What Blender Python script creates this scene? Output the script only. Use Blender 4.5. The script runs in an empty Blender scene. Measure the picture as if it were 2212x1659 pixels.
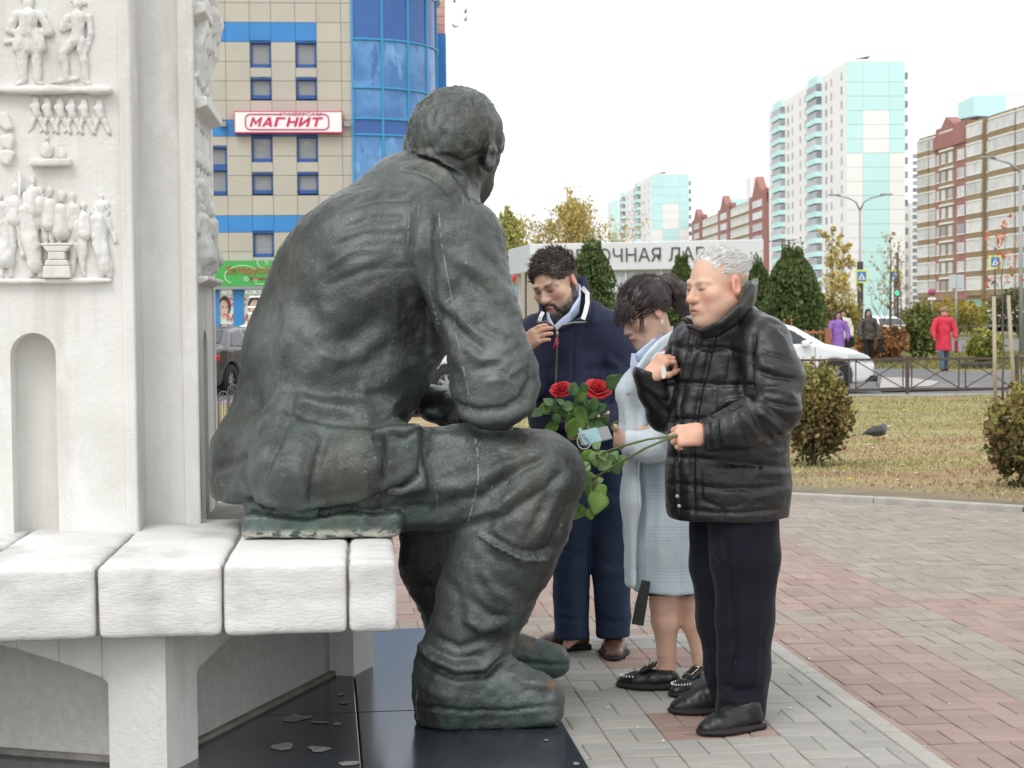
import bpy, bmesh, math, random
import numpy as np
from mathutils import Vector, Matrix
random.seed(7); RNG = np.random.default_rng(7)
SC = bpy.context.scene
COL = SC.collection
R = math.radians

# ------------------------------------------------------------------ camera
FPX, CXP, CYP = 3650.0, 1106.0, 829.5          # focal length and centre in the units of a 2212 x 1659 picture
CAMH, PITCH, ROLL = 1.45, math.atan((829.5 - 689) / 3650.0), 0.010
_f = np.array([0, math.cos(PITCH), -math.sin(PITCH)]); _r = np.array([1.0, 0, 0]); _u = np.cross(_r, _f)
CR = math.cos(ROLL) * _r - math.sin(ROLL) * _u; CU = math.sin(ROLL) * _r + math.cos(ROLL) * _u; CF = _f
cam_data = bpy.data.cameras.new('camera'); cam = bpy.data.objects.new('camera', cam_data); COL.objects.link(cam)
cam.matrix_world = Matrix(((CR[0], CU[0], -CF[0], 0), (CR[1], CU[1], -CF[1], 0), (CR[2], CU[2], -CF[2], CAMH), (0, 0, 0, 1)))
cam_data.sensor_width = 36; cam_data.lens = FPX / 2212 * 36; cam_data.clip_start = 0.1; cam_data.clip_end = 6000
cam_data.dof.use_dof = True; cam_data.dof.focus_distance = 6.25; cam_data.dof.aperture_fstop = 10.0
SC.camera = cam

# ------------------------------------------------------------------ sky, sun, exposure (overcast day)
SUN_EL, SUN_AZ = R(50), R(205)
world = bpy.data.worlds.new('World'); SC.world = world; world.use_nodes = True
_nt = world.node_tree; _nt.nodes.clear()
_o = _nt.nodes.new('ShaderNodeOutputWorld'); _b = _nt.nodes.new('ShaderNodeBackground')
_s = _nt.nodes.new('ShaderNodeTexSky'); _s.sky_type = 'NISHITA'; _s.sun_disc = False
_s.sun_elevation = SUN_EL; _s.sun_rotation = SUN_AZ; _s.dust_density = 4; _s.air_density = 1.5
_h = _nt.nodes.new('ShaderNodeHueSaturation'); _h.inputs['Saturation'].default_value = 0.12
_m = _nt.nodes.new('ShaderNodeMix'); _m.data_type = 'RGBA'; _m.inputs[0].default_value = 0.78
_m.inputs[7].default_value = (11.2, 11.5, 11.8, 1)      # the even white of the cloud layer
_nt.links.new(_s.outputs[0], _h.inputs['Color']); _nt.links.new(_h.outputs[0], _m.inputs[6])
_nt.links.new(_m.outputs[2], _b.inputs[0]); _b.inputs[1].default_value = 0.125
_nt.links.new(_b.outputs[0], _o.inputs[0])
_sd = bpy.data.lights.new('sun', 'SUN'); _sd.energy = 1.0; _sd.angle = R(25); _sd.color = (1, 0.96, 0.9)
sun = bpy.data.objects.new('sun', _sd); COL.objects.link(sun)
_dir = Vector((math.sin(SUN_AZ) * math.cos(SUN_EL), math.cos(SUN_AZ) * math.cos(SUN_EL), math.sin(SUN_EL)))
sun.rotation_euler = _dir.to_track_quat('Z', 'Y').to_euler()
SC.view_settings.view_transform = 'Standard'; SC.view_settings.look = 'None'
SC.view_settings.exposure = 0.12; SC.view_settings.gamma = 1.0; SC.view_settings.use_curve_mapping = False
SC.cycles.max_bounces = 6; SC.cycles.diffuse_bounces = 3; SC.cycles.glossy_bounces = 3; SC.cycles.transparent_max_bounces = 8

# ------------------------------------------------------------------ measuring: where a sight line meets a plane
CAMP = np.array([0, 0, CAMH])
def ray(px, py): return (px - CXP) / FPX * CR - (py - CYP) / FPX * CU + CF
def W(px, py, d):
    v = ray(px, py); return CAMP + v * (d / v[1])
def G(px, py, z):
    v = ray(px, py); return CAMP + v * ((z - CAMH) / v[2])
def onplane(px, py, p0, n):
    v = ray(px, py); return CAMP + v * (np.dot(np.asarray(p0) - CAMP, n) / np.dot(v, n))
def proj(P):
    q = P - CAMP; z = q @ CF
    return CXP + FPX * (q @ CR) / z, CYP - FPX * (q @ CU) / z, z

# ------------------------------------------------------------------ objects
def link(name, data, parent=None, label=None, kind=None):
    o = bpy.data.objects.new(name, data); COL.objects.link(o)
    if parent is not None:
        o.parent = parent; o.matrix_parent_inverse = Matrix.Translation(parent.location).inverted() if parent.get('_w') else Matrix()
    if label: o['label'] = label
    if kind: o['kind'] = kind
    return o
def thing(name, label, cat, loc=(0, 0, 0), group=None, world_built=True, rz=0):
    o = bpy.data.objects.new(name, None); COL.objects.link(o); o.empty_display_size = 0.1
    o.location = loc; o.rotation_euler = (0, 0, rz); o['label'] = label; o['category'] = cat
    if group: o['group'] = group
    if world_built: o['_w'] = 1
    return o
def tag(o, label, cat, group=None):
    o['label'] = label; o['category'] = cat
    if group: o['group'] = group
    return o
def struct(o): o['kind'] = 'structure'; return o
def copy_tree(o, parent=None):
    c = o.copy(); COL.objects.link(c)
    if parent is not None:
        c.parent = parent
    for ch in list(o.children): copy_tree(ch, c)
    return c
def setmats(o, mats):
    for m in (mats if isinstance(mats, (list, tuple)) else [mats]): o.data.materials.append(m)
def mesh_np(name, V, F, smooth=True, mi=None):
    me = bpy.data.meshes.new(name); V = np.asarray(V, np.float32); F = np.asarray(F, np.int32); n = F.shape[1]
    me.vertices.add(len(V)); me.vertices.foreach_set('co', V.ravel())
    me.loops.add(F.size); me.loops.foreach_set('vertex_index', F.ravel())
    me.polygons.add(len(F)); me.polygons.foreach_set('loop_start', np.arange(0, F.size, n, dtype=np.int32))
    me.polygons.foreach_set('loop_total', np.full(len(F), n, np.int32))
    me.polygons.foreach_set('use_smooth', np.full(len(F), smooth, bool))
    if mi is not None: me.polygons.foreach_set('material_index', np.asarray(mi, np.int32))
    me.update(); me.validate(); return me
def set_col(me, C, name='Col'):
    a = me.color_attributes.new(name, 'FLOAT_COLOR', 'POINT'); C = np.asarray(C, np.float32)
    if C.shape[1] == 3: C = np.concatenate([C, np.ones((len(C), 1), np.float32)], 1)
    a.data.foreach_set('color', C.ravel())
def set_f(me, name, v):
    a = me.attributes.new(name, 'FLOAT', 'POINT'); a.data.foreach_set('value', np.asarray(v, np.float32))

class MB:
    """collects boxes, tubes, prisms into one mesh"""
    def __init__(s): s.v = []; s.f = []; s.m = []; s.sm = []
    def add(s, V, F, mi=0, smooth=False):
        b = len(s.v); s.v += [tuple(map(float, p)) for p in V]
        for f in F: s.f.append([b + i for i in f]); s.m.append(mi); s.sm.append(smooth)
    def box(s, c, size, rz=0, mi=0, ax=None):
        hx, hy, hz = [k / 2 for k in size]; V = []
        for sx, sy, sz in ((-1,-1,-1),(1,-1,-1),(1,1,-1),(-1,1,-1),(-1,-1,1),(1,-1,1),(1,1,1),(-1,1,1)):
            p = np.array([sx * hx, sy * hy, sz * hz])
            if ax is not None: p = p[0] * np.asarray(ax[0]) + p[1] * np.asarray(ax[1]) + p[2] * np.asarray(ax[2])
            elif rz: p = np.array([p[0] * math.cos(rz) - p[1] * math.sin(rz), p[0] * math.sin(rz) + p[1] * math.cos(rz), p[2]])
            V.append(np.asarray(c) + p)
        s.add(V, [(0,3,2,1),(4,5,6,7),(0,1,5,4),(1,2,6,5),(2,3,7,6),(3,0,4,7)], mi); return s
    def tube(s, pts, r, n=8, mi=0, caps=True, flat=None):
        pts = [np.asarray(p, float) for p in pts]; m = len(pts)
        rr = [r] * m if np.isscalar(r) else list(r); V = []; F = []; prev = None
        for i, p in enumerate(pts):
            t = pts[min(i + 1, m - 1)] - pts[max(i - 1, 0)]; t = t / (np.linalg.norm(t) + 1e-9)
            a = prev if prev is not None else (np.array([0, 0, 1.0]) if abs(t[2]) < 0.9 else np.array([1.0, 0, 0]))
            a = a - t * np.dot(a, t); a /= np.linalg.norm(a) + 1e-9; b = np.cross(t, a); prev = a
            for k in range(n):
                w = 2 * math.pi * k / n; V.append(p + rr[i] * (a * math.cos(w) + b * math.sin(w) * (flat or 1)))
        for i in range(m - 1):
            for k in range(n): F.append((i*n+k, i*n+(k+1) % n, (i+1)*n+(k+1) % n, (i+1)*n+k))
        if caps: F.append(tuple(range(n - 1, -1, -1))); F.append(tuple((m - 1) * n + k for k in range(n)))
        s.add(V, F, mi, True); return s
    def prism(s, poly, o, ax, ay, az, mi=0):
        """polygon in (ax, ay) from origin o, extruded along az"""
        n = len(poly); o, ax, ay, az = map(np.asarray, (o, ax, ay, az))
        V = [o + ax * x + ay * y for x, y in poly] + [o + ax * x + ay * y + az for x, y in poly]
        F = [tuple(range(n - 1, -1, -1)), tuple(range(n, 2 * n))] + [(i, (i + 1) % n, n + (i + 1) % n, n + i) for i in range(n)]
        s.add(V, F, mi); return s
    def lathe(s, prof, c=(0, 0, 0), n=24, mi=0, axis='z', smooth=True):
        V = []; F = []; m = len(prof)
        for r, z in prof:
            for k in range(n):
                w = 2 * math.pi * k / n; x, y = r * math.cos(w), r * math.sin(w)
                p = (x, y, z) if axis == 'z' else (x, z, y) if axis == 'y' else (z, x, y)
                V.append(np.asarray(c) + np.array(p))
        for i in range(m - 1):
            for k in range(n): F.append((i*n+k, i*n+(k+1) % n, (i+1)*n+(k+1) % n, (i+1)*n+k))
        s.add(V, F, mi, smooth); return s
    def mesh(s, name):
        me = bpy.data.meshes.new(name); me.from_pydata(s.v, [], s.f)
        me.polygons.foreach_set('material_index', np.array(s.m, np.int32)); me.polygons.foreach_set('use_smooth', np.array(s.sm, bool))
        bm = bmesh.new(); bm.from_mesh(me); bmesh.ops.recalc_face_normals(bm, faces=bm.faces); bm.to_mesh(me); bm.free()
        me.update(); return me
    def build(s, name, mats, parent=None, label=None, kind=None, bevel=0):
        me = s.mesh(name); o = link(name, me, parent, label, kind); setmats(o, mats)
        if bevel:
            b = o.modifiers.new('bevel', 'BEVEL'); b.width = bevel; b.segments = 2; b.limit_method = 'ANGLE'
        return o

# ------------------------------------------------------------------ materials
MATS = {}
def mat(name, c1, c2=None, scale=4.0, detail=5, stretch=(1, 1, 1), lo=0.35, hi=0.65, rough=0.7, metal=0.0, spec=0.4,
        bump=0.0, bscale=60.0, bstretch=(1, 1, 1), layers=(), rnd=0.0, attr=None, emis=None, estr=0.0, coat=0.0, sheen=0.0, trans=0.0, rvar=0.0, bump2=None, alpha=None):
    m = bpy.data.materials.new(name); m.use_nodes = True; nt = m.node_tree; N = nt.nodes; L = nt.links
    bs = N['Principled BSDF']; tc = N.new('ShaderNodeTexCoord')
    def noise(sc, st, det=5, rough_=0.6):
        mp = N.new('ShaderNodeMapping'); mp.inputs['Scale'].default_value = st; L.new(tc.outputs['Object'], mp.inputs[0])
        t = N.new('ShaderNodeTexNoise'); t.inputs['Scale'].default_value = sc; t.inputs['Detail'].default_value = det
        t.inputs['Roughness'].default_value = rough_; L.new(mp.outputs[0], t.inputs['Vector']); return t.outputs[0]
    def ramp(v, a, b):
        r = N.new('ShaderNodeMapRange'); r.inputs[1].default_value = a; r.inputs[2].default_value = b; r.clamp = True
        L.new(v, r.inputs[0]); return r.outputs[0]
    def mix(a, b, fac):
        x = N.new('ShaderNodeMix'); x.data_type = 'RGBA'
        if isinstance(fac, (int, float)): x.inputs[0].default_value = fac
        else: L.new(fac, x.inputs[0])
        for sock, v in ((x.inputs[6], a), (x.inputs[7], b)):
            if isinstance(v, tuple): sock.default_value = (*v[:3], 1)
            else: L.new(v, sock)
        return x.outputs[2]
    def math_(op, a, b):
        x = N.new('ShaderNodeMath'); x.operation = op
        for sock, v in ((x.inputs[0], a), (x.inputs[1], b)):
            if isinstance(v, (int, float)): sock.default_value = v
            else: L.new(v, sock)
        return x.outputs[0]
    c = tuple(c1)
    if attr:
        at = N.new('ShaderNodeAttribute'); at.attribute_name = attr; c = at.outputs['Color']
    if c2 is not None:
        if attr: c = mix(c, tuple(c2), math_('MULTIPLY', ramp(noise(scale, stretch, detail), lo, hi), 0.5))
        else: c = mix(c, tuple(c2), ramp(noise(scale, stretch, detail), lo, hi))
    for ly in layers:                       # (colour, scale, stretch, lo, hi, amount[, attribute])
        fac = math_('MULTIPLY', ramp(noise(ly[1], ly[2], 6), ly[3], ly[4]), ly[5])
        if len(ly) > 6:
            at = N.new('ShaderNodeAttribute'); at.attribute_name = ly[6]; fac = math_('MULTIPLY', fac, at.outputs['Fac'])
        c = mix(c, tuple(ly[0]), fac)
    if rnd:
        oi = N.new('ShaderNodeObjectInfo'); at = N.new('ShaderNodeAttribute'); at.attribute_name = 'rnd'
        f = math_('FRACT', math_('ADD', oi.outputs['Random'], at.outputs['Fac']), 0.0)
        hs = N.new('ShaderNodeHueSaturation'); L.new(math_('ADD', math_('MULTIPLY', f, 2 * rnd), 1 - rnd), hs.inputs['Value'])
        if isinstance(c, tuple): hs.inputs['Color'].default_value = (*c[:3], 1)
        else: L.new(c, hs.inputs['Color'])
        c = hs.outputs[0]
    if isinstance(c, tuple): bs.inputs['Base Color'].default_value = (*c[:3], 1)
    else: L.new(c, bs.inputs['Base Color'])
    bs.inputs['Roughness'].default_value = rough; bs.inputs['Metallic'].default_value = metal
    bs.inputs['Specular IOR Level'].default_value = spec
    if rvar: L.new(math_('ADD', math_('MULTIPLY', noise(scale * 3, (1, 1, 1)), rvar), rough - rvar / 2), bs.inputs['Roughness'])
    if coat: bs.inputs['Coat Weight'].default_value = coat; bs.inputs['Coat Roughness'].default_value = 0.05
    if sheen: bs.inputs['Sheen Weight'].default_value = sheen; bs.inputs['Sheen Roughness'].default_value = 0.4
    if trans: bs.inputs['Transmission Weight'].default_value = trans
    if emis: bs.inputs['Emission Color'].default_value = (*emis, 1); bs.inputs['Emission Strength'].default_value = estr
    if alpha is not None: bs.inputs['Alpha'].default_value = alpha
    if bump:
        b = N.new('ShaderNodeBump'); b.inputs['Strength'].default_value = 1.0; b.inputs['Distance'].default_value = bump
        L.new(noise(bscale, bstretch, 6, 0.65), b.inputs['Height']); L.new(b.outputs[0], bs.inputs['Normal'])
        if bump2:
            b2 = N.new('ShaderNodeBump'); b2.inputs['Distance'].default_value = bump2[0]
            L.new(noise(bump2[1], bump2[2], 4), b2.inputs['Height']); L.new(b.outputs[0], b2.inputs['Normal']); L.new(b2.outputs[0], bs.inputs['Normal'])
    MATS[name] = m; return m
def wave_bump(m, scale, direction, dist, profile='SIN'):
    nt = m.node_tree; N = nt.nodes; L = nt.links; bs = N['Principled BSDF']
    tc = N.new('ShaderNodeTexCoord'); w = N.new('ShaderNodeTexWave'); w.bands_direction = direction; w.inputs['Scale'].default_value = scale
    w.wave_profile = profile; w.inputs['Distortion'].default_value = 0.3; L.new(tc.outputs['Object'], w.inputs['Vector'])
    b = N.new('ShaderNodeBump'); b.inputs['Distance'].default_value = dist; L.new(w.outputs['Fac'], b.inputs['Height'])
    if bs.inputs['Normal'].is_linked: L.new(bs.inputs['Normal'].links[0].from_socket, b.inputs['Normal'])
    L.new(b.outputs[0], bs.inputs['Normal'])
# ------------------------------------------------------------------ solid shapes blended on a grid, then skinned
def axis(lo, hi, h, fine=()):
    out = [lo]
    while out[-1] < hi:
        x = out[-1]; s = h
        for a, b, hf in fine:
            if a <= x < b: s = min(s, hf)
            elif x < a and x + s > a: s = max(min(s, a - x), hf)
        out.append(x + s)
    return np.array(out)
class SDF:
    def __init__(s, lo, hi, h, fx=(), fy=(), fz=()):
        s.ax = [axis(lo[0], hi[0], h, fx), axis(lo[1], hi[1], h, fy), axis(lo[2], hi[2], h, fz)]
        s.v = np.full([len(a) for a in s.ax], 9.0, np.float32)
    def put(s, fn, lo, hi, k=0.0, op='u'):
        pad = k * 1.1 + 0.03; sl = []
        for a, l, h in zip(s.ax, lo, hi):
            i0 = max(0, np.searchsorted(a, l - pad) - 1); i1 = min(len(a), np.searchsorted(a, h + pad) + 1)
            if i1 <= i0: return s
            sl.append(slice(i0, i1))
        X = s.ax[0][sl[0]][:, None, None]; Y = s.ax[1][sl[1]][None, :, None]; Z = s.ax[2][sl[2]][None, None, :]
        d = fn(X, Y, Z).astype(np.float32); a = s.v[tuple(sl)]
        if op == 'u':
            if k > 0:
                h = np.clip(0.5 + 0.5 * (a - d) / k, 0, 1); s.v[tuple(sl)] = a * (1 - h) + d * h - k * h * (1 - h)
            else: s.v[tuple(sl)] = np.minimum(a, d)
        elif op == 's':
            d = -d
            if k > 0:
                h = np.clip(0.5 - 0.5 * (a - d) / k, 0, 1); s.v[tuple(sl)] = a * (1 - h) + d * h + k * h * (1 - h)
            else: s.v[tuple(sl)] = np.maximum(a, d)
        return s
    def cone(s, a, b, r1, r2, k=0.02, op='u', sq=None):
        """tapered limb; sq = (axis vector, factor): flattened along that vector"""
        a = np.asarray(a, float); b = np.asarray(b, float); r = max(r1, r2)
        n = None
        if sq is not None: n = np.asarray(sq[0], float); n = n / np.linalg.norm(n); q = 1 / sq[1] - 1; big = max(1, sq[1])
        else: big = 1
        ab = b - a
        if n is not None: ab = ab + n * np.dot(ab, n) * q
        L2 = np.dot(ab, ab) + 1e-12
        def fn(X, Y, Z):
            px, py, pz = X - a[0], Y - a[1], Z - a[2]
            if n is not None:
                m = (px * n[0] + py * n[1] + pz * n[2]) * q; px = px + m * n[0]; py = py + m * n[1]; pz = pz + m * n[2]
            t = np.clip((px * ab[0] + py * ab[1] + pz * ab[2]) / L2, 0, 1)
            return (np.sqrt((px - t * ab[0]) ** 2 + (py - t * ab[1]) ** 2 + (pz - t * ab[2]) ** 2) - (r1 + (r2 - r1) * t)) * (min(1, sq[1]) if sq else 1)
        return s.put(fn, np.minimum(a, b) - r * big, np.maximum(a, b) + r * big, k, op)
    def chain(s, pts, k=0.02, op='u', sq=None):
        """pts: [(point, radius), ...]"""
        for (a, r1), (b, r2) in zip(pts[:-1], pts[1:]): s.cone(a, b, r1, r2, k, op, sq)
        return s
    def ell(s, c, r, k=0.02, op='u', M=None):
        c = np.asarray(c, float); r = np.asarray(r, float); M = np.eye(3) if M is None else np.asarray(M)
        def fn(X, Y, Z):
            p = [X - c[0], Y - c[1], Z - c[2]]
            l = [(M[0, i] * p[0] + M[1, i] * p[1] + M[2, i] * p[2]) / r[i] for i in range(3)]
            q = np.sqrt(l[0] ** 2 + l[1] ** 2 + l[2] ** 2); g = np.sqrt((l[0] / r[0]) ** 2 + (l[1] / r[1]) ** 2 + (l[2] / r[2]) ** 2) + 1e-6
            return np.clip(q * (q - 1) / g, -1, 1)
        e = np.abs(M) @ r
        return s.put(fn, c - e, c + e, k, op)
    def rbox(s, c, half, rad=0.01, k=0.0, op='u', M=None):
        c = np.asarray(c, float); h = np.asarray(half, float) - rad; M = np.eye(3) if M is None else np.asarray(M)
        def fn(X, Y, Z):
            p = [X - c[0], Y - c[1], Z - c[2]]
            l = [np.abs(M[0, i] * p[0] + M[1, i] * p[1] + M[2, i] * p[2]) - h[i] for i in range(3)]
            return np.sqrt(np.maximum(l[0], 0) ** 2 + np.maximum(l[1], 0) ** 2 + np.maximum(l[2], 0) ** 2) + np.minimum(np.maximum(np.maximum(l[0], l[1]), l[2]), 0) - rad
        e = np.abs(M) @ np.asarray(half)
        return s.put(fn, c - e, c + e, k, op)
    def cut_below(s, z): s.v = np.maximum(s.v, (z - s.ax[2])[None, None, :].astype(np.float32)); return s
    def cut(s, p, n):
        """remove the half space on the side n points to"""
        d = (s.ax[0][:, None, None] - p[0]) * n[0] + (s.ax[1][None, :, None] - p[1]) * n[1] + (s.ax[2][None, None, :] - p[2]) * n[2]
        s.v = np.maximum(s.v, d.astype(np.float32)); return s
    def skin(s):
        v = s.v; v = np.pad(v, 1, constant_values=9.0)
        ax = [np.concatenate([[2 * a[0] - a[1]], a, [2 * a[-1] - a[-2]]]) for a in s.ax]
        neg = v < 0; nx, ny, nz = v.shape
        cnt = np.zeros((nx - 1, ny - 1, nz - 1), np.int8)
        offs = [(i, j, k) for i in (0, 1) for j in (0, 1) for k in (0, 1)]
        for i, j, k in offs: cnt += neg[i:nx - 1 + i, j:ny - 1 + j, k:nz - 1 + k]
        I, J, K = np.nonzero((cnt > 0) & (cnt < 8)); idm = np.full(cnt.shape, -1, np.int32); idm[I, J, K] = np.arange(len(I))
        acc = np.zeros((len(I), 3)); num = np.zeros(len(I))
        for a in offs:
            for dim in range(3):
                if a[dim]: continue
                b = list(a); b[dim] = 1
                va = v[I + a[0], J + a[1], K + a[2]]; vb = v[I + b[0], J + b[1], K + b[2]]
                cr = (va < 0) != (vb < 0); t = np.where(cr, va / np.where(cr, va - vb, 1), 0)
                for q in range(3): acc[:, q] += np.where(cr, a[q] + (t if q == dim else 0), 0)
                num += cr
        acc /= num[:, None]; P = np.empty((len(I), 3))
        for q, idx in enumerate((I, J, K)): P[:, q] = ax[q][idx] + acc[:, q] * (ax[q][idx + 1] - ax[q][idx])
        F = []
        for dim in range(3):
            sl0 = [slice(None)] * 3; sl1 = [slice(None)] * 3; sl0[dim] = slice(0, -1); sl1[dim] = slice(1, None)
            A = neg[tuple(sl0)]; B = neg[tuple(sl1)]; e1, e2 = [q for q in range(3) if q != dim]
            C = A != B; idx = np.nonzero(C); ok = (idx[e1] > 0) & (idx[e2] > 0) & (idx[e1] < v.shape[e1] - 1) & (idx[e2] < v.shape[e2] - 1)
            idx = [q[ok] for q in idx]; inside = A[tuple(idx)]
            def cell(d1, d2):
                c = [q.copy() for q in idx]; c[e1] = c[e1] + d1; c[e2] = c[e2] + d2; return idm[tuple(c)]
            q = np.stack([cell(-1, -1), cell(0, -1), cell(0, 0), cell(-1, 0)], 1)
            flip = ~inside if dim != 1 else inside
            q[flip] = q[flip][:, ::-1]; F.append(q)
        return P, np.concatenate(F)
def vnormals(P, F):
    n = np.cross(P[F[:, 2]] - P[F[:, 0]], P[F[:, 3]] - P[F[:, 1]]); out = np.zeros_like(P)
    for i in range(4):
        for q in range(3): out[:, q] += np.bincount(F[:, i], n[:, q], len(P))
    return out / (np.linalg.norm(out, axis=1)[:, None] + 1e-12)
def relax(P, F, it=1, lam=0.5):
    E = np.concatenate([F[:, [0, 1]], F[:, [1, 2]], F[:, [2, 3]], F[:, [3, 0]]]); E = np.concatenate([E, E[:, ::-1]])
    deg = np.bincount(E[:, 0], minlength=len(P)).astype(float)
    for _ in range(it):
        avg = np.stack([np.bincount(E[:, 0], P[E[:, 1], q], len(P)) for q in range(3)], 1) / deg[:, None]
        P = P + lam * (avg - P)
    return P
def _hash(i, j, k, seed):
    h = (i * 374761393 + j * 668265263 + k * 2147483647 + seed * 1274126177) & 0xffffffff
    h = ((h ^ (h >> 13)) * 1274126177) & 0xffffffff; h = h ^ (h >> 16)
    return (h & 0xffff) / 32767.5 - 1.0
def vnoise(P, seed=0):
    p = np.floor(P).astype(np.int64); f = P - p; f = f * f * (3 - 2 * f); r = 0
    for a in (0, 1):
        for b in (0, 1):
            for c in (0, 1):
                w = (f[:, 0] if a else 1 - f[:, 0]) * (f[:, 1] if b else 1 - f[:, 1]) * (f[:, 2] if c else 1 - f[:, 2])
                r = r + w * _hash(p[:, 0] + a, p[:, 1] + b, p[:, 2] + c, seed)
    return r
def fbm(P, oct=4, seed=0, gain=0.5):
    r = 0; a = 1.0
    for o in range(oct): r = r + a * vnoise(P * 2 ** o + 17.3 * o, seed + o); a *= gain
    return r
def ridged(P, oct=3, seed=0):
    r = 0; a = 1.0
    for o in range(oct): r = r + a * (1 - 2 * np.abs(vnoise(P * 2 ** o + 9.1 * o, seed + o))); a *= 0.5
    return r
def sculpt(P, N, line, wpx, depth, taper=True, both=False):
    """press (depth<0) or raise (depth>0) a fold along a line seen from the front side"""
    u, w, z = proj(P); best = np.full(len(P), 1e9); tt = np.zeros(len(P)); m = len(line) - 1
    for i in range(m):
        ax_, ay_ = line[i][:2]; bx, by = line[i + 1][:2]; dx, dy = bx - ax_, by - ay_; L2 = dx * dx + dy * dy + 1e-9
        t = np.clip(((u - ax_) * dx + (w - ay_) * dy) / L2, 0, 1); d = np.hypot(u - ax_ - t * dx, w - ay_ - t * dy)
        c = d < best; best[c] = d[c]; tt[c] = (i + t[c]) / m
    g = np.exp(-(best / wpx) ** 2)
    if taper: g = g * np.clip(np.minimum(tt, 1 - tt) * 5 + 0.15, 0, 1)
    V = P - CAMP; V = V / np.linalg.norm(V, axis=1)[:, None]
    if not both: g = g * np.clip(-(N * V).sum(1) * 2.5, 0, 1)
    return P + N * (g * depth)[:, None]
def rotm(yaw=0, pitch=0, roll=0):
    """local frame: face looks to -Y, z up; yaw turns about z, pitch nods forward, roll leans to the side"""
    cy, sy = math.cos(yaw), math.sin(yaw); cp, sp = math.cos(pitch), math.sin(pitch); cr, sr = math.cos(roll), math.sin(roll)
    Rz = np.array([[cy, -sy, 0], [sy, cy, 0], [0, 0, 1]]); Rx = np.array([[1, 0, 0], [0, cp, -sp], [0, sp, cp]]); Ry = np.array([[cr, 0, sr], [0, 1, 0], [-sr, 0, cr]])
    return Rz @ Rx @ Ry
# ------------------------------------------------------------------ ground
Z_PL, Z_LAWN, Z_ROAD = -0.10, -0.075, -0.12
m_earth = mat('earth', (0.16, 0.13, 0.09), (0.22, 0.19, 0.12), scale=0.6, rough=0.95, bump=0.02, bscale=8)
m_asph = mat('asphalt', (0.13, 0.13, 0.135), (0.18, 0.18, 0.18), scale=0.9, rough=0.9, bump=0.004, bscale=80, layers=[((0.25, 0.24, 0.22), 0.35, (1, 1, 1), .5, .75, .6)])
m_sand = mat('sand', (0.27, 0.24, 0.20), (0.33, 0.30, 0.25), scale=6, rough=0.95, bump=0.004, bscale=120)
m_lgray = mat('paver_light_grey', (0.315, 0.302, 0.275), (0.365, 0.352, 0.322), scale=9, rough=0.85, bump=0.0016, bscale=180, rnd=0.09,
              layers=[((0.30, 0.285, 0.25), 2.2, (1, 1, 1), .5, .75, .6), ((0.26, 0.25, 0.22), 40, (1, 1, 1), .66, .72, .5)])
m_lpink = mat('paver_pale_red', (0.30, 0.195, 0.165), (0.34, 0.235, 0.20), scale=9, rough=0.85, bump=0.0016, bscale=180, rnd=0.08,
              layers=[((0.33, 0.27, 0.24), 2.2, (1, 1, 1), .45, .75, .6)])
m_pgray = mat('paver_worn_grey', (0.285, 0.240, 0.205), (0.335, 0.288, 0.248), scale=7, rough=0.9, bump=0.0016, bscale=160, rnd=0.09,
              layers=[((0.25, 0.21, 0.17), 1.3, (1, 1, 1), .45, .8, .7), ((0.40, 0.38, 0.35), 60, (1, 1, 1), .66, .72, .5), ((0.17, 0.145, 0.12), 6, (1, 1, 1), .60, .74, .45)])
m_ppink = mat('paver_worn_red', (0.30, 0.211, 0.181), (0.35, 0.257, 0.222), scale=7, rough=0.9, bump=0.0016, bscale=160, rnd=0.10,
              layers=[((0.29, 0.235, 0.195), 1.3, (1, 1, 1), .4, .8, .75), ((0.40, 0.36, 0.33), 60, (1, 1, 1), .66, .72, .5), ((0.17, 0.13, 0.11), 6, (1, 1, 1), .60, .74, .45)])
m_kerb = mat('kerb_concrete', (0.36, 0.345, 0.31), (0.44, 0.42, 0.38), scale=5, rough=0.9, bump=0.003, bscale=90, layers=[((0.24, 0.22, 0.18), 3, (1, 1, 1), .55, .75, .6)])

def sheet(name, pts, z, m, parent=None):
    me = bpy.data.meshes.new(name); me.from_pydata([(p[0], p[1], z) for p in pts], [], [tuple(range(len(pts)))]); o = link(name, me, parent); setmats(o, m); return o
g = sheet('ground', [(-1500, -40), (1500, -40), (1500, 3500), (-1500, 3500)], -0.25, m_earth); struct(g)

TH = R(6.3)                                      # direction of the paver rows
PU = np.array([-math.sin(TH), math.cos(TH), 0]); PV = np.array([math.cos(TH), math.sin(TH), 0])
A0 = G(1319.2, 1605.2, 0.0); B0 = G(1440.6, 1599.8, 0.0)
v0 = A0 @ PV; u0 = B0 @ PU                       # one seam of each direction runs through these
def pv(i, j, z): return PV * (v0 + i) + PU * (u0 + j) + np.array([0, 0, z])
K0 = G(1671, 1410, 0.0); VK = K0 @ PV - v0       # kerb line
UF = G(1300, 1378, 0.0) @ PU - u0                # far end of the light paving
SL_R = G(1275.4, 1659, 0.02) @ PV - v0           # right edge of the granite
SL_F = G(900, 1357, 0.02) @ PU - u0

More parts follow.
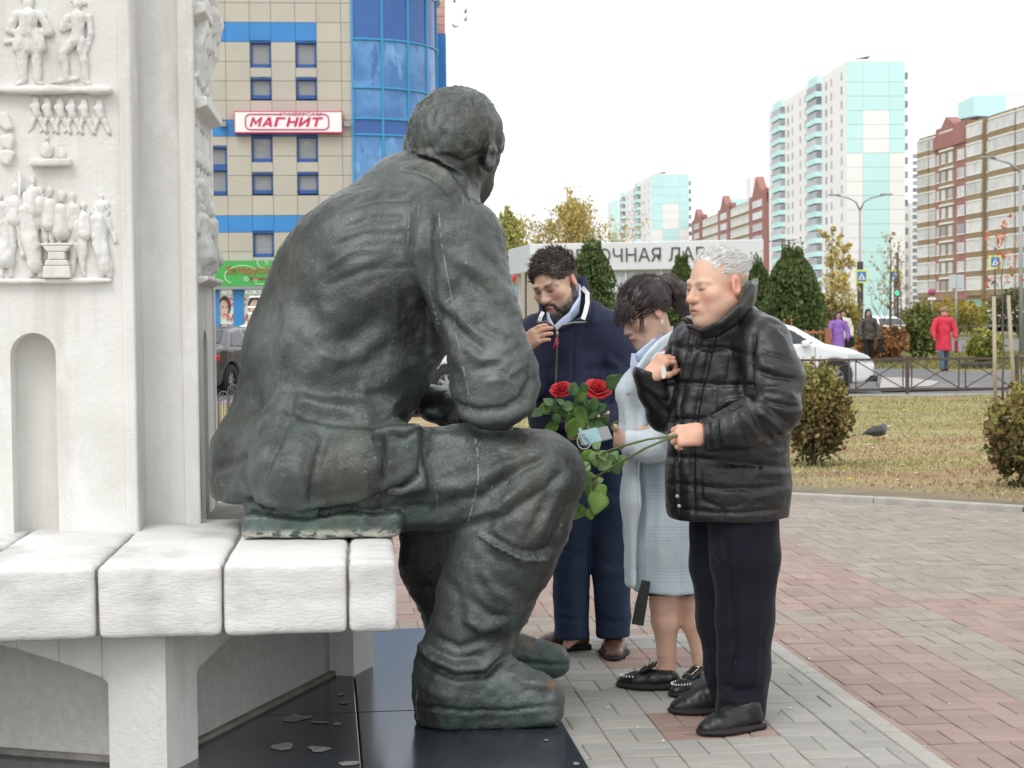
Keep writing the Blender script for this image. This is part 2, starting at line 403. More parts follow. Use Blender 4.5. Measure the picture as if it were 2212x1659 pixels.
def paver_mesh(name, lx, ly, t=0.05, b=0.005):
    x, y = lx / 2 - 0.0018, ly / 2 - 0.0018; xi, yi = x - b, y - b
    V = [(-x, -y, -t), (x, -y, -t), (x, y, -t), (-x, y, -t), (-x, -y, -b * .6), (x, -y, -b * .6), (x, y, -b * .6), (-x, y, -b * .6), (-xi, -yi, 0), (xi, -yi, 0), (xi, yi, 0), (-xi, yi, 0)]
    F = [(8, 9, 10, 11)] + [(a + i, a + (i + 1) % 4, b_ + (i + 1) % 4, b_ + i) for a, b_ in ((0, 4), (4, 8)) for i in range(4)]
    return V, F
def pave(parent_name, cells, z, mg, mp, name, near=300):
    """cells: (i, j, dx, dy, pink) centres with the paver's size along rows and away"""
    root = link(parent_name, None); root['kind'] = 'structure'; root['_w'] = 1
    cells = sorted(cells, key=lambda c: np.linalg.norm(pv(c[0], c[1], z) - CAMP)); rz = TH
    meshes = {}
    V = []; F = []; MI = []; RN = []
    for n, (i, j, dx, dy, pink) in enumerate(cells):
        p = pv(i, j, z + random.gauss(0, 0.0012)); tx, ty = random.gauss(0, 0.006), random.gauss(0, 0.006); jr = random.gauss(0, 0.004)
        if n < near:
            key = (round(dx, 3), round(dy, 3), pink)
            if key not in meshes:
                v, f = paver_mesh(name, dx, dy); me = bpy.data.meshes.new(name); me.from_pydata(v, [], f); me.materials.append(mp if pink else mg); meshes[key] = me
            o = bpy.data.objects.new(name, meshes[key]); COL.objects.link(o); o.parent = root
            o.location = p; o.rotation_euler = (tx, ty, rz + jr)
        else:
            v, f = paver_mesh(name, dx, dy); b = len(V); c, s_ = math.cos(rz + jr), math.sin(rz + jr)
            for q in v: V.append((p[0] + q[0] * c - q[1] * s_, p[1] + q[0] * s_ + q[1] * c, p[2] + q[2] + q[1] * tx - q[0] * ty))
            for q in f: F.append([b + k for k in q]); MI.append(1 if pink else 0)
            RN += [random.random()] * len(v)
    if V:
        me = mesh_np(name + '_field', V, F, smooth=False, mi=MI); set_f(me, 'rnd', RN); o = link(name + '_field', me, root, kind='stuff'); setmats(o, [mg, mp])
    return root
def basket(i0, i1, j0, j1, pinkfn, phase, inside, clip=(-99, 99, -99, 99)):
    out = []
    for a in range(i0, i1):
        for b in range(j0, j1):
            x, y = a * 0.2, b * 0.2; pk = pinkfn(a, b)
            if (a + b + phase) % 2: c = [(x + .05, y + .1, .1, .2), (x + .15, y + .1, .1, .2)]
            else: c = [(x + .1, y + .05, .2, .1), (x + .1, y + .15, .2, .1)]
            for x_, y_, dx, dy in c:
                xa, xb, ya, yb = max(x_ - dx / 2, clip[0]), min(x_ + dx / 2, clip[1]), max(y_ - dy / 2, clip[2]), min(y_ + dy / 2, clip[3])
                if xb - xa < .012 or yb - ya < .012: continue
                q = ((xa + xb) / 2, (ya + yb) / 2, xb - xa, yb - ya)
                if inside(q[0], q[1]): out.append((*q, pk))
    return out
# light paving (slightly raised), trimmed by the granite, the kerb and its far edge
pinkA = [G(1350, 1540, 0), G(1380, 1400, 0), G(1620, 1700, 0)]
def cellof(p, off=(0, 0)): return int(math.floor((p @ PV - v0) / 0.2 + off[0])), int(math.floor((p @ PU - u0) / 0.2 + off[1]))
ca = cellof(G(1437, 1570, 0)); cb = cellof(G(1340, 1428, 0))
pset = {(ca[0] + a, ca[1] + b) for a in (0, 1) for b in (0, 1)} | {(cb[0] + a, cb[1] + b) for a in (0, 1) for b in (0, 1)} | {(ca[0] + a, ca[1] + b - 6) for a in (0, 1) for b in (0, 1)}
lj1 = int(math.ceil(UF / 0.2))
light = basket(int(SL_R / 0.2) - 1, int(VK / 0.2) + 2, -12, lj1 + 1, lambda a, b: (a, b) in pset, 1,
               lambda x, y: True, (SL_R + .001, VK + .003, -9, UF - .002))
pave('light_paving', light, 0.0, m_lgray, m_lpink, 'paver')
def strip(name, i0, i1, j0, j1, z, m, kind='structure'):
    o = sheet(name, [pv(i0, j0, 0), pv(i1, j0, 0), pv(i1, j1, 0), pv(i0, j1, 0)], z, m)
    if kind: o['kind'] = kind
    return o
strip('sand_bed', SL_R - 3.2, VK + 0.02, -3.2, UF, -0.007, m_sand)
# kerb between the light paving and the plaza: stones of one metre
kr = link('plaza_kerb', None); kr['kind'] = 'structure'; kr['_w'] = 1
j = -3.0; k = 0
while j < UF:
    L_ = min(1.0, UF - j); b = MB(); c = pv(VK + 0.042, j + L_ / 2, -0.07)
    b.box(c, (0.075, L_ - 0.008, 0.142), rz=TH + random.gauss(0, .001)); o = b.build('kerb_stone', m_kerb, kr, bevel=0.008); j += L_
j = SL_R - 3.0
while j < VK + 0.08:
    L_ = min(1.0, VK + 0.08 - j); b = MB(); c = pv(j + L_ / 2, UF + 0.03, -0.07)
    b.box(c, (L_ - 0.008, 0.06, 0.136), rz=TH); b.build('kerb_stone', m_kerb, kr, bevel=0.008); j += L_
# plaza
def pl_in(x, y):
    if y < UF + 0.05 and x < VK + 0.06: return False
    p = pv(x, y, 0)
    if p[1] > plaza_far(p[0]) + 0.05: return False
    return p[0] > -p[1] * 0.33 - 0.5 and p[0] < p[1] * 0.33 + 0.5
_kl = [(-60, 15.5), (-2, 15.2), (0.5, 14.9)] + [(lambda q: (q[0], q[1]))(G(px, py, Z_PL)) for px, py in ((1704, 1075), (1850, 1083), (1960, 1092), (2090, 1101), (2212, 1107), (2400, 1116))] + [(8, 11.5), (14, 9), (20, 5)]
def plaza_far(x): return float(np.interp(x, [q[0] for q in _kl], [q[1] for q in _kl]))
qa = cellof(G(1872, 1330, Z_PL)); qb = cellof(G(1969, 1296, Z_PL))
def plaza_pink(a, b):
    r = max(a - qa[0], b - qa[1])                 # a grey band two squares wide turning a corner inside the red field
    if r < 0: return True
    if r < 2: return False
    return a < qb[0] or b < qb[1]
plaza = basket(-40, 60, -16, 62, plaza_pink, 0, pl_in)
pave('plaza', plaza, Z_PL, m_pgray, m_ppink, 'paving_brick')
sheetp = sheet('plaza_bed', [(-12, 2), (20, 2), (20, 5)] + [(q[0], q[1]) for q in _kl[::-1] if -12 < q[0] < 20] + [(-12, 15.5)], Z_PL - 0.007, m_sand); struct(sheetp)
# lawn kerb, curved
lk = link('lawn_kerb', None); lk['kind'] = 'structure'; lk['_w'] = 1
xs = list(np.arange(-4.0, 8.0, 1.0)); 
for x in xs:
    p0 = np.array([x, plaza_far(x), 0]); p1 = np.array([x + 1, plaza_far(x + 1), 0]); d = p1 - p0; L_ = np.linalg.norm(d); b = MB()
    b.box((p0 + p1) / 2 + np.array([0, .04, Z_PL - 0.025]), (L_ - 0.006, 0.08, 0.15), rz=math.atan2(d[1], d[0])); b.build('kerb_stone', m_kerb, lk, bevel=0.012)
# lawn: rough earth sheet with relief, then grass blades
m_lawn = mat('lawn_soil', (0.36, 0.31, 0.15), (0.31, 0.22, 0.125), scale=0.55, stretch=(1, 2.2, 1), lo=.42, hi=.62, rough=0.95, bump=0.02, bscale=22,
             layers=[((0.115, 0.095, 0.075), 1.1, (.7, 1.5, 1), .58, .70, .6), ((0.135, 0.115, 0.10), 1.6, (.6, 1.5, 1), .30, .48, .95, 'edge')])
YL = 31.0
gx = np.linspace(-9, 14, 90); gy = np.linspace(0, 1, 60); V = []; F = []
for b_ in gy:
    for a_ in gx:
        y0 = plaza_far(a_) + 0.085; y = y0 + (YL - y0) * b_; V.append((a_, y, Z_LAWN))
V = np.array(V); V[:, 2] += 0.02 * fbm(V * np.array([1.1, 1.1, 1]), 3, 3) + 0.03 * np.clip((V[:, 1] - 20) / 8, 0, 1)
F = [(j_ * 90 + i_, j_ * 90 + i_ + 1, (j_ + 1) * 90 + i_ + 1, (j_ + 1) * 90 + i_) for j_ in range(59) for i_ in range(89)]
me = mesh_np('lawn', V, F); set_f(me, 'edge', [max(0, 1 - (v[1] - plaza_far(v[0])) / 1.9) for v in V]); o = link('lawn', me); setmats(o, m_lawn); struct(o)
m_grass = mat('grass_blade', (0.2, 0.2, 0.08), rough=0.8, attr='Col')
def grass(name, n, region, col, hgt, parent=None):
    P = region(n); n = len(P); a = RNG.uniform(0, 6.28, n); h = hgt * RNG.uniform(.5, 1.3, n); lean = RNG.normal(0, .6, n)
    w = np.stack([np.cos(a), np.sin(a), np.zeros(n)], 1); l = np.stack([-np.sin(a), np.cos(a), np.zeros(n)], 1)
    bw = 0.003 + P[:, 1] * 0.00035
    A = P - w * bw[:, None]; B = P + w * bw[:, None]; T = P + l * (lean * h)[:, None] + np.array([0, 0, 1]) * h[:, None]
    V = np.stack([A, B, T], 1).reshape(-1, 3); F = np.arange(3 * n).reshape(-1, 3); me = mesh_np(name, V, F, smooth=False)
    set_col(me, np.repeat(col(P), 3, 0)); o = link(name, me, parent, kind='stuff'); setmats(o, m_grass); return o
def lawn_pts(n):
    y = 13 + 18 * RNG.uniform(0, 1, n) ** 1.2; x = RNG.uniform(-.02, .33, n) * y + RNG.uniform(-.3, .3, n)
    P = np.stack([x, y, np.full(n, Z_LAWN)], 1); y0 = np.array([plaza_far(q) for q in x]); dens = fbm(P * np.array([.8, 1.6, 1]), 3, 5)
    edge = np.clip((y - y0 - .5 - .5 * fbm(P * np.array([.7, .7, 1]), 2, 9)) / 1.8, 0, 1); ok = (y > y0 + .12) & (RNG.uniform(0, 1, n) < edge * (.75 + .5 * dens)); P = P[ok]
    P[:, 2] += 0.02 * fbm(P * np.array([1.1, 1.1, 1]), 3, 3) + 0.03 * np.clip((P[:, 1] - 20) / 8, 0, 1) - .004; return P
def lawn_col(P):
    t = fbm(P * np.array([.55, 1.1, 1]), 3, 11)[:, None]; far = np.clip((P[:, 1:2] - 17) / 5, 0, 1); r = RNG.uniform(.75, 1.25, (len(P), 1))
    green = np.array([[.29, .295, .10]]); straw = np.array([[.45, .38, .19]]); red = np.array([[.37, .235, .135]])
    k = np.clip(.50 + t * .7 + (far - .5) * .5, 0, 1); c = np.where(RNG.uniform(0, 1, (len(P), 1)) < k, green, straw); q = np.clip(-.1 - t * 1.2 + (1 - far) * .4, 0, .7)
    return np.where(RNG.uniform(0, 1, (len(P), 1)) < q, red, c) * r
grass('lawn_grass', 90000, lawn_pts, lawn_col, 0.030)
# fallen leaves and litter lying on the lawn and the paving
def scatter_leaves(name, pts, cols, size):
    V = []; F = []; C = []
    for p, c in zip(pts, cols):
        a = random.uniform(0, 6.28); s_ = size * random.uniform(.6, 1.3); b = len(V); up = random.uniform(.05, .4) * s_
        for du, dv, dz in ((-1, 0, .1), (0, -.55, up / s_ * .4), (1, 0, up / s_), (0, .55, .25)):
            V.append((p[0] + s_ * (du * math.cos(a) - dv * math.sin(a)), p[1] + s_ * (du * math.sin(a) + dv * math.cos(a)), p[2] + .008 + dz * s_)); C.append(c)
        F.append((b, b + 1, b + 2, b + 3))
    me = mesh_np(name, V, F, smooth=False); set_col(me, C); o = link(name, me, None, kind='stuff'); setmats(o, m_grass); return o
lp = lawn_pts(900); lp = lp[lp[:, 1] < 25]
yel = [(0.62, 0.40, 0.05), (0.60, 0.48, 0.16), (0.66, 0.58, 0.36), (0.42, 0.22, 0.06), (0.7, 0.66, 0.55)]
scatter_leaves('fallen_leaves', lp, [random.choice(yel) for _ in lp], 0.042)
pp = [pv(random.uniform(VK + .2, VK + 5), random.uniform(-2, 8), Z_PL) for _ in range(170)]; pp = [p for p in pp if p[1] < plaza_far(p[0]) - .15]
lp2 = [pv(random.uniform(SL_R + .1, VK - .1), random.uniform(-2, UF - .1), 0.0) for _ in range(26)]
scatter_leaves('paving_litter', pp + lp2, [random.choice([(.75, .75, .72), (.8, .8, .8), (.7, .68, .62), (.10, .09, .08), (.45, .36, .2)]) for _ in pp + lp2], 0.009)
# crumbs of white under the kerb line of the lawn
# asphalt drive, far road, far verge
dr = sheet('driveway', [(-40, YL + .25), (60, YL + .25), (60, 41), (30, 47.5), (-40, 41)], Z_ROAD, m_asph); struct(dr)
m_conc = mat('pale_concrete', (0.38, 0.36, 0.33), (0.44, 0.42, 0.39), scale=2, rough=0.9)
b = MB(); b.box((0, YL + .12, Z_ROAD + .03), (60, 0.2, 0.16)); o = b.build('drive_kerb', m_conc); struct(o)
m_farlawn = mat('verge_grass', (0.17, 0.175, 0.06), (0.26, 0.22, 0.10), scale=0.5, lo=.4, hi=.6, rough=0.95, bump=0.05, bscale=6)
o = sheet('verge', [(-40, 41), (30, 47.5), (60, 41), (140, 40), (140, 86), (-40, 86)], Z_ROAD + .02, m_farlawn); struct(o)
def px_sheet(name, pts, z, m): o = sheet(name, [G(px, py, z) for px, py in pts], z, m); struct(o); return o
px_sheet('footpath', [(1905, 845), (2230, 838), (2230, 800), (2030, 803), (1960, 790), (1890, 775), (1850, 779), (1880, 800)], Z_ROAD + .03, m_asph)
px_sheet('concrete_apron', [(1900, 838), (2010, 834), (2030, 824), (1960, 815), (1905, 815)], Z_ROAD + .045, m_conc)
o = sheet('main_road', [(-60, 70), (200, 62), (200, 102), (-60, 108)], Z_ROAD + .04, m_asph); struct(o)
o = sheet('far_verge', [(-60, 108.1), (200, 102.1), (300, 330), (-120, 330)], Z_ROAD + .06, m_farlawn); struct(o)
def verge_pts(n):
    y = 42 + 26 * RNG.uniform(0, 1, n); x = RNG.uniform(.15, .34, n) * y; P = np.stack([x, y, np.full(n, Z_ROAD + .02)], 1)
    u, w, _ = proj(P); return P[(w < 798) & (u > 1780)]
grass('verge_grass_blades', 26000, verge_pts, lambda P: np.where(RNG.uniform(0, 1, (len(P), 1)) < .6, np.array([[.17, .19, .05]]), np.array([[.3, .25, .11]])) * RNG.uniform(.7, 1.3, (len(P), 1)), .12)

# ------------------------------------------------------------------ granite under the statue
m_gran = mat('black_granite', (0.022, 0.026, 0.032), (0.040, 0.046, 0.055), scale=60, lo=.4, hi=.7, rough=0.19, spec=0.6, rvar=.16,
             layers=[((0.12, 0.13, 0.14), 220, (1, 1, 1), .63, .70, .7), ((0.07, 0.075, 0.08), 3, (1, 1, 1), .5, .8, .5)])
gr = link('granite_base', None); gr['kind'] = 'structure'; gr['_w'] = 1
S1 = G(782, 1659, 0.02) @ PV - v0; S2 = G(700, 1541.5, 0.02) @ PU - u0
for a0, a1 in ((S1 - 2.4, S1 - 1.2), (S1 - 1.2, S1), (S1, SL_R)):
    for b0, b1 in ((S2 - 2.2, S2 - 1.1), (S2 - 1.1, S2), (S2, SL_F)):
        b = MB(); b.box(pv((a0 + a1) / 2, (b0 + b1) / 2, -0.015 + random.uniform(0, .0015)), (a1 - a0 - .006, b1 - b0 - .006, 0.07), rz=TH); b.build('granite_slab', m_gran, gr, bevel=.003)
m_drop = mat('dropping', (0.26, 0.27, 0.25), (0.14, 0.15, 0.14), scale=60, rough=0.8)
b = MB()
for px, py, L_, w in ((640, 1551, 70, 22), (610, 1612, 60, 20), (690, 1617, 60, 16), (728, 1564, 22, 10), (753, 1648, 60, 12), (690, 1560, 50, 8), (735, 1500, 22, 6), (1245, 1649, 16, 10), (1190, 1515, 14, 6), (1180, 1598, 12, 6), (745, 1517, 26, 7)):
    c = G(px, py, 0.0235); n = 9; ang = random.uniform(-.3, .3); s_ = c[1] / FPX
    V = [c + np.array([math.cos(t + ang) * L_ / 2 * s_ * random.uniform(.6, 1.1), math.sin(t) * w / 2 * s_ * 4 * random.uniform(.5, 1.1), 0]) for t in np.linspace(0, 6.28, n, endpoint=False)]
    b.add([c] + V, [(0, i + 1, (i + 1) % n + 1) for i in range(n)])
b.build('dropping_stain', m_drop, gr, kind='stuff')
# ------------------------------------------------------------------ white stele and stone bench
m_white = mat('whitewashed_concrete', (0.76, 0.75, 0.72), (0.68, 0.67, 0.635), scale=1.6, lo=.35, hi=.7, rough=0.85, spec=.25, bump=0.004, bscale=45, rvar=.1,
              layers=[((0.46, 0.42, 0.35), 2.6, (2.5, 2.5, .22), .50, .78, .62), ((0.36, 0.33, 0.29), 150, (1, 1, 1), .69, .73, .6), ((0.50, 0.485, 0.45), 1.1, (1, 1, 1), .52, .75, .5), ((0.84, 0.84, 0.82), 6, (1, 1, .6), .55, .65, .5)])
m_block = mat('rough_white_block', (0.77, 0.76, 0.74), (0.66, 0.65, 0.63), scale=2.5, lo=.35, hi=.65, rough=0.9, spec=.2, bump=0.0035, bscale=38, bstretch=(1, 1, 3.0), rvar=.1,
              layers=[((0.38, 0.365, 0.355), 3.4, (1, 1, 1.4), .54, .74, .6), ((0.30, 0.28, 0.25), 1.7, (1, 1, .6), .55, .70, .6), ((0.33, 0.31, 0.28), 90, (1, 1, 1), .70, .75, .7), ((0.86, 0.86, 0.84), 5, (1, 1, 3), .6, .7, .5)])
m_pane = mat('pebbledash', (0.50, 0.49, 0.46), (0.58, 0.57, 0.54), scale=30, rough=0.9, bump=0.006, bscale=120, layers=[((0.42, 0.37, 0.29), 2.5, (1, 1, 1), .58, .75, .5), ((0.28, 0.26, 0.23), 110, (1, 1, 1), .68, .73, .6)])
m_mortar = mat('dark_mortar', (0.27, 0.255, 0.225), (0.17, 0.16, 0.14), scale=12, rough=0.95, bump=.004, bscale=50)
MTH = R(5.0); MU = np.array([-math.sin(MTH), math.cos(MTH), 0]); MV = np.array([math.cos(MTH), math.sin(MTH), 0]); UP = np.array([0, 0, 1.0])
ZB = 0.70                                         # top of the bench
# bench blocks -----------------------------------------------------
bench = thing('stone_bench', 'white stone bench of rough blocks on a recessed block base, under the bronze figure', 'bench', tuple(W(345, 1750, 5.5) * np.array([1, 1, 0])))
E1 = W(858, 1208, 5.265); e1v = E1 @ MV; e1u = E1 @ MU
bv = [e1v - (858 - p) / FPX * 5.22 for p in (858, 749, 478, 208, -62, -332, -602)]
b_dep = 1.95
for n in range(len(bv) - 1):
    x1, x0 = bv[n], bv[n + 1]; w = x1 - x0 - .006; c = MV * (x0 + x1) / 2 + MU * (e1u + b_dep / 2)
    S = SDF((-w / 2 - .03, -.05, -.16), (w / 2 + .03, b_dep * .62, .16), .014)
    S.rbox((0, b_dep / 2, 0), (w / 2, b_dep / 2, .115), .014)
    P, F = S.skin(); P = relax(P, F, 2); N_ = vnormals(P, F)
    P = P + N_ * ((.0028 * fbm(P * np.array([9, 9, 22]) + n * 7, 3, n) + .0012 * fbm(P * 60 + n, 2, 3)) * (np.abs(N_[:, 1]) > .3) + .002 * fbm(P * 9 + n, 3, n + 5))[:, None]
    Q = MV * ((x0 + x1) / 2) + P[:, :1] * MV + MU * e1u + P[:, 1:2] * MU + UP * (ZB - .115) + P[:, 2:] * UP
    o = link('seat_block', mesh_np('seat_block', Q, F), bench); setmats(o, m_block)
b = MB(); b.box(MV * ((bv[0] + bv[-1]) / 2) + MU * (e1u + b_dep / 2) + UP * (ZB - .117), (bv[0] - bv[-1] - .06, b_dep - .06, .205), ax=(MV, MU, UP)); b.build('mortar_joint', m_mortar, bench)
# two short blocks that return behind, so the top carries on under the stele
# base: a box turned against the bench, arched frames proud of pebbledash panels
FU = np.array([0.299, 0.954, 0]); FW = np.array([-0.954, 0.299, 0]); NC = np.array([-1.105, 5.30, 0.0])
Lb, rec, zt = 1.72, .10, ZB - .225
b = MB(); ctr = NC + FU * Lb / 2 + FW * Lb / 2
b.box(ctr + UP * (zt / 2 + .01), (Lb - 2 * rec, Lb - 2 * rec, zt - .01), ax=(FU, FW, UP)); b.build('pebbledash_panel', m_pane, bench)
def arch_frame(o, ax, n):
    """legs and shallow arched head along ax, thickness along n (inwards)"""
    t = .20; w = Lb; pts = [(0, 0), (t, 0), (t, zt * .60)]
    for k in range(9):
        s_ = k / 8; x = t + .03 + (w - 2 * t - .06) * s_; pts.append((x, zt * .66 + math.sin(math.pi * s_) * zt * .23))
    pts += [(w - t, zt * .60), (w - t, 0), (w, 0), (w, zt), (0, zt)]
    # split into convex pieces
    bb = MB(); th = n * (rec + .01)
    bb.prism([(0, 0), (t, 0), (t, zt), (0, zt)], o, ax, UP, th); bb.prism([(w - t, 0), (w, 0), (w, zt), (w - t, zt)], o, ax, UP, th)
    top = pts[2:-4]
    for (x0, z0), (x1, z1) in zip(top[:-1], top[1:]): bb.prism([(x0, z0), (x1, z1), (x1, zt - .001), (x0, zt - .001)], o, ax, UP, th * .995)
    return bb.build('arched_frame', m_white, bench, bevel=.006)
arch_frame(NC, FU, FW); arch_frame(NC + FW * Lb + FU * .0, FU, -FW)
arch_frame(NC + FU * .004, FW, FU); arch_frame(NC + FU * (Lb - .004), FW, -FU)
for q_ in (NC, NC + FU * (Lb - .2), NC + FW * (Lb - .2), NC + (FU + FW) * (Lb - .2)):
    b = MB(); b.box(q_ + (FU + FW) * .1 + UP * zt / 2, (.206, .206, zt - .004), ax=(FU, FW, UP)); b.build('corner_post', m_white, bench)
b = MB(); b.box(ctr + UP * .028, (Lb - 2 * rec + .05, Lb - 2 * rec + .05, .02), ax=(FU, FW, UP)); b.build('mortar_fillet', m_mortar, bench)
# stele -------------------------------------------------------------
AC = W(302, 1144.5, 6.08); a_v, a_u = AC @ MV, AC @ MU            # right front corner of the near face
IN = W(327, 1123, 6.38); BC = W(429, 1129.6, 6.27); b_v, b_u = BC @ MV, BC @ MU
stele = thing('stele', 'white concrete stele with carved figures and arched niches behind the bronze man', 'monument', tuple((AC + MU * .3 - MV * .38) * np.array([1, 1, 0]) + UP * ZB))
ZT = 3.6
HW = .382
def vprism(poly, z0, z1, name, m, bev=.008):
    bb = MB(); bb.prism([(p[0], p[1]) for p in poly], UP * z0, MV, MU, UP * (z1 - z0)); return bb.build(name, m, stele, bevel=bev)
acv = onplane(74, 900, AC, MU) @ MV                                         # centre line of the near face
bcu = b_u + HW
# near wing with its niche: jambs left and right of the niche, wall above
nz = .080; ZN = W(72, 767, 6.05)[2]                 # niche half width and springing height
fr = a_u + .0
def wing(c_v, axv, axu, front, half, depth, nm):
    """wing whose face lies at 'front' along -axu; niche in its middle"""
    def P2(s_, t): return axv * s_ + axu * t
    bb = MB(); nd = .12
    def pr(poly, z0, z1): bb.prism(poly, UP * z0, axv, axu, UP * (z1 - z0))
    x0, x1 = c_v - half, c_v + half
    pr([(x0, front), (c_v - nz, front), (c_v - nz, front + depth), (x0, front + depth)], ZB - .02, ZT)
    pr([(c_v + nz, front), (x1, front), (x1, front + depth), (c_v + nz, front + depth)], ZB - .02, ZT)
    pr([(c_v - nz, front + nd), (c_v + nz, front + nd), (c_v + nz, front + depth - .001), (c_v - nz, front + depth - .001)], ZB - .02, ZT - .001)
    # arch head
    n = 12; prev = None
    for k in range(n + 1):
        a = math.pi * k / n; x = c_v - nz * math.cos(a); z = ZN + nz * 1.0 * math.sin(a)
        if prev: bb.prism([(prev[0], prev[1]), (x, z), (x, ZT - .002), (prev[0], ZT - .002)], axu * (front + .0005), axv, UP, axu * (nd + .02))
        prev = (x, z)
    return bb.build(nm, m_white, stele)
wing(acv, MV, MU, fr, HW - .02, .55, 'niche_wall')
wing(bcu, MU, -MV, -(b_v), HW - .02, .55, 'niche_wall')
# corner strips, chamfers and the return faces between the two wings
in_v, in_u = IN @ MV, IN @ MU
vprism([(a_v - .045, a_u - .012), (a_v - .004, a_u - .012), (a_v, a_u + .0), (a_v, in_u + .02), (a_v - .045, in_u + .02)], ZB - .02, ZT, 'corner_strip', m_white)
vprism([(a_v - .3, in_u), (in_v, in_u), (b_v - .004, b_u - .002), (b_v - .004, b_u + .3), (a_v - .3, b_u + .3)], ZB - .02, ZT - .003, 'return_wall', m_white)
vprism([(b_v - .05, b_u), (b_v + .010, b_u), (b_v + .010, b_u + .045), (b_v - .05, b_u + .05)], ZB - .021, ZT - .005, 'corner_strip', m_white)
vprism([(b_v - .05, b_u + 2 * HW - .05), (b_v + .01, b_u + 2 * HW - .045), (b_v + .01, b_u + 2 * HW), (b_v - .05, b_u + 2 * HW)], ZB - .021, ZT - .005, 'corner_strip', m_white)
vprism([(a_v - 2 * HW, a_u - .012), (a_v - 2 * HW + .045, a_u - .012), (a_v - 2 * HW + .045, a_u + .4), (a_v - 2 * HW, a_u + .4)], ZB - .02, ZT, 'corner_strip', m_white)
vprism([(a_v - 2 * HW + .05, a_u + .5), (b_v - .5, a_u + .5), (b_v - .5, b_u + 2 * HW - .05), (a_v - 2 * HW + .05, b_u + 2 * HW - .05)], ZB - .021, ZT - .01, 'core_wall', m_white)
# relief figures: carved bodies half sunk in the face -----------------
def relief(o3, ax, nrm, sc, limbs, h=.006, flat=.85, name='relief_figure', seed=0, fat=.70):
    limbs = [[(p, r * fat) for p, r in L_] for L_ in limbs]
    """limbs: lists of ((x, z), radius) in px, drawn on the face; nrm points out of the face"""
    pts = np.array([[x, z, r] for L_ in limbs for (x, z), r in L_]); lo = pts[:, :2].min(0) - pts[:, 2].max() - 4; hi = pts[:, :2].max(0) + pts[:, 2].max() + 4
    D = pts[:, 2].max() * flat * 1.7 + 4
    S = SDF((lo[0] * sc, lo[1] * sc, -.012), (hi[0] * sc, hi[1] * sc, D * sc + .01), h)
    for n, L_ in enumerate(limbs):
        S.chain([(((x * sc), z * sc, r * sc * flat * (.35 + .25 * (n % 3) / 2)), r * sc) for (x, z), r in L_], k=.0025, sq=((0, 0, 1), flat))
    S.cut((0, 0, -.008), (0, 0, -1))
    P, F = S.skin(); P = relax(P, F, 1, .4); N_ = vnormals(P, F); P = P + N_ * (.0040 * fbm(P * np.array([60, 22, 30]) + seed, 3, seed) + .0022 * ridged(P * np.array([70, 30, 40]) + seed, 2, seed))[:, None]
    Q = np.asarray(o3) + P[:, :1] * ax + P[:, 1:2] * UP + P[:, 2:] * nrm
    return Q, F
A3 = MV * acv + MU * fr; FPX6 = 6.05 / FPX
def face_pt(px, py):
    q = onplane(px, py, MU * fr, MU); return q
def figs(px, py, s_, limbs, seed=0, **k):
    """figure with its feet at picture point (px, py); limbs in units of 1/100 of the height s_ (px)"""
    o3 = face_pt(px, py); sc = s_ / 100 * FPX6
    return relief(o3, MV, -MU, sc, limbs, seed=seed, **k)
def add_fig(px, py, s_, limbs, seed=0, share=None, **k):
    Q, F = figs(px, py, s_, limbs, seed, **k); o = link('relief_figure', mesh_np('relief_figure', Q, F), stele); setmats(o, m_white); return o
soldier1 = [[((0, 92), 8.5), ((0, 88), 7)], [((-13, 80), 7), ((13, 80), 7)], [((0, 76), 15), ((0, 60), 13)], [((-8, 58), 11), ((-11, 43), 11)], [((0, 58), 11), ((0, 42), 11)], [((8, 58), 11), ((11, 43), 11)], [((-12, 60), 3.5), ((12, 60), 3.5)], [((-14, 78), 7), ((-22, 62), 6), ((-8, 54), 5)], [((14, 78), 7), ((23, 60), 6.5), ((8, 58), 5)],
            [((-8, 46), 10), ((-8, 24), 7.5), ((-7, 6), 5.5)], [((8, 46), 10), ((8, 24), 7.5), ((8, 6), 5.5)], [((-9, 3), 4.5), ((-13, 1), 4)], [((8, 3), 4.5), ((12, 1), 4)], [((-26, 48), 4), ((-8, 55), 3), ((14, 65), 2.5)], [((-5, 97), 5), ((5, 98), 5)], [((0, 84), 8), ((0, 82), 7)]]
soldier2 = [[((2, 92), 7.5), ((1, 88), 6)], [((3, 78), 12), ((2, 60), 10), ((0, 52), 11)], [((-9, 78), 6), ((-16, 64), 5.5), ((0, 70), 4.5)], [((14, 78), 6), ((17, 60), 5), ((13, 46), 4.5)],
            [((-4, 50), 9), ((-16, 36), 7.5), ((-14, 18), 5.5), ((-13, 8), 5)], [((5, 50), 9), ((8, 28), 7), ((9, 8), 5)], [((-12, 6), 4.5), ((-20, 4), 4)], [((9, 4), 4.5), ((14, 1), 4)], [((-30, 2), 3), ((0, 8), 4)], [((-4, 98), 4), ((7, 97), 5), ((10, 95), 4)], [((13, 46), 5), ((12, 40), 4)]]
add_fig(66, 183, 186, soldier1, 1); add_fig(168, 183, 184, soldier2, 2)
marcher = [[((0, 93), 9.5), ((0, 89), 9)], [((0, 76), 13), ((4, 56), 10)], [((-2, 76), 5), ((6, 62), 4), ((14, 58), 4)], [((3, 54), 7), ((-8, 32), 5.5), ((-18, 10), 4.5), ((-22, 4), 4)], [((5, 54), 7), ((16, 34), 5.5), ((26, 8), 4.5), ((30, 4), 3.5)], [((2, 104), 2), ((-2, 80), 2)]]
first = None
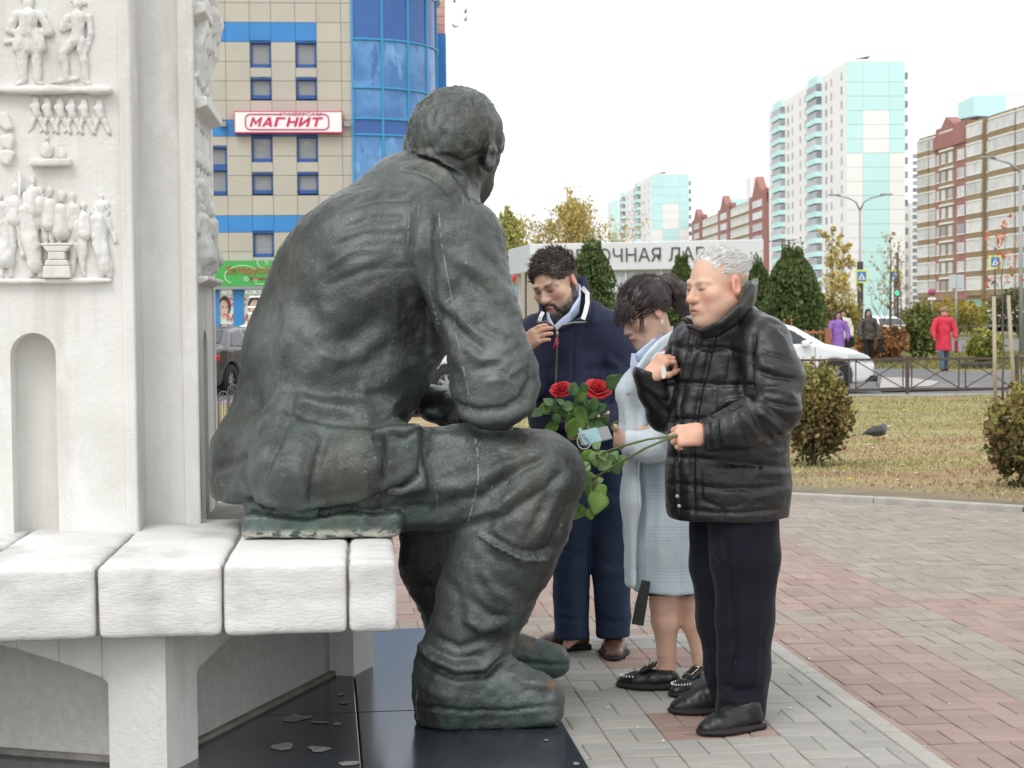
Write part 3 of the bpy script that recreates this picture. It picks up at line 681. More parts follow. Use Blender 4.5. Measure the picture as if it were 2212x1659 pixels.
for k, px in enumerate((79, 104, 131, 156, 183, 216)):
    if first is None: first = add_fig(px, 289, 75, marcher, 5, h=.005, fat=1.15)
    else:
        o = first.copy(); COL.objects.link(o); o.location = face_pt(px, 290 + k * .6) - face_pt(79, 289)
bust = [[((0, 88), 12), ((0, 80), 10)], [((0, 56), 22), ((0, 34), 24), ((0, 18), 26)], [((-20, 50), 9), ((-24, 24), 8), ((-6, 16), 6)], [((20, 50), 9), ((24, 24), 8), ((6, 14), 6)]]
add_fig(103, 345, 52, bust, 7, h=.006); add_fig(134, 345, 38, bust, 8, h=.006)
man = [[((0, 92), 8.5), ((0, 88), 8)], [((-10, 78), 6), ((10, 78), 6)], [((0, 72), 13), ((0, 58), 11)], [((-6, 56), 9), ((-8, 40), 9)], [((6, 56), 9), ((8, 40), 9)], [((-12, 76), 6), ((-17, 58), 5), ((-4, 50), 4.5)], [((12, 76), 6), ((17, 58), 5), ((6, 48), 4.5)], [((-6, 44), 9), ((-6, 22), 7), ((-6, 5), 5)], [((6, 44), 9), ((7, 22), 7), ((8, 5), 5)]]
woman_ = [[((0, 92), 8.5), ((0, 88), 8.5)], [((0, 74), 12), ((0, 56), 10), ((-1, 40), 14), ((0, 26), 17)], [((-11, 76), 5), ((-16, 58), 4.5), ((-6, 54), 4)], [((11, 76), 5), ((17, 60), 4.5), ((12, 48), 4)], [((-5, 26), 6), ((-5, 4), 4)], [((5, 26), 6), ((6, 4), 4)]]
coat = [[((0, 92), 8.5), ((0, 87), 8.5)], [((0, 76), 14), ((2, 56), 13), ((5, 34), 14), ((9, 14), 12)], [((-12, 76), 6), ((-15, 58), 6), ((0, 52), 5)], [((12, 76), 6), ((19, 58), 5), ((22, 48), 4.5)], [((4, 14), 6), ((4, 3), 5)], [((12, 14), 6), ((14, 3), 5)], [((-22, 84), 2.2), ((18, 0), 2)]]
crowd = [(14, 601, 158, woman_), (62, 601, 190, coat), (122, 560, 118, man), (168, 601, 160, man), (214, 601, 165, coat), (38, 560, 165, man), (88, 540, 140, man), (136, 520, 112, bust), (110, 500, 100, bust), (158, 505, 92, bust), (182, 520, 88, bust), (220, 520, 105, man), (34, 490, 95, bust), (72, 470, 92, bust), (0, 560, 150, man)]
for k, (px, py, s_, L_) in enumerate(crowd): add_fig(px, py, s_, L_, 20 + k, h=.006)
def relief_bar(pts_px, r, name, out=.02):
    bb = MB(); bb.tube([face_pt(x, y) - MU * out for x, y in pts_px], r, 6); return bb.build(name, m_white, stele)
# anvil pedestal, flags, ledges
bb = MB()
for z0, z1, w0, w1 in ((601, 575, 30, 28), (575, 562, 26, 22), (562, 545, 18, 18), (545, 532, 20, 30), (532, 526, 34, 34)):
    c0, c1 = face_pt(127, z0), face_pt(127, z1)
    for_ = .05; V = [c0 - MV * w0 * FPX6 + MU * .01, c0 + MV * w0 * FPX6 + MU * .01, c0 + MV * w0 * FPX6 - MU * for_, c0 - MV * w0 * FPX6 - MU * for_, c1 - MV * w1 * FPX6 + MU * .01, c1 + MV * w1 * FPX6 + MU * .01, c1 + MV * w1 * FPX6 - MU * for_, c1 - MV * w1 * FPX6 - MU * for_]
    bb.add(V, [(0, 3, 2, 1), (4, 5, 6, 7), (0, 1, 5, 4), (1, 2, 6, 5), (2, 3, 7, 6), (3, 0, 4, 7)])
bb.build('relief_anvil', m_white, stele, bevel=.006)
for pts in ([(-6, 240), (18, 246), (32, 278), (14, 284), (-8, 262)], [(2, 296), (26, 288), (34, 300), (24, 328), (6, 318)], [(-4, 330), (20, 322), (36, 330), (20, 360), (4, 352)]):
    bb = MB(); q = [face_pt(*p) + MU * .01 for p in pts]; n = len(q); t = -MU * .035
    bb.add(q + [p + t for p in q], [tuple(range(n - 1, -1, -1)), tuple(range(n, 2 * n))] + [(i, (i + 1) % n, n + (i + 1) % n, n + i) for i in range(n)]); bb.build('relief_banner', m_white, stele, bevel=.008)
relief_bar([(42, 470), (46, 372)], .006, 'relief_staff'); relief_bar([(25, 440), (62, 560)], .006, 'relief_staff')
bb = MB(); c = face_pt(112, 352); bb.box(c - MU * .012, (88 * FPX6, .05, 16 * FPX6), ax=(MV, MU, UP)); bb.build('relief_tribune', m_white, stele, bevel=.008)
def ledge(py0, py1, out, seed, px1=244):
    x1 = face_pt(px1, py0) @ MV; x0 = a_v - 2 * HW + .04; zt_, zb_ = face_pt(100, py0)[2], face_pt(100, py1)[2]
    S = SDF((x0 - .02, -.05, zb_ - .05), (x1 + .02, out + .05, zt_ + .03), .011); S.rbox(((x0 + x1) / 2, out / 2 - .02, (zt_ + zb_) / 2), ((x1 - x0) / 2, out / 2 + .02, (zt_ - zb_) / 2), .007)
    P, F = S.skin(); N_ = vnormals(P, F); P = P + N_ * (.006 * fbm(P * 14 + seed, 3, seed))[:, None]
    Q = P[:, :1] * MV + MU * fr - P[:, 1:2] * MU + P[:, 2:] * UP; o = link('relief_ledge', mesh_np('relief_ledge', Q, F), stele); setmats(o, m_white)
ledge(188, 204, .042, 1); ledge(602, 612, .036, 2)
# figures and ledges of the second face, seen along the wall
BN = MV; B3 = lambda u_, z: MV * (b_v - .005) + MU * u_ + UP * z
def bz(py): return W(450, py, 6.6)[2]
for k, (py, s_, n_) in enumerate(((600, 1.05, 5), (480, .8, 5), (560, .9, 4), (300, .55, 6), (370, .45, 4), (188, 1.35, 3), (60, 1.2, 3))):
    for q in range(n_):
        u_ = b_u + .1 + (2 * HW - .2) * (q + .5) / n_ + random.uniform(-.02, .02)
        L_ = random.choice([man, coat, woman_, soldier1] if py != 188 else [soldier1, soldier2]); sc = s_ * 155 / 100 * FPX6 * 1.08 * (1.0 if py in (600, 188, 60) else .8)
        if py == 300: L_ = marcher; sc *= .8
        if py == 370: L_ = bust; sc *= .9
        Q, F = relief(B3(u_, bz(py)), MU, BN, sc, L_, h=.009, flat=1.3, seed=k * 9 + q); o = link('relief_figure', mesh_np('relief_figure', Q, F), stele); setmats(o, m_white)
for py0, py1, out in ((600, 620, .05), (228, 258, .055), (34, 64, .055)):
    bb = MB(); z1, z0 = bz(py0), bz(py1); bb.prism([(0, z0), (out, z0 + .02), (out, z1), (0, z1)], MV * (b_v - .002) + MU * (b_u + .05), MV, UP, MU * (2 * HW - .1)); bb.build('relief_ledge', m_white, stele, bevel=.006)
# ------------------------------------------------------------------ the shop building across the drive
m_beige = mat('beige_panel', (0.47, 0.435, 0.37), (0.51, 0.475, 0.405), scale=.8, rough=.55, spec=.4, rnd=.035)
m_blue = mat('blue_panel', (0.035, 0.22, 0.56), (0.04, 0.25, 0.60), scale=.8, rough=.4, spec=.5, rnd=.05)
m_dblue = mat('dark_blue_frame', (0.03, 0.10, 0.32), rough=.4)
m_joint = mat('joint_grey', (0.22, 0.21, 0.19), rough=.9)
m_room = mat('room_grey', (0.56, 0.58, 0.57), (0.46, 0.48, 0.48), scale=2, rough=.9)
m_lamp = mat('tube_light', (0.9, 0.9, 0.85), emis=(1, 0.97, 0.88), estr=1.6)
m_glass = mat('window_glass', (0.34, 0.35, 0.37), rough=.1, spec=.6, alpha=.72)
m_bglass = mat('blue_glass', (0.055, 0.18, 0.44), (0.12, 0.31, 0.60), scale=.8, detail=3, lo=.38, hi=.62, rough=.12, spec=.55, layers=[((0.03, 0.10, 0.30), 1.3, (1, 1, .4), .55, .62, .7), ((0.24, 0.46, 0.80), 1.1, (1, 1, .5), .60, .66, .6)])  # blue glass: colour patches stand in for reflections and the interior behind
m_spand = mat('blue_spandrel', (0.03, 0.10, 0.33), (0.04, 0.13, 0.40), scale=.5, rough=.15, spec=.5)
m_mull = mat('teal_mullion', (0.05, 0.30, 0.55), rough=.4)
m_wsign = mat('white_sign', (0.86, 0.86, 0.86), rough=.4)
m_red = mat('crimson', (0.62, 0.02, 0.12), rough=.4); m_redt = mat('sign_red', (0.62, 0.05, 0.06), rough=.4)
m_green = mat('sign_green', (0.07, 0.40, 0.09), rough=.4)
m_ltg = mat('pale_green', (0.55, 0.80, 0.55), rough=.4)
m_grey = mat('grey_paint', (0.30, 0.31, 0.32), rough=.5); m_dgrey = mat('dark_grey', (0.05, 0.05, 0.055), rough=.6)
m_pinkt = mat('pink_tile', (0.58, 0.30, 0.26), (0.62, 0.36, 0.31), scale=.6, rough=.6)
FA = R(4.8); fv = np.array([math.cos(FA), math.sin(FA), 0]); fn = np.array([math.sin(FA), -math.cos(FA), 0]); Q0 = W(620, 600, 64.0)
shop = thing('shop_building', 'beige and blue panelled shop building with a round blue glass corner', 'building', tuple(W(620, 770, 64) * np.array([1, 1, 0]) + UP * Z_ROAD))
def fs(px, py=300): return onplane(px, py, Q0, fn) @ fv
def fz(py, px=620): return onplane(px, py, Q0, fn)[2]
def FP(s_, z, out=0): return fv * s_ + fn * (Q0 @ fn + out) + UP * z
cols = [fs(x) for x in (388, 442, 490, 542.6, 588.6, 640.6, 686.7, 739.5, 763)]
rows = [fz(y) for y in (-80, -37, 6.2, 48.2, 90.8, 133, 175, 217, 259, 294.6, 337, 379, 422, 465, 501.5, 543, 563)]
def fbox(s0, s1, z0, z1, out0, out1, name, m, parent, bevel=0):
    b = MB(); b.box(FP((s0 + s1) / 2, (z0 + z1) / 2, (out0 + out1) / 2), (abs(s1 - s0), abs(out1 - out0), abs(z1 - z0)), ax=(fv, -fn, UP)); return b.build(name, m, parent, bevel=bevel)
wins = {}                       # (column, window top px, bottom px)
WIN = [(c, a, b_) for c in (3, 5) for a, b_ in ((91, 146), (170, 213), (294.6, 350), (375, 418), (501.5, 555))] + [(1, 318, 362), (1, 366, 420)]
def wall_cells(c):
    """vertical pieces of a column not taken by windows"""
    ws = sorted([(a, b_) for cc, a, b_ in WIN if cc == c]); zs = []
    for r in range(len(rows) - 1):
        z1, z0 = rows[r], rows[r + 1]; seg = [(z0, z1)]
        for a, b_ in ws:
            wa, wb = fz(a), fz(b_); ns = []
            for lo, hi in seg:
                if wb >= hi or wa <= lo: ns.append((lo, hi)); continue
                if wb > lo + .1: ns.append((lo, wb))
                if wa < hi - .1: ns.append((wa, hi))
            seg = ns
        zs += [(r, lo, hi) for lo, hi in seg]
    return zs
for c in range(len(cols) - 1):
    for r, lo, hi in wall_cells(c):
        blue = (r in (3, 13) and c <= 5) or (r == 8 and c <= 5)
        fbox(cols[c] + .008, cols[c + 1] - .008, lo + .008, hi - .008, -.35, 0, 'facade_panel', m_blue if blue else m_beige, shop)
fbox(cols[0] - 6, cols[-1], Z_ROAD - .1, rows[0] + 3, -1.4, -1.2, 'back_wall', m_room, shop); fbox(cols[0] - 6, cols[0], rows[-1], rows[0], -.36, -.01, 'side_wall', m_beige, shop)
b = MB()
for c in cols: b.box(FP(c, (rows[0] + rows[-1]) / 2, -.19), (.024, .3, rows[0] - rows[-1]), ax=(fv, -fn, UP))
b.build('panel_joint', m_joint, shop)
m_curt = mat('lace_curtain', (0.55, 0.56, 0.55), rough=.9)
for n, (c, a, b_) in enumerate(WIN):
    s0, s1, z1, z0 = cols[c] + .012, cols[c + 1] - .012, fz(a), fz(b_); fw = .07; bb = MB(); s_ = (s0 + s1) / 2; zc = (z0 + z1) / 2
    for q in ((s0 + fw / 2, zc, fw, z1 - z0), (s1 - fw / 2, zc, fw, z1 - z0), (s_, z0 + fw, s1 - s0, fw * 2), (s_, z1 - fw / 2, s1 - s0, fw)): bb.box(FP(q[0], q[1], -.15), (q[2], .12, q[3]), ax=(fv, -fn, UP))
    bb.box(FP(s_, z1 + .02, -.1), (s1 - s0, .2, .1), ax=(fv, -fn, UP))
    w = bb.build('window', m_dblue, shop); bb = MB(); bb.box(FP(s_, zc, -.18), (s1 - s0 - .1, .01, z1 - z0 - .1), ax=(fv, -fn, UP)); p = link('pane', bb.mesh('pane'), w); p.data.materials.append(m_glass); p.matrix_parent_inverse = Matrix()
    p.parent = w
    bb = MB(); big = z1 - z0 > .8
    if c == 3 or c == 5:
        for k in range(5 if a in (294.6, 501.5) else 0):
            zz = z1 - .14 - .11 * k * (1.0 if k < 3 else 1.4); sw = random.uniform(.12, .5); bb.box(FP(s0 + .12 + random.uniform(.1, s1 - s0 - .3 - sw * .4), zz, -.9), (sw, .05, .022), ax=(fv, -fn, UP))
        if bb.v: q = bb.build('strip_light', m_lamp, w); q.matrix_parent_inverse = Matrix(); q['kind'] = 'stuff'
# round corner of blue glass
s762 = cols[-1]; RC = 3.35; cc = FP(s762, 0, -RC)
def cyl(a, z, r=RC): return cc + fn * r * math.cos(a) + fv * r * math.sin(a) + UP * z
ztop = 14.0; zr = [ztop, fz(84, 764), fz(189, 764), fz(256, 764), fz(291, 764), fz(393, 764), fz(458, 764), fz(495, 764), fz(590, 764)]
angs = [R(19.5 * k) for k in range(8)]
for r in range(len(zr) - 1):
    for k in range(7):
        bb = MB(); n = 5; z1, z0 = zr[r] - .03, zr[r + 1] + .03; av = np.linspace(angs[k] + .012, angs[k + 1] - .012, n)
        V = [cyl(a, z0) for a in av] + [cyl(a, z1) for a in av]; bb.add(V, [(i, i + 1, n + i + 1, n + i) for i in range(n - 1)], smooth=True)
        bb.build('glass_panel' if r % 3 != 0 else 'spandrel_panel', m_spand if r % 3 == 0 else m_bglass, shop)
for k in range(8):
    bb = MB(); bb.box(cyl(angs[k], (zr[0] + zr[-1]) / 2, RC + .01), (.09, .09, zr[0] - zr[-1]), rz=FA + angs[k]); bb.build('mullion', m_mull, shop)
for z in zr[1:]:
    bb = MB(); bb.tube([cyl(a, z, RC + .015) for a in np.linspace(0, R(136), 24)], .05, 6); bb.build('transom', m_mull, shop)
bb = MB(); bb.tube([cyl(a, ztop + .1, RC + .1) for a in np.linspace(0, R(136), 24)], .12, 6); bb.build('roof_rim', m_wsign, shop)
bb = MB(); bb.lathe([(RC - .5, zr[-1]), (RC - .5, ztop)], c=cc, n=24); bb.build('inner_core', m_spand, shop)
for nm, px0, px1, py0, py1, m_ in (('tile_pier', 925, 962.5, -40, 73, m_pinkt), ('blue_pier', 927, 964, 73, 460, m_blue)):
    a, c = W(px0, 200, 70), W(px1, 200, 70); z1, z0 = W(940, py0, 70)[2], W(940, py1, 70)[2]; bb = MB()
    k = 6 if 'tile' in nm else 1
    for i in range(k):
        h0, h1 = z0 + (z1 - z0) * i / k, z0 + (z1 - z0) * (i + 1) / k; bb.box(((a[0] + c[0]) / 2, 70.3, (h0 + h1) / 2), (c[0] - a[0], .6, h1 - h0 - .02))
    bb.build(nm, m_, shop)
# round the corner the ground floor: green fascia, blue piers, posters, all behind the parked cars
FONT_SHEAR = 0.25
def text(name, s_, size, o, ax, ay, m, parent=None, shear=0.0, extr=.01, align='CENTER', sx=1.0, off=0.0):
    cu = bpy.data.curves.new(name, 'FONT'); cu.body = s_; cu.size = size; cu.align_x = align; cu.align_y = 'CENTER'; cu.shear = shear; cu.extrude = extr; cu.offset = off
    t = bpy.data.objects.new(name, cu); COL.objects.link(t); ax = np.asarray(ax, float); ay = np.asarray(ay, float); az = np.cross(ax, ay)
    t.matrix_world = Matrix(((*[ax[0] * sx, ay[0], az[0]], o[0]), (*[ax[1] * sx, ay[1], az[1]], o[1]), (*[ax[2] * sx, ay[2], az[2]], o[2]), (0, 0, 0, 1)))
    dg = bpy.context.evaluated_depsgraph_get(); dg.update(); me = bpy.data.meshes.new_from_object(t.evaluated_get(dg)); me.transform(t.matrix_world); bpy.data.objects.remove(t)
    o_ = link(name, me, parent); me.materials.clear(); me.materials.append(m)
    if parent is not None and not parent.get('_w'): o_.matrix_parent_inverse = Matrix()
    return o_
sg = thing('green_shop_sign', 'green shop fascia with red lettering and white scrolls', 'sign', tuple(FP(fs(540), fz(618), .2)))
x0, x1 = fs(420), fs(690); z1, z0 = fz(563.5), fz(618); fbox(x0, x1, z0, z1, .02, .28, 'board', m_green, sg); fbox(x0, x1, z0 - .11, z0 - .005, 0, .30, 'edge_rail', m_grey, sg)
text('lettering', 'Белорусская косметика', .40, FP(fs(486), fz(584), .30), fv, UP, m_redt, sg, align='LEFT', sx=.80); text('lettering', 'фирменный магазин', .17, FP(fs(535), fz(601), .30), fv, UP, m_redt, sg, align='LEFT')
def scroll(pts, r, nm='scroll', par=sg, m=m_ltg, out=.29):
    bb = MB(); bb.tube([FP(fs(x), fz(y), out) for x, y in pts], r, 5); bb.build(nm, m, par)
def spiral(cx, cy, r0, turns, start=0, sgn=1): return [(cx + r0 * (1 - t * .85) * math.cos(start + sgn * t * turns * 6.28), cy + r0 * (1 - t * .85) * math.sin(start + sgn * t * turns * 6.28)) for t in np.linspace(0, 1, 22)]
arc = lambda cx, cy, rx, ry, a0, a1: [(cx + rx * math.cos(a), cy + ry * math.sin(a)) for a in np.linspace(a0, a1, 14)]
scroll(arc(502, 596, 20, 16, 1.9, 4.2), .022); scroll(spiral(528, 602, 6, 1.4, 0), .018); scroll(spiral(548, 606, 5, 1.3, 3), .018); scroll(arc(520, 588, 30, 14, 3.6, 5.9), .018); scroll(arc(575, 566, 22, 16, 1.8, 3.4), .018); scroll(spiral(572, 568, 5, 1.2, 2, -1), .016); scroll(arc(560, 600, 40, 14, .2, 1.9), .018); scroll(arc(606, 590, 18, 14, 2.6, 5), .018); scroll(spiral(592, 600, 6, 1.3, 1), .016)
fbox(cols[0] - 6, cols[-1], Z_ROAD, fz(624), -1.1, -.6, 'ground_wall', m_dblue, shop)
for a, c in ((498.5, 520), (572, 590), (640, 662), (448, 468)): fbox(fs(a), fs(c), Z_ROAD, fz(622), -.5, .02, 'pier', m_blue, shop)
m_pb = mat('poster_paper', (0.62, 0.70, 0.64), (0.72, 0.74, 0.68), scale=1.2, rough=.4); m_skin_p = mat('print_skin', (0.62, 0.46, 0.36), rough=.5); m_hair_p = mat('print_dark', (0.07, 0.05, 0.05), rough=.5); m_lit = mat('lit_window', (0.8, 0.85, 0.8), emis=(.8, .9, .85), estr=.55)
for n, (a, c) in enumerate(((467.5, 498), (520.5, 571.5), (590.5, 639.5))):
    w = thing('window_poster', ('shop window poster of a face in a dark scarf beside the stele edge', 'shop window poster of a smiling face crossed by ceiling lights, under the green fascia', 'shop window poster mostly hidden behind the bronze back')[n], 'poster', tuple(FP(fs((a + c) / 2), Z_ROAD, -.05)))
    s0, s1, z1, z0 = fs(a), fs(c), fz(624), fz(722); fbox(s0, s1, z0, z1, -.5, -.06, 'sheet', m_pb, w)
    def ellp(cx, cy, rx, ry, m_, out, nm, hole=0):
        bb = MB(); V = [FP(fs(cx + rx * math.cos(t)), fz(cy + ry * math.sin(t)), out) for t in np.linspace(0, 6.28, 20, endpoint=False)]; bb.add(V, [tuple(range(20))]); bb.build(nm, m_, w)
    cx = a + (12 if n == 0 else (c - a) / 2); k = 1 if n else .8
    ellp(cx, 660, 17 * k, 22, m_hair_p, -.055, 'printed_hair'); ellp(cx - (1 if n else 3), 667, 12.5 * k, 20, m_skin_p, -.05, 'printed_face'); ellp(cx - 5 * k, 662, 2.6, 1.2, m_hair_p, -.045, 'printed_eye'); ellp(cx + 5 * k, 662, 2.6, 1.2, m_hair_p, -.045, 'printed_eye'); ellp(cx - 1, 678, 5, 1.6, m_redt, -.045, 'printed_mouth')
    fbox(s0 + .05, s1 - .05, fz(633), fz(626), -.055, -.045, 'lit_band', m_lit, w); text('lettering', 'ВIТЭКС  БЕЛИТА' if n else 'ВIТЭКС', .13, FP((s0 + s1) / 2, fz(630), -.03), fv, UP, m_dgrey, w); text('lettering', 'С' if n == 0 else 'С      О', .36, FP(fs(a + 24) if n == 0 else (s0 + s1) / 2, fz(652), -.03), fv, UP, m_redt, w); text('lettering', 'М' if n == 0 else 'М      А', .36, FP(fs(a + 24) if n == 0 else (s0 + s1) / 2, fz(686), -.03), fv, UP, m_redt, w)
    fbox(s0 + .05, s1 - .05, fz(706), fz(697), -.055, -.045, 'pale_band', m_wsign, w); text('lettering', 'БЕЛИТА' if n else 'ВIТЭКС', .15, FP((s0 + s1) / 2, fz(702), -.03), fv, UP, m_dgrey, w)
    if n:
        for y in (640, 662, 676, 690): fbox(fs(cx - 14 + random.uniform(-3, 3)), fs(cx + 16), fz(y + 1.2), fz(y - .6), -.046, -.04, 'strip_light', m_lamp, w)
# supermarket sign box
sm = thing('supermarket_sign', 'white supermarket sign box with crimson slanted letters between window rows', 'sign', tuple(FP(fs(622), fz(289), .2)))
x0, x1, z1, z0 = fs(509, 266), fs(738, 266), fz(244), fz(287); fbox(x0, x1, z0, z1, .05, .32, 'box', m_wsign, sm); fbox(x0 - .03, x1 + .03, z0 - .045, z0 - .002, .04, .33, 'trim', m_red, sm); fbox(x0 - .03, x1 + .03, z1 + .002, z1 + .03, .04, .33, 'trim', m_red, sm); fbox(x0 - .03, x0 - .002, z0, z1, .04, .33, 'trim', m_red, sm); fbox(x1 + .002, x1 + .03, z0, z1, .04, .33, 'trim', m_red, sm)
GL = {'М': [[(0, 0), (.2, 0), (.2, 1), (0, 1)], [(.8, 0), (1, 0), (1, 1), (.8, 1)], [(.2, 1), (.2, .68), (.5, .18), (.5, .5)], [(.5, .5), (.5, .18), (.8, .68), (.8, 1)]],
      'А': [[(0, 0), (.24, 0), (.55, 1), (.36, 1)], [(.45, 1), (.36, 1), (.76, 0), (1, 0), (.64, 1)], [(.25, .2), (.75, .2), (.68, .38), (.32, .38)]],
      'Г': [[(0, 0), (.26, 0), (.26, 1), (0, 1)], [(.26, .8), (.9, .8), (.9, 1), (.26, 1)]], 'Н': [[(0, 0), (.24, 0), (.24, 1), (0, 1)], [(.76, 0), (1, 0), (1, 1), (.76, 1)], [(.24, .4), (.76, .4), (.76, .6), (.24, .6)]],
      'И': [[(0, 0), (.24, 0), (.24, 1), (0, 1)], [(.76, 0), (1, 0), (1, 1), (.76, 1)], [(.24, .05), (.24, .38), (.76, .95), (.76, .62)]], 'Т': [[(.38, 0), (.62, 0), (.62, .8), (.38, .8)], [(0, .8), (1, .8), (1, 1), (0, 1)]]}
lw = (fs(700) - fs(541)) / 6.35; z0_ = fz(275.5); lh = fz(255.5) - z0_; sx_ = fs(541)
for n, ch in enumerate('МАГНИТ'):
    bb = MB()
    for k, pg_ in enumerate(GL[ch]): bb.prism([(x * lw * .88 + y * lh * .28, y * lh) for x, y in pg_], FP(sx_ + lw * 1.04 * n, z0_, .322), fv, UP, fn * (.018 + .001 * k))
    bb.build('letter', m_red, sm)
text('lettering', 'УНИВЕРСАМ', .155, FP(fs(649), fz(249.2), .335), fv, UP, m_red, sm, shear=.3, sx=1.6)
xa, xb, za, zb_ = fs(532), fs(711), fz(249), fz(282); r = .18
def rr(): 
    P_ = []
    for cx, cz, a0 in ((xb - r, za - r, 0), (xa + r, za - r, 90), (xa + r, zb_ + r, 180), (xb - r, zb_ + r, 270)):
        P_ += [FP(cx + r * math.cos(R(a0 + t)), cz + r * math.sin(R(a0 + t)), .335) for t in range(0, 91, 15)]
    return P_
q = rr(); xg0, xg1 = fs(610), fs(686); bb = MB()
q2 = [p for p in q[:7]]; bb.tube([FP(xg1, za, .335)] + q[6::-1][::-1][6::-1] if False else [FP(xg1, za, .335), FP(xb - r, za, .335)] + q[6::-1][1:] + q[27:20:-1] + q[20:13:-1] + q[13:6:-1] + [FP(xg0, za, .335)], .022, 6); bb.build('outline', m_red, sm)
for k, px in enumerate((483, 751)):
    f = thing('flood_lamp', ('small grey floodlight on the facade beside the left end of the white sign', 'small grey floodlight on the facade just right of the white sign')[k], 'lamp', tuple(FP(fs(px), fz(270), 0)), group='floodlights on the facade'); fbox(fs(px - 7), fs(px + 7), fz(275), fz(264), .1, .3, 'lamp_head', m_grey, f); fbox(fs(px - 1), fs(px + 1), fz(264), fz(258), 0, .25, 'bracket', m_grey, f)

# ------------------------------------------------------------------ white flower pavilion
m_pav = mat('pavilion_white', (0.69, 0.70, 0.71), (0.64, 0.65, 0.67), scale=.7, rough=.5, bump=.01, bscale=1.2); m_pavw = mat('pavilion_wall', (0.53, 0.55, 0.57), (0.59, 0.60, 0.62), scale=.5, rough=.6); m_ltr = mat('letter_grey', (0.10, 0.10, 0.10), rough=.6); m_beam = mat('beige_beam', (0.42, 0.36, 0.29), rough=.8)
PA = W(1145, 587, 57.0); PB = W(1650, 585, 55.2); pvx = (PB - PA) * np.array([1, 1, 0]); plen = np.linalg.norm(pvx); pvx /= plen; pvn = np.array([pvx[1], -pvx[0], 0])
pav = thing('flower_pavilion', 'white flower shop pavilion with a boxed sign band above its walls', 'building', tuple(PA * np.array([1, 1, 0]) + UP * Z_ROAD))
zb0, zb1 = PA[2], W(1145, 527, 57)[2]; PS = W(1098, 587, 61.6); side = (PS - PA) * np.array([1, 1, 0]); slen = np.linalg.norm(side); side /= slen
def PP(s_, z, o=0, dp=0): return PA * np.array([1, 1, 0]) + pvx * s_ + pvn * o + side * dp + UP * z
bb = MB(); bb.prism([(0, 0), (plen, 0), (plen, 1), (0, 1)], PP(0, zb0), pvx, side * slen, UP * (zb1 - zb0)); bb.build('sign_band', m_pav, pav, bevel=.03)
bb = MB(); bb.prism([(.35, .06), (plen - .2, .06), (plen - .2, 1), (.35, 1)], PP(0, Z_ROAD), pvx, side * slen, UP * (zb0 - Z_ROAD - .002)); bb.build('wall', m_pavw, pav)
for s_ in np.arange(.9, plen - .5, 1.2): bb = MB(); bb.box(PP(s_, (Z_ROAD + zb0) / 2, .0, .04 * slen), (.05, .04, zb0 - Z_ROAD - .01), ax=(pvx, -pvn, UP)); bb.build('wall_batten', m_pav, pav)
bb = MB(); bb.box(PP(.55, (Z_ROAD + zb0) / 2, .05), (.22, .22, zb0 - Z_ROAD - .006), ax=(pvx, -pvn, UP)); bb.build('corner_post', m_pav, pav)
for s_, w_, nm in ((.05, .5, 'beam'), (-.35, .12, 'drain_pipe')): bb = MB(); bb.box(PP(s_, (Z_ROAD + zb0) / 2, -.6), (w_, .3, zb0 - Z_ROAD - .006), ax=(pvx, -pvn, UP)); bb.build(nm, m_beam, pav)
def ps(px): return (onplane(px, 556, PA, pvn) - PA) @ pvx
text('lettering', 'ЦВЕТОЧНАЯ ЛАВКА', .62, PP((ps(1225) + ps(1590)) / 2 - .35, zb0 + .50 * (zb1 - zb0), .02), pvx, UP, m_ltr, pav, sx=1.0)
text('lettering', '·  Подарки  ·', .50, PP(ps(1425), zb0 - .47, -.20), pvx, UP, m_ltr, pav, shear=.35); text('lettering', 'ЕНЕРАЛЬСКАЯ' if False else 'ЕНЕ', .36, PP(ps(1318), zb0 - .98, -.20), pvx, UP, m_ltr, pav)
text('lettering', 'ЦВЕТЫ', .22, PA * np.array([1, 1, 0]) + side * slen * .55 - np.cross(side, UP) * (-.02 if False else .02) * -1 + UP * (zb0 + .55), -side, UP, m_grey, pav)
kz = thing('brick_kiosk', 'small orange and beige kiosk with a blue lettered board left of the pavilion', 'building', tuple(W(1100, 700, 66) * np.array([1, 1, 0]) + UP * Z_ROAD))
m_ob = mat('orange_brick', (0.48, 0.24, 0.14), (0.58, 0.42, 0.30), scale=5, rough=.9); m_aq = mat('aqua_board', (0.25, 0.55, 0.62), rough=.5); m_btx = mat('blue_letters', (0.05, 0.15, 0.5), rough=.5)
a, c = W(1070, 600, 66), W(1145, 600, 66); bb = MB(); bb.box(((a[0] + c[0]) / 2, 66.6, (W(1100, 575, 66)[2] + Z_ROAD) / 2), (c[0] - a[0], 1, W(1100, 575, 66)[2] - Z_ROAD)); bb.build('wall', m_ob, kz)
a, c = W(1100, 640, 65.9), W(1118, 640, 65.9); bb = MB(); bb.box(((a[0] + c[0]) / 2, 66, (W(1100, 618, 66)[2] + W(1100, 648, 66)[2]) / 2), (c[0] - a[0], .1, .55)); bb.build('board', m_aq, kz); text('lettering', 'ВО', .3, W(1110, 638, 65.8), (1, 0, 0), UP, m_btx, kz)
a = W(1105, 610, 65.9); bb = MB(); bb.tube([W(1090, 612, 65.8), W(1100, 610, 65.8), W(1108, 602, 65.8), (W(1112, 592, 65.8))], .12, 6); bb.build('red_awning', m_redt, kz)

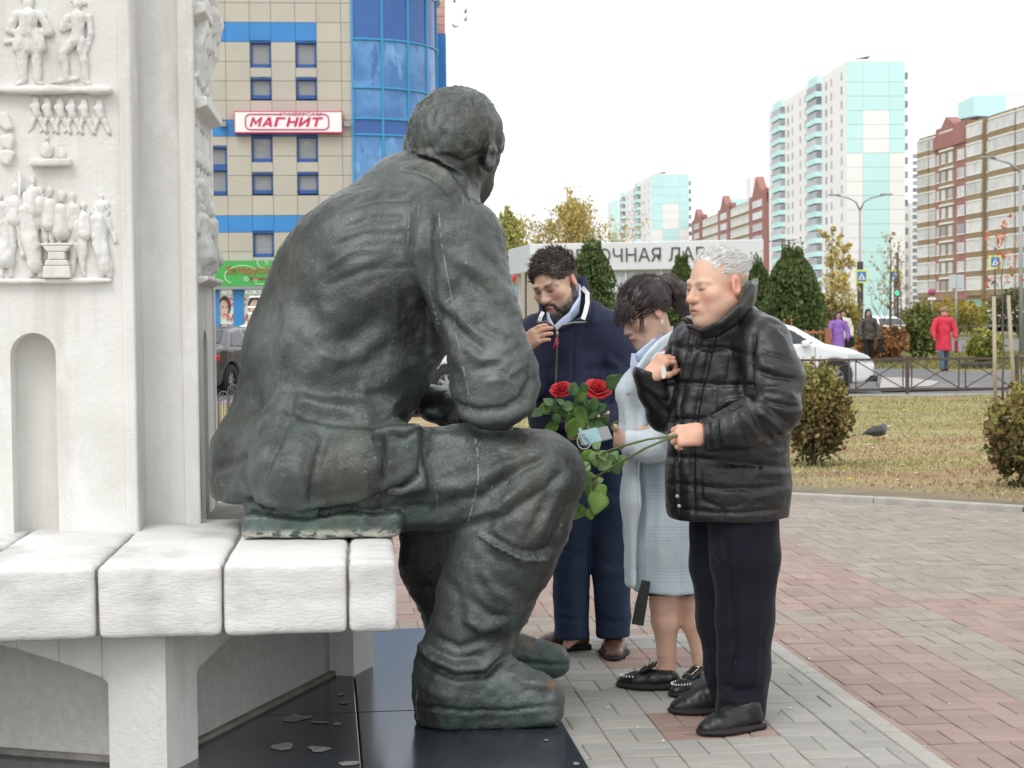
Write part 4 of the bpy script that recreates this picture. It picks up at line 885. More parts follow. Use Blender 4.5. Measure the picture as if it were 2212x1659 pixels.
# ------------------------------------------------------------------ far apartment blocks
m_twhite = mat('tower_white', (0.90, 0.90, 0.89), (0.86, 0.86, 0.85), scale=.05, rough=.8, rnd=.015); m_taqua = mat('tower_aqua', (0.60, 0.87, 0.86), (0.56, 0.85, 0.84), scale=.05, rough=.7, rnd=.02); m_win = mat('far_window', (0.26, 0.28, 0.30), (0.42, 0.42, 0.43), scale=.4, rough=.3, rnd=.3); m_wfr = mat('far_frame', (0.78, 0.78, 0.78), rough=.6); m_roof = mat('roof_dark', (0.12, 0.12, 0.16), rough=.8)  # distance haze is put into the pale tower white and aqua
def vbox(p, a, b_, z0, z1, out0, out1, ax, n, name, m, par, kind=None):
    bb = MB(); c = p + ax * (a + b_) / 2 + n * (out0 + out1) / 2; bb.box((c[0], c[1], (z0 + z1) / 2), (abs(b_ - a), abs(out1 - out0), z1 - z0), ax=(ax, n, UP)); return bb.build(name, m, par, kind=kind)
def tower(label, A, dA, ytop, Bpx, dB, Cpx, storeys, balc, winc, base=0, nm='apartment_tower', plain=False):
    a = W(A, ytop, dA); zt = a[2]; a = a * np.array([1, 1, 0]); bq = W(Bpx, ytop, dB) * np.array([1, 1, 0]); sd = bq - a; sl = np.linalg.norm(sd); sd /= sl
    en = np.array([sd[1], -sd[0], 0]); c_ = onplane(Cpx, ytop, a, np.array([-sd[0], -sd[1], 0])); el = (c_ - a) @ en; T = thing(nm, label, 'building', tuple(a + UP * base))
    out = -en; h = (zt - base - 1.2) / storeys
    vbox(a, 0.06, sl, base, zt, 0, el, sd, en, 'wall', m_twhite, T); vbox(a, 0, sl, zt + .01, zt + .5, .3, el - .3, sd, en, 'roof', m_twhite, T)
    def t_of(px): q = onplane(px, 600, a, en); return (q - a) @ sd
    for i in range(storeys):
        z0, z1 = base + h * i, base + h * (i + 1); top = i >= storeys * .63
        for k, (f0, f1) in enumerate(((0, .28), (.28, .73), (.73, 1))):
            aq = (k != 1 and top) or (k == 1 and not top) or i >= storeys - 3
            if i == storeys - 1: z1 = zt
            vbox(a, el * f0 + .02, el * f1 - .02, z0 + .03, z1 - .03, .0, -.06, en, sd, 'end_panel', m_taqua if aq else m_twhite, T)
        for px0, px1 in balc:
            t0, t1 = sorted((t_of(px0), t_of(px1)))
            vbox(a, t0, t1, z0 + .05, z0 + 1.15, 0, 1.3, sd, out, 'balcony', m_taqua, T); vbox(a, t0 + .1, t1 - .1, z0 + 1.2, z0 + h - .15, 0, 1.1, sd, out, 'balcony_glazing', m_win, T)
        for px in winc: t = t_of(px); vbox(a, t - .75, t + .75, z0 + .9, z0 + 2.4, -.1, .05, sd, out, 'window', m_win, T)
        vbox(a, .4, 3.5, z0 + .5, z0 + 2.2, 0, .9, sd, en * 1.0, 'rear_balcony', m_win, T) if False else None
        bb = MB(); p = a + en * (el + .5) + sd * 3; bb.box((p[0], p[1], z0 + 1.4), (1.0, 3, 1.3), ax=(en, sd, UP)); bb.build('rear_balcony', m_win, T)
    for px0, px1 in balc:
        t0, t1 = sorted((t_of(px0), t_of(px1))); vbox(a, t0 + .3, t1 - .3, zt - 1.2, zt + .6, 0, .9, sd, out, 'parapet', m_taqua, T)
    bb = MB(); p = a + en * 1.5; bb.add([p + UP * (zt + .5) + sd * 0, p + en * 3.2 + UP * (zt + 1.1), p + en * 3.4 + sd * 5 + UP * (zt + 1.1), p + sd * 5 - en * 1 + UP * (zt + .5), p + UP * (zt + .3), p + en * 3.2 + UP * (zt + .9), p + en * 3.4 + sd * 5 + UP * (zt + .9), p + sd * 5 - en + UP * (zt + .3)], [(0, 1, 2, 3), (7, 6, 5, 4), (0, 4, 5, 1), (1, 5, 6, 2), (2, 6, 7, 3), (3, 7, 4, 0)]); bb.build('roof_hatch', m_roof, T)
    return T
tower('tall white apartment tower with a pale aqua pattern on its end wall, tallest at right', 1828, 332, 133, 1660, 412, 1955, 18, [(1776, 1754), (1697, 1678)], [1819, 1797, 1786, 1741, 1730, 1713, 1704, 1668])
tower('smaller distant aqua and white tower above the pavilion roof', 1408, 560, 378, 1340, 660, 1488, 17, [(1385, 1376), (1352, 1346)], [1402, 1394, 1366, 1358])
tower('faint far aqua tower at the left edge of the distant towers', 1345, 800, 430, 1336, 880, 1362, 17, [], [1340]) if False else None
f = thing('far_tower', 'pale far tower just left of the distant aqua tower', 'building', tuple(W(1330, 690, 780) * np.array([1, 1, 0])))
a, c = W(1318, 432, 780), W(1347, 432, 780); vbox(a * np.array([1, 1, 0]), 0, c[0] - a[0], 0, a[2], 0, 20, np.array([1., 0, 0]), np.array([0, 1., 0]), 'wall', m_twhite, f); vbox(a * np.array([1, 1, 0]), .4, 3.4, 0, a[2] - .2, -.1, 0, np.array([1., 0, 0]), np.array([0, 1., 0]), 'aqua_stripe', m_taqua, f)
for k, (px0, px1, y, d, lab, m_) in enumerate(((1968, 1988, 437, 480, 'white slab block squeezed between the aqua tower and the brown block', m_twhite), (1622, 1652, 380, 700, 'far pale pink and white block rising behind the brown gables', m_twhite), (1572, 1625, 430, 640, 'far aqua rooftop block behind the brown gables', m_taqua), (2104, 2260, 206, 420, 'pale aqua and white block top rising behind the brown block at right', m_taqua))):
    f = thing('far_block', lab, 'building', tuple(W(px0, 690, d) * np.array([1, 1, 0]))); a, c = W(px0, y, d), W(px1, y, d); ex, ey = np.array([1., 0, 0]), np.array([0, 1., 0]); p = a * np.array([1, 1, 0])
    vbox(p, 0, c[0] - a[0], 0, a[2], 0, 15, ex, ey, 'wall', m_, f)
    if k == 0:
        for i in range(24):
            for q in (.35, .75): vbox(p, (c[0] - a[0]) * q - .5, (c[0] - a[0]) * q + .6, 2 + i * 1.9 * 1.0, 3.2 + i * 1.9, -.05, 0, ex, ey, 'window', m_win, f)
    if k == 1: vbox(p, 1, 5, a[2] - 8, a[2] - .5, -.1, 0, ex, ey, 'pink_panel', mat('pale_pink', (0.85, 0.62, 0.58), rough=.8), f)
    if k == 3: vbox(p, 8, 30, a[2] - 12, a[2] - .4, -.1, 0, ex, ey, 'white_panel', m_twhite, f)
# brown gabled blocks
m_olive = mat('olive_brick', (0.29, 0.215, 0.125), (0.33, 0.25, 0.155), scale=.3, rough=.9, rnd=.05); m_rbr = mat('red_brown_brick', (0.34, 0.155, 0.14), (0.38, 0.19, 0.17), scale=.3, rough=.9); m_trim = mat('white_trim', (0.82, 0.81, 0.78), rough=.7); m_glz = mat('balcony_glazing', (0.42, 0.44, 0.44), (0.62, 0.62, 0.60), scale=.5, rough=.3, rnd=.22)
def brown(label, Lpx, dL, Rpx, dR, segs, zs, floors, fh, gables, roofz, small=False):
    a = W(Lpx, 600, dL) * np.array([1, 1, 0]); c = W(Rpx, 600, dR) * np.array([1, 1, 0]); ax = c - a; L_ = np.linalg.norm(ax); ax /= L_; n = np.array([ax[1], -ax[0], 0]); n = n if n @ (CAMP - a) > 0 else -n
    T = thing('brown_apartment_block', label, 'building', tuple(a))
    def t(px): return (onplane(px, 600, a, n) - a) @ ax
    for px0, px1, kind, o in segs:
        t0, t1 = t(px0), t(px1)
        if kind == 'core': vbox(a, t0, t1, -1, roofz, -14, -.05, ax, n, 'wall', m_olive, T); continue
        m_ = m_rbr if kind[0] == 'r' else m_olive
        vbox(a, t0, t1, zs - 1.6, roofz + (.9 if kind[0] == 'r' else .3), -.04, o, ax, n, 'pier' if kind[0] == 'r' else 'bay', m_, T)
        for i in range(floors):
            z = zs + fh * i
            if 'w' in kind:
                for k in range(kind.count('w')):
                    w = (t1 - t0) / kind.count('w'); m0 = t0 + w * k + w * .22; m1 = t0 + w * (k + 1) - w * .22; q = vbox(a, m0, m1, z, z + 1.65, o - .05, o + .05, ax, n, 'window', m_glz if (i * 7 + k) % 3 else m_win, T); vbox(a, m0 - .1, m1 + .1, z - .18, z, o, o + .12, ax, n, 'sill', m_trim, T)
            if 'b' in kind:
                vbox(a, t0 + .05, t1 - .05, z - .05, z + 1.75, o, o + .25, ax, n, 'balcony_glazing', m_glz, T); vbox(a, t0, t1, z + 1.75, z + 2.0, o, o + .35, ax, n, 'balcony_trim', m_trim, T); vbox(a, t0, t1, z - 1.05, z - .06, o, o + .3, ax, n, 'balcony_front', m_olive, T); vbox(a, t0, t1, z - .17, z - .05, o, o + .34, ax, n, 'balcony_sill', m_trim, T)
                nb = max(2, int((t1 - t0) / .9))
                bb = MB()
                for k in range(nb + 1): p = a + ax * (t0 + .05 + (t1 - t0 - .1) * k / nb) + n * (o + .27); bb.box((p[0], p[1], z + .85), (.09, .06, 1.75), ax=(ax, n, UP))
                bb.build('glazing_bars', m_trim, T, kind='stuff')
            if 't' in kind: vbox(a, t0, t1, z + 1.95, z + 2.25, o, o + .25, ax, n, 'band_trim', m_trim, T)
    for px0, px1, zsh, zpk in gables:
        t0, t1 = t(px0), t(px1); bb = MB(); bb.prism([(t0, zsh - 2), (t0, zsh), (t0 + (t1 - t0) * .15, zsh + .4), (t0 + (t1 - t0) * .42, zpk), (t0 + (t1 - t0) * .72, zsh + 1.2), (t1, zsh + 1.6), (t1, zsh - 2)], a - n * 1.2, ax, UP, n * 1.9); bb.build('gable', m_rbr, T)
    return T
brown('long brown and red brick apartment block with white glazed balconies at the right edge', 1988, 300, 2290, 240,
      [(1988, 2290, 'core', 0), (1988, 2011, 'ob', .3), (2012, 2025, 'ob', .1), (2025.5, 2036, 'rw', .35), (2036.5, 2066.5, 'owwt', .45), (2067, 2095, 'rw', .4), (2097, 2129, 'ob', .5), (2131, 2142, 'ow', .1), (2143, 2197, 'ob', .3), (2200, 2240, 'ob', .1), (2245, 2290, 'ob', .3)],
      5.5, 9, 3.07, [(2024, 2093, 31.5, 34.6)], 32.2)
bb = MB(); p = W(2110, 250, 285); bb.add([p, p + np.array([4, 0, -.2]), p + np.array([5, 5, -.2]), p + np.array([-2, 5, 0]), p - UP * .3, p + np.array([4, 0, -.5]), p + np.array([5, 5, -.5]), p + np.array([-2, 5, -.3])], [(0, 1, 2, 3), (7, 6, 5, 4), (0, 4, 5, 1), (1, 5, 6, 2), (2, 6, 7, 3), (3, 7, 4, 0)]); o = bb.build('roof_canopy', m_roof); tag(o, 'dark flat canopy on the roof of the brown block', 'roof canopy')
brown('distant brown gabled block between the two aqua towers', 1500, 560, 1662, 430, [(1500, 1662, 'core', 0), (1500, 1521, 'rw', .8), (1522, 1556, 'ob', .3), (1557, 1582, 'rw', .8), (1583, 1624, 'obb', .3), (1625, 1662, 'rw', .8)], 5.5, 9, 3.07, [(1500, 1521, 32.5, 36.5), (1557, 1582, 32.5, 37), (1625, 1662, 32.5, 38)], 32.2)
# ------------------------------------------------------------------ trees and shrubs
m_bark = mat('bark', (0.10, 0.075, 0.06), (0.16, 0.13, 0.11), scale=8, stretch=(1, 1, .2), rough=.95, bump=.01, bscale=20); m_birch = mat('pale_bark', (0.34, 0.31, 0.28), (0.16, 0.14, 0.12), scale=5, stretch=(1, 1, 3), rough=.9)
def leafmat(name, tr=.3):
    m = mat(name, (0.1, 0.1, 0.05), rough=.6, attr='Col', spec=.3); nt = m.node_tree; bs = nt.nodes['Principled BSDF']; t = nt.nodes.new('ShaderNodeBsdfTranslucent'); x = nt.nodes.new('ShaderNodeMixShader'); x.inputs[0].default_value = tr
    at = [n for n in nt.nodes if n.type == 'ATTRIBUTE'][0]; nt.links.new(at.outputs['Color'], t.inputs[0]); nt.links.new(bs.outputs[0], x.inputs[1]); nt.links.new(t.outputs[0], x.inputs[2]); nt.links.new(x.outputs[0], nt.nodes['Material Output'].inputs[0]); return m
m_leaf = leafmat('leaf')
def leaves(P, size, colfn, droop=0.0, long=1.6):
    n = len(P); a = RNG.normal(0, 1, (n, 3)); a[:, 2] -= droop; a /= np.linalg.norm(a, axis=1)[:, None]; b = np.cross(a, RNG.normal(0, 1, (n, 3))); b /= np.linalg.norm(b, axis=1)[:, None] + 1e-9
    s = size * RNG.uniform(.6, 1.3, (n, 1)); V = np.stack([P - a * s * long / 2, P + b * s * .5, P + a * s * long / 2, P - b * s * .5], 1).reshape(-1, 3); F = np.arange(4 * n).reshape(-1, 4)
    C = np.repeat(colfn(P), 4, 0); return V, F, C
def crown(name, P, size, colfn, par, droop=0.0, long=1.6):
    V, F, C = leaves(P, size, colfn, droop, long); me = mesh_np(name, V, F, smooth=False); set_col(me, C); o = link(name, me, par); setmats(o, m_leaf); return o
def pick(cols, amt=.25):
    cols = np.array(cols)
    def fn(P): return cols[RNG.integers(0, len(cols), len(P))] * (1 + amt * RNG.normal(0, 1, (len(P), 1))).clip(.4, 1.6)
    return fn
def branching(base, h, r, n, spread, up, lvl=2, start=.3, seed=0):
    """trunk and limbs as tubes; returns mesh builder and twig points"""
    rg = random.Random(seed); mb = MB(); tips = []
    tr = [np.array(base) + UP * h * t + np.array([rg.gauss(0, .012), rg.gauss(0, .012), 0]) * h * t for t in np.linspace(0, 1, 8)]; mb.tube(tr, [r * (1 - .88 * t) for t in np.linspace(0, 1, 8)], 7)
    def limb(p, d, L_, rad, lv):
        pts = [p]; q = p; dd = d
        for k in range(4): dd = dd + np.array([rg.gauss(0, .15), rg.gauss(0, .15), up * .22]); dd /= np.linalg.norm(dd); q = q + dd * L_ / 4; pts.append(q)
        mb.tube(pts, [rad * (1 - .8 * k / 4) for k in range(5)], 5 if lv < 2 else 4, caps=False)
        for k in range(2, 5): tips.append((pts[k], L_ / 4))
        if lv < lvl:
            for k in range(3 if lv else 4):
                i = rg.randint(1, 4); a = rg.uniform(0, 6.28); nd = dd * .7 + np.array([math.cos(a), math.sin(a), rg.uniform(-.2, .5)]) * .8; nd /= np.linalg.norm(nd); limb(pts[i], nd, L_ * rg.uniform(.4, .65), rad * .5, lv + 1)
    for k in range(n):
        t = start + (1 - start) * (k + rg.random() * .6) / n; a = k * 2.4 + rg.uniform(-.4, .4); f = (1 - t) * .9 + .28
        limb(np.array(base) + UP * h * t, np.array([math.cos(a), math.sin(a), up * rg.uniform(.5, 1.2)]) / 1.3, spread * f * rg.uniform(.75, 1.2), r * .38 * (1.15 - t), 0)
    return mb, tips
def tree(name, label, px, py, d, h, spread, nleaf, lsize, cols, mbark=None, r=.1, n=16, up=.7, start=.3, lvl=2, droop=.5, seed=0, cat='tree', group=None, base_z=None, scat=1.0):
    b0 = W(px, py, d); b0[2] = base_z if base_z is not None else Z_ROAD; t = thing(name, label, cat, tuple(b0), group); mb, tips = branching(b0, h, r, n, spread, up, lvl, start, seed)
    mb.build('trunk', mbark or m_bark, t)
    if nleaf:
        c = np.array([p for p, _ in tips]); L_ = np.array([l for _, l in tips]); i = RNG.integers(0, len(c), nleaf); P = c[i] + RNG.normal(0, .55 * scat, (nleaf, 3)) * L_[i][:, None]; P[:, 2] -= np.abs(RNG.normal(0, droop, nleaf)) * L_[i]
        crown('crown', P, lsize, pick(cols), t, droop)
    return t
gold = [(0.66, 0.47, 0.12), (0.58, 0.45, 0.15), (0.50, 0.45, 0.15), (0.70, 0.55, 0.20), (0.42, 0.40, 0.13)]; gg = [(0.50, 0.48, 0.12), (0.42, 0.45, 0.12), (0.56, 0.50, 0.15), (0.36, 0.38, 0.12)]
tree('birch_tree', 'tall golden birch behind the white pavilion, taller of the two', 1236, 700, 80, 6.1, 3.3, 9500, .085, gold, m_birch, .12, 24, .9, .22, seed=3, droop=2.2, scat=1.9)
tree('birch_tree', 'lower yellow green birch left of the golden one, by the bronze shoulder', 1103, 700, 82, 6.4, 1.9, 6500, .095, gg, m_birch, .12, 20, .9, .2, seed=5, droop=2, scat=1.7)
tree('birch_tree', 'small yellow birch between the green and the golden one', 1150, 700, 84, 5.2, 1.4, 2200, .09, gold, m_birch, .09, 14, .9, .2, seed=6, droop=1.6, scat=1.6)
m_thuja = m_leaf
def thuja(label, px, ytop, d, hw, seed, base_z=Z_ROAD, nn=15000):
    p = W(px, ytop, d); ht = p[2] - base_z; b0 = np.array([p[0], p[1], base_z]); w = hw * d / FPX; t = thing('thuja_tree', label, 'thuja', tuple(b0), 'dark green thujas before the pavilion'); rg = np.random.default_rng(seed)
    mb = MB(); mb.tube([b0 + UP * ht * q for q in np.linspace(0, .97, 6)], [.08 * (1 - .85 * q) for q in np.linspace(0, 1, 6)], 6); mb.build('trunk', m_bark, t)
    ns = 240; q = rg.uniform(0.02, 1, ns) ** .85; a = rg.uniform(0, 6.28, ns); prof = lambda z: np.clip((1.03 - z) * 2.0, 0, 1) ** .45 * (.78 + .22 * np.minimum(1, z * 4)); rr_ = w * prof(q) * rg.uniform(.45, 1.22, ns)
    C0 = np.stack([np.cos(a) * rr_, np.sin(a) * rr_, q * ht], 1); i = rg.integers(0, ns, nn); P = C0[i] + rg.normal(0, 1, (nn, 3)) * np.array([.15, .15, .17]) * (w / .6) ** .5
    P[:, :2] *= np.minimum(1, 1.45 * w * prof(np.clip(P[:, 2] / ht, 0, 1)) / (np.hypot(P[:, 0], P[:, 1]) + 1e-6))[:, None]; tone = rg.uniform(.6, 1.35, ns)[i]
    def cf(Q): base = np.array([(.10, .155, .045), (.075, .125, .04), (.13, .175, .055), (.16, .18, .06)])[rg.integers(0, 4, len(Q))]; return base * tone[:, None]
    crown('crown', b0 + P, .055, cf, t, -.9, 2.2)
thuja('dark green thuja just right of the bearded man', 1278, 542, 42, 48, 1); thuja('thuja mostly hidden behind the grey haired man, by the dark ponytail', 1472, 572, 43, 30, 2); thuja('lighter thuja right behind the black collar', 1632, 574, 44, 36, 3, nn=12000); thuja('full broad thuja farthest right of the row, by the orange fence', 1712, 556, 41, 52, 4, nn=20000)
def shrub(name, label, px, py, d, w, h, n, size, cols, base_z, cat='bush', group=None, stems=7, seed=0, dense=1.0, square=False):
    b0 = W(px, py, d); b0[2] = base_z; t = thing(name, label, cat, tuple(b0), group); rg = np.random.default_rng(seed); rr_ = random.Random(seed); mb = MB()
    for k in range(stems):
        a = rr_.uniform(0, 6.28); e = np.array([math.cos(a) * w * rr_.uniform(.2, .7), math.sin(a) * w * rr_.uniform(.2, .7), h * rr_.uniform(.6, .95)]); mb.tube([b0, b0 + e * np.array([.25, .25, .35]), b0 + e * np.array([.6, .6, .7]), b0 + e], [.014 * h + .004, .01 * h + .003, .007 * h + .002, .003], 5)
    mb.build('stem', m_bark, t); ns = int(120 * dense); v = rg.normal(0, 1, (ns, 3)); v /= np.linalg.norm(v, axis=1)[:, None]; r_ = rg.uniform(.35, 1, ns) ** .5
    if square: v = np.sign(v) * np.abs(v) ** .6; v /= np.abs(v).max(1)[:, None] * .5 + np.linalg.norm(v, axis=1)[:, None] * .5
    C0 = v * r_[:, None] * np.array([w, w, h * .44]) + np.array([0, 0, h * .58]); i = rg.integers(0, ns, n); P = C0[i] + rg.normal(0, .11, (n, 3)) * np.array([w, w, h * .7]); P[:, 2] = np.abs(P[:, 2]); tone = rg.uniform(.65, 1.3, ns)[i]
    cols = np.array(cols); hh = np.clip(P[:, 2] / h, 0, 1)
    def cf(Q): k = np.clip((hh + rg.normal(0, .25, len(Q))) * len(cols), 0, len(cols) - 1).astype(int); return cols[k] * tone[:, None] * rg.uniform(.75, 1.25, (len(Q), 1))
    crown('crown', b0 + P, size, cf, t, .2, 1.4); return t
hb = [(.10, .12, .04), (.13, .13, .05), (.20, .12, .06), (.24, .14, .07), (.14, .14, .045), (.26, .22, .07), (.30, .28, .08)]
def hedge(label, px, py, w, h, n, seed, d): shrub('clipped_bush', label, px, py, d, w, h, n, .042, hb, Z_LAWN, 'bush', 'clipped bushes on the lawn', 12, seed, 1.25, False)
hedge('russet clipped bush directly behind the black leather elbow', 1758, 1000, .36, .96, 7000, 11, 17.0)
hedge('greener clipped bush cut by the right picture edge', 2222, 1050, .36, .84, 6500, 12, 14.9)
shrub('round_shrub', 'low bright yellow green shrub on the verge beside the red coat', 2125, 770, 52, .55, 1.0, 2500, .09, [(.25, .28, .05), (.30, .32, .07), (.36, .36, .10)], Z_ROAD, seed=4)
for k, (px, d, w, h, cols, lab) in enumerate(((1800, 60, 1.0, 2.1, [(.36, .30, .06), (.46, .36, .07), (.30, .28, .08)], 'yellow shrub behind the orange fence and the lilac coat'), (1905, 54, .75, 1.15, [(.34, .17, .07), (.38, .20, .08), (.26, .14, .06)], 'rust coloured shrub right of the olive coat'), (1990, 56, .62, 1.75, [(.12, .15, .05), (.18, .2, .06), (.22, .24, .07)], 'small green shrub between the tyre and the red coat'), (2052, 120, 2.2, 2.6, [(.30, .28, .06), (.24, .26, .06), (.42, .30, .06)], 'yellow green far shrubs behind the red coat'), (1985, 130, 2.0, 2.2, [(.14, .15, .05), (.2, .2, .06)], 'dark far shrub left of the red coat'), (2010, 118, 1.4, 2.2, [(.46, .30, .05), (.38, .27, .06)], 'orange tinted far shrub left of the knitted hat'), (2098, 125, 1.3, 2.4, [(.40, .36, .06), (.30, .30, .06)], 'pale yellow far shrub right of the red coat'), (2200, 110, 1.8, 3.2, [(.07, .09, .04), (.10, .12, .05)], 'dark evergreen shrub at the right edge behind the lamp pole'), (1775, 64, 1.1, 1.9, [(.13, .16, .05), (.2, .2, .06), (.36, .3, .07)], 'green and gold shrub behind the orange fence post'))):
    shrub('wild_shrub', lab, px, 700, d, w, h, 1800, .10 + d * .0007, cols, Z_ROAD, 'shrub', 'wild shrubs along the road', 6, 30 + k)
rust = [(.40, .22, .08), (.46, .30, .08), (.36, .26, .08)]
tree('young_tree', 'thin tree with yellow leaves right of the broad thuja', 1798, 700, 58, 4.3, 1.1, 900, .085, gold, None, .05, 16, 1.0, .3, seed=21, droop=.3); tree('young_tree', 'second thin tree with sparse golden leaves behind the lilac coat', 1826, 700, 62, 4.0, 1.1, 900, .085, gold, None, .04, 14, .9, .25, seed=22, droop=.3); tree('young_tree', 'bare young tree with a few rusty leaves in front of the aqua wall strip', 1924, 770, 54, 4.0, 1.2, 160, .075, rust, None, .06, 18, .9, .25, seed=23, droop=.2); tree('young_tree', 'bare leaning young tree right of the pale green lamp', 1946, 720, 66, 3.6, 1.1, 90, .07, rust, None, .035, 12, .8, .3, seed=24)
t = tree('staked_sapling', 'slender sapling with a few red leaves held between two pale stakes', 2166, 845, 29, 3.0, .85, 110, .05, [(.62, .16, .07), (.55, .2, .08)], None, .022, 9, .9, .55, seed=26, lvl=1, droop=.1, base_z=Z_LAWN)
m_wood = mat('pale_stake', (0.46, 0.40, 0.30), (0.38, 0.33, 0.25), scale=6, stretch=(1, 1, .2), rough=.9)
for k, (px0, py0, px1, py1) in enumerate(((2150, 846, 2147, 640), (2192, 842, 2178, 638))):
    o = MB().tube([W(px0, py0, 29) * np.array([1, 1, 0]) + UP * Z_LAWN, W(px1, py1, 29)], .034, 8).build('tree_stake', m_wood); tag(o, ('left pale wooden stake of the staked sapling', 'right leaning wooden stake of the staked sapling')[k], 'stake', 'stakes of the sapling')

# ------------------------------------------------------------------ fences
m_brown = mat('brown_iron', (0.085, 0.06, 0.052), rough=.5); m_orange = mat('orange_iron', (0.34, 0.13, 0.065), rough=.6); m_iron = mat('grey_iron', (0.11, 0.10, 0.11), rough=.5)
d0 = 31.4; fx0 = W(1960, 855, d0); pitch = 237 / FPX * d0; ft = thing('low_fence', 'low brown iron fence with crossed bars along the drive', 'fence', (float(fx0[0]), d0, Z_LAWN))
zt0 = W(1960, 776, d0)[2]; zb0_ = W(1960, 841, d0)[2]
for k in range(-4, 3):
    x = fx0[0] + k * pitch; bb = MB(); bb.box((x, d0, (zt0 + .06 + Z_LAWN) / 2), (.06, .06, zt0 + .06 - Z_LAWN)); bb.build('post', m_brown, ft)
    if k == 2: continue
    for z in (zt0, zb0_): MB().box((x + pitch / 2, d0, z), (pitch - .062, .035, .045)).build('rail', m_brown, ft)
    c = [.04, .47, .53, .96]
    for q in c: MB().box((x + pitch * q, d0, (zt0 + zb0_) / 2), (.022, .022, zt0 - zb0_ - .046)).build('upright', m_brown, ft)
    for a, e in ((c[0], c[1]), (c[2], c[3])):
        for s_ in (1, -1):
            za, ze = (zb0_ + .03, zt0 - .03) if s_ > 0 else (zt0 - .03, zb0_ + .03); MB().tube([np.array([x + pitch * a + .01, d0 - .012 * s_, za]), np.array([x + pitch * e - .01, d0 - .012 * s_, ze])], .011, 5).build('cross_bar', m_brown, ft)
d1 = 38.5; of = thing('orange_fence', 'orange painted iron fence with ball tipped pickets by the white bonnet', 'fence', tuple(W(1788, 790, d1) * np.array([1, 1, 0]) + UP * Z_ROAD))
zt1 = W(1788, 713, d1)[2]; xe = W(1788, 713, d1)[0]; x0_ = W(1560, 713, d1)[0]
MB().box((xe, d1, (zt1 + .04 + Z_ROAD) / 2), (.13, .13, zt1 + .04 - Z_ROAD)).build('end_post', m_orange, of); MB().box(((xe + x0_) / 2, d1, zt1 - .05), (xe - x0_ - .14, .05, .06)).build('rail', m_orange, of); MB().box(((xe + x0_) / 2, d1, Z_ROAD + .25), (xe - x0_ - .14, .05, .05)).build('rail', m_orange, of)
MB().box((xe - .86, d1 + .05, (zt1 + Z_ROAD) / 2 - .05), (.16, .05, zt1 - Z_ROAD - .1)).build('end_post', m_orange, of)
for k in range(14):
    x = xe - .165 * (k + 1); top = zt1 + (.20 if k > 3 else -.06); bb = MB(); bb.tube([np.array([x, d1, Z_ROAD + .1]), np.array([x, d1, top])], .014, 6); bb.lathe([(0.001, top + .07), (.028, top + .05), (.034, top + .025), (.02, top)], c=(x, d1, 0), n=8); bb.build('picket', m_orange, of)
hf = thing('ornate_fence', 'low grey wrought fence of round arches between stele and bronze coat', 'fence', tuple(W(495, 930, 19.5) * np.array([1, 1, 0]) + UP * Z_PL))
for k in range(6):
    d = 20.0 + k * .1; cx = W(462 + k * 21.5, 900, d)[0]; r_ = .062 + .002 * k; zt2 = W(480, 872 - k * 13.0, d)[2]; bb = MB(); arcp = [np.array([cx + r_ * math.cos(t), d, zt2 + r_ * 1.15 * math.sin(t)]) for t in np.linspace(0, math.pi, 12)]; bb.tube([np.array([cx + r_, d, Z_PL])] + arcp + [np.array([cx - r_, d, Z_PL])], .0085, 6); bb.build('hoop', m_iron, hf)
    for q in (-.033, 0, .033): MB().tube([np.array([cx + q, d, Z_PL]), np.array([cx + q, d, zt2 + math.sqrt(max(0, 1 - (q / r_) ** 2)) * r_ * 1.1 - .012])], .0055, 5).build('picket', m_iron, hf)
    MB().tube([np.array([cx - .03 + .05 * math.cos(t) * (1 - t / 9), d - .004, zt2 - .02 + .05 * math.sin(t) * (1 - t / 9)]) for t in np.linspace(0, 7, 16)], .0045, 4).build('curl', m_iron, hf)
MB().box((W(515, 900, 20.3)[0], 20.3, Z_PL + .18), (.75, .02, .02)).build('rail', m_iron, hf)
fr2 = thing('road_fence', 'thin dark railing along the far road', 'fence', tuple(W(2140, 705, 104) * np.array([1, 1, 0])))
bb = MB(); 
for z in (.75, .1): bb.box((W(2140, 700, 104)[0], 104, z), (16, .04, .05))
bb.build('rail', m_iron, fr2); bb = MB()
for k in range(54): bb.box((W(2140, 700, 104)[0] - 8 + k * .3, 104, .4), (.03, .03, .75))
bb.build('pickets', m_iron, fr2, kind='stuff')

# ------------------------------------------------------------------ lamps, signs, signal
m_steel = mat('galvanised', (0.36, 0.37, 0.37), rough=.5, metal=.3); m_signb = mat('sign_blue', (0.05, 0.22, 0.58), rough=.4); m_signy = mat('sign_yellow', (0.74, 0.72, 0.12), rough=.4); m_signw = mat('sign_face_white', (0.85, 0.85, 0.85), rough=.4); m_pole = mat('dark_pole', (0.07, 0.065, 0.065), rough=.6)
dl = 110; p = W(1858, 640, dl); lp_ = thing('street_lamp', 'tall grey street lamp with two arms in front of the aqua tower', 'street lamp', (float(p[0]), dl, Z_ROAD)); X = p[0]
zt3 = W(1858, 455, dl)[2]; zl = W(1830, 425, dl)[2]; mm = dl / FPX
MB().tube([np.array([X, dl, Z_ROAD]), np.array([X, dl, zt3])], [.12, .07], 8).build('pole', m_steel, lp_)
MB().box((X, dl, (Z_ROAD + W(1858, 565, dl)[2]) / 2), (.34, .3, W(1858, 565, dl)[2] - Z_ROAD)).build('sleeve', m_pole, lp_)
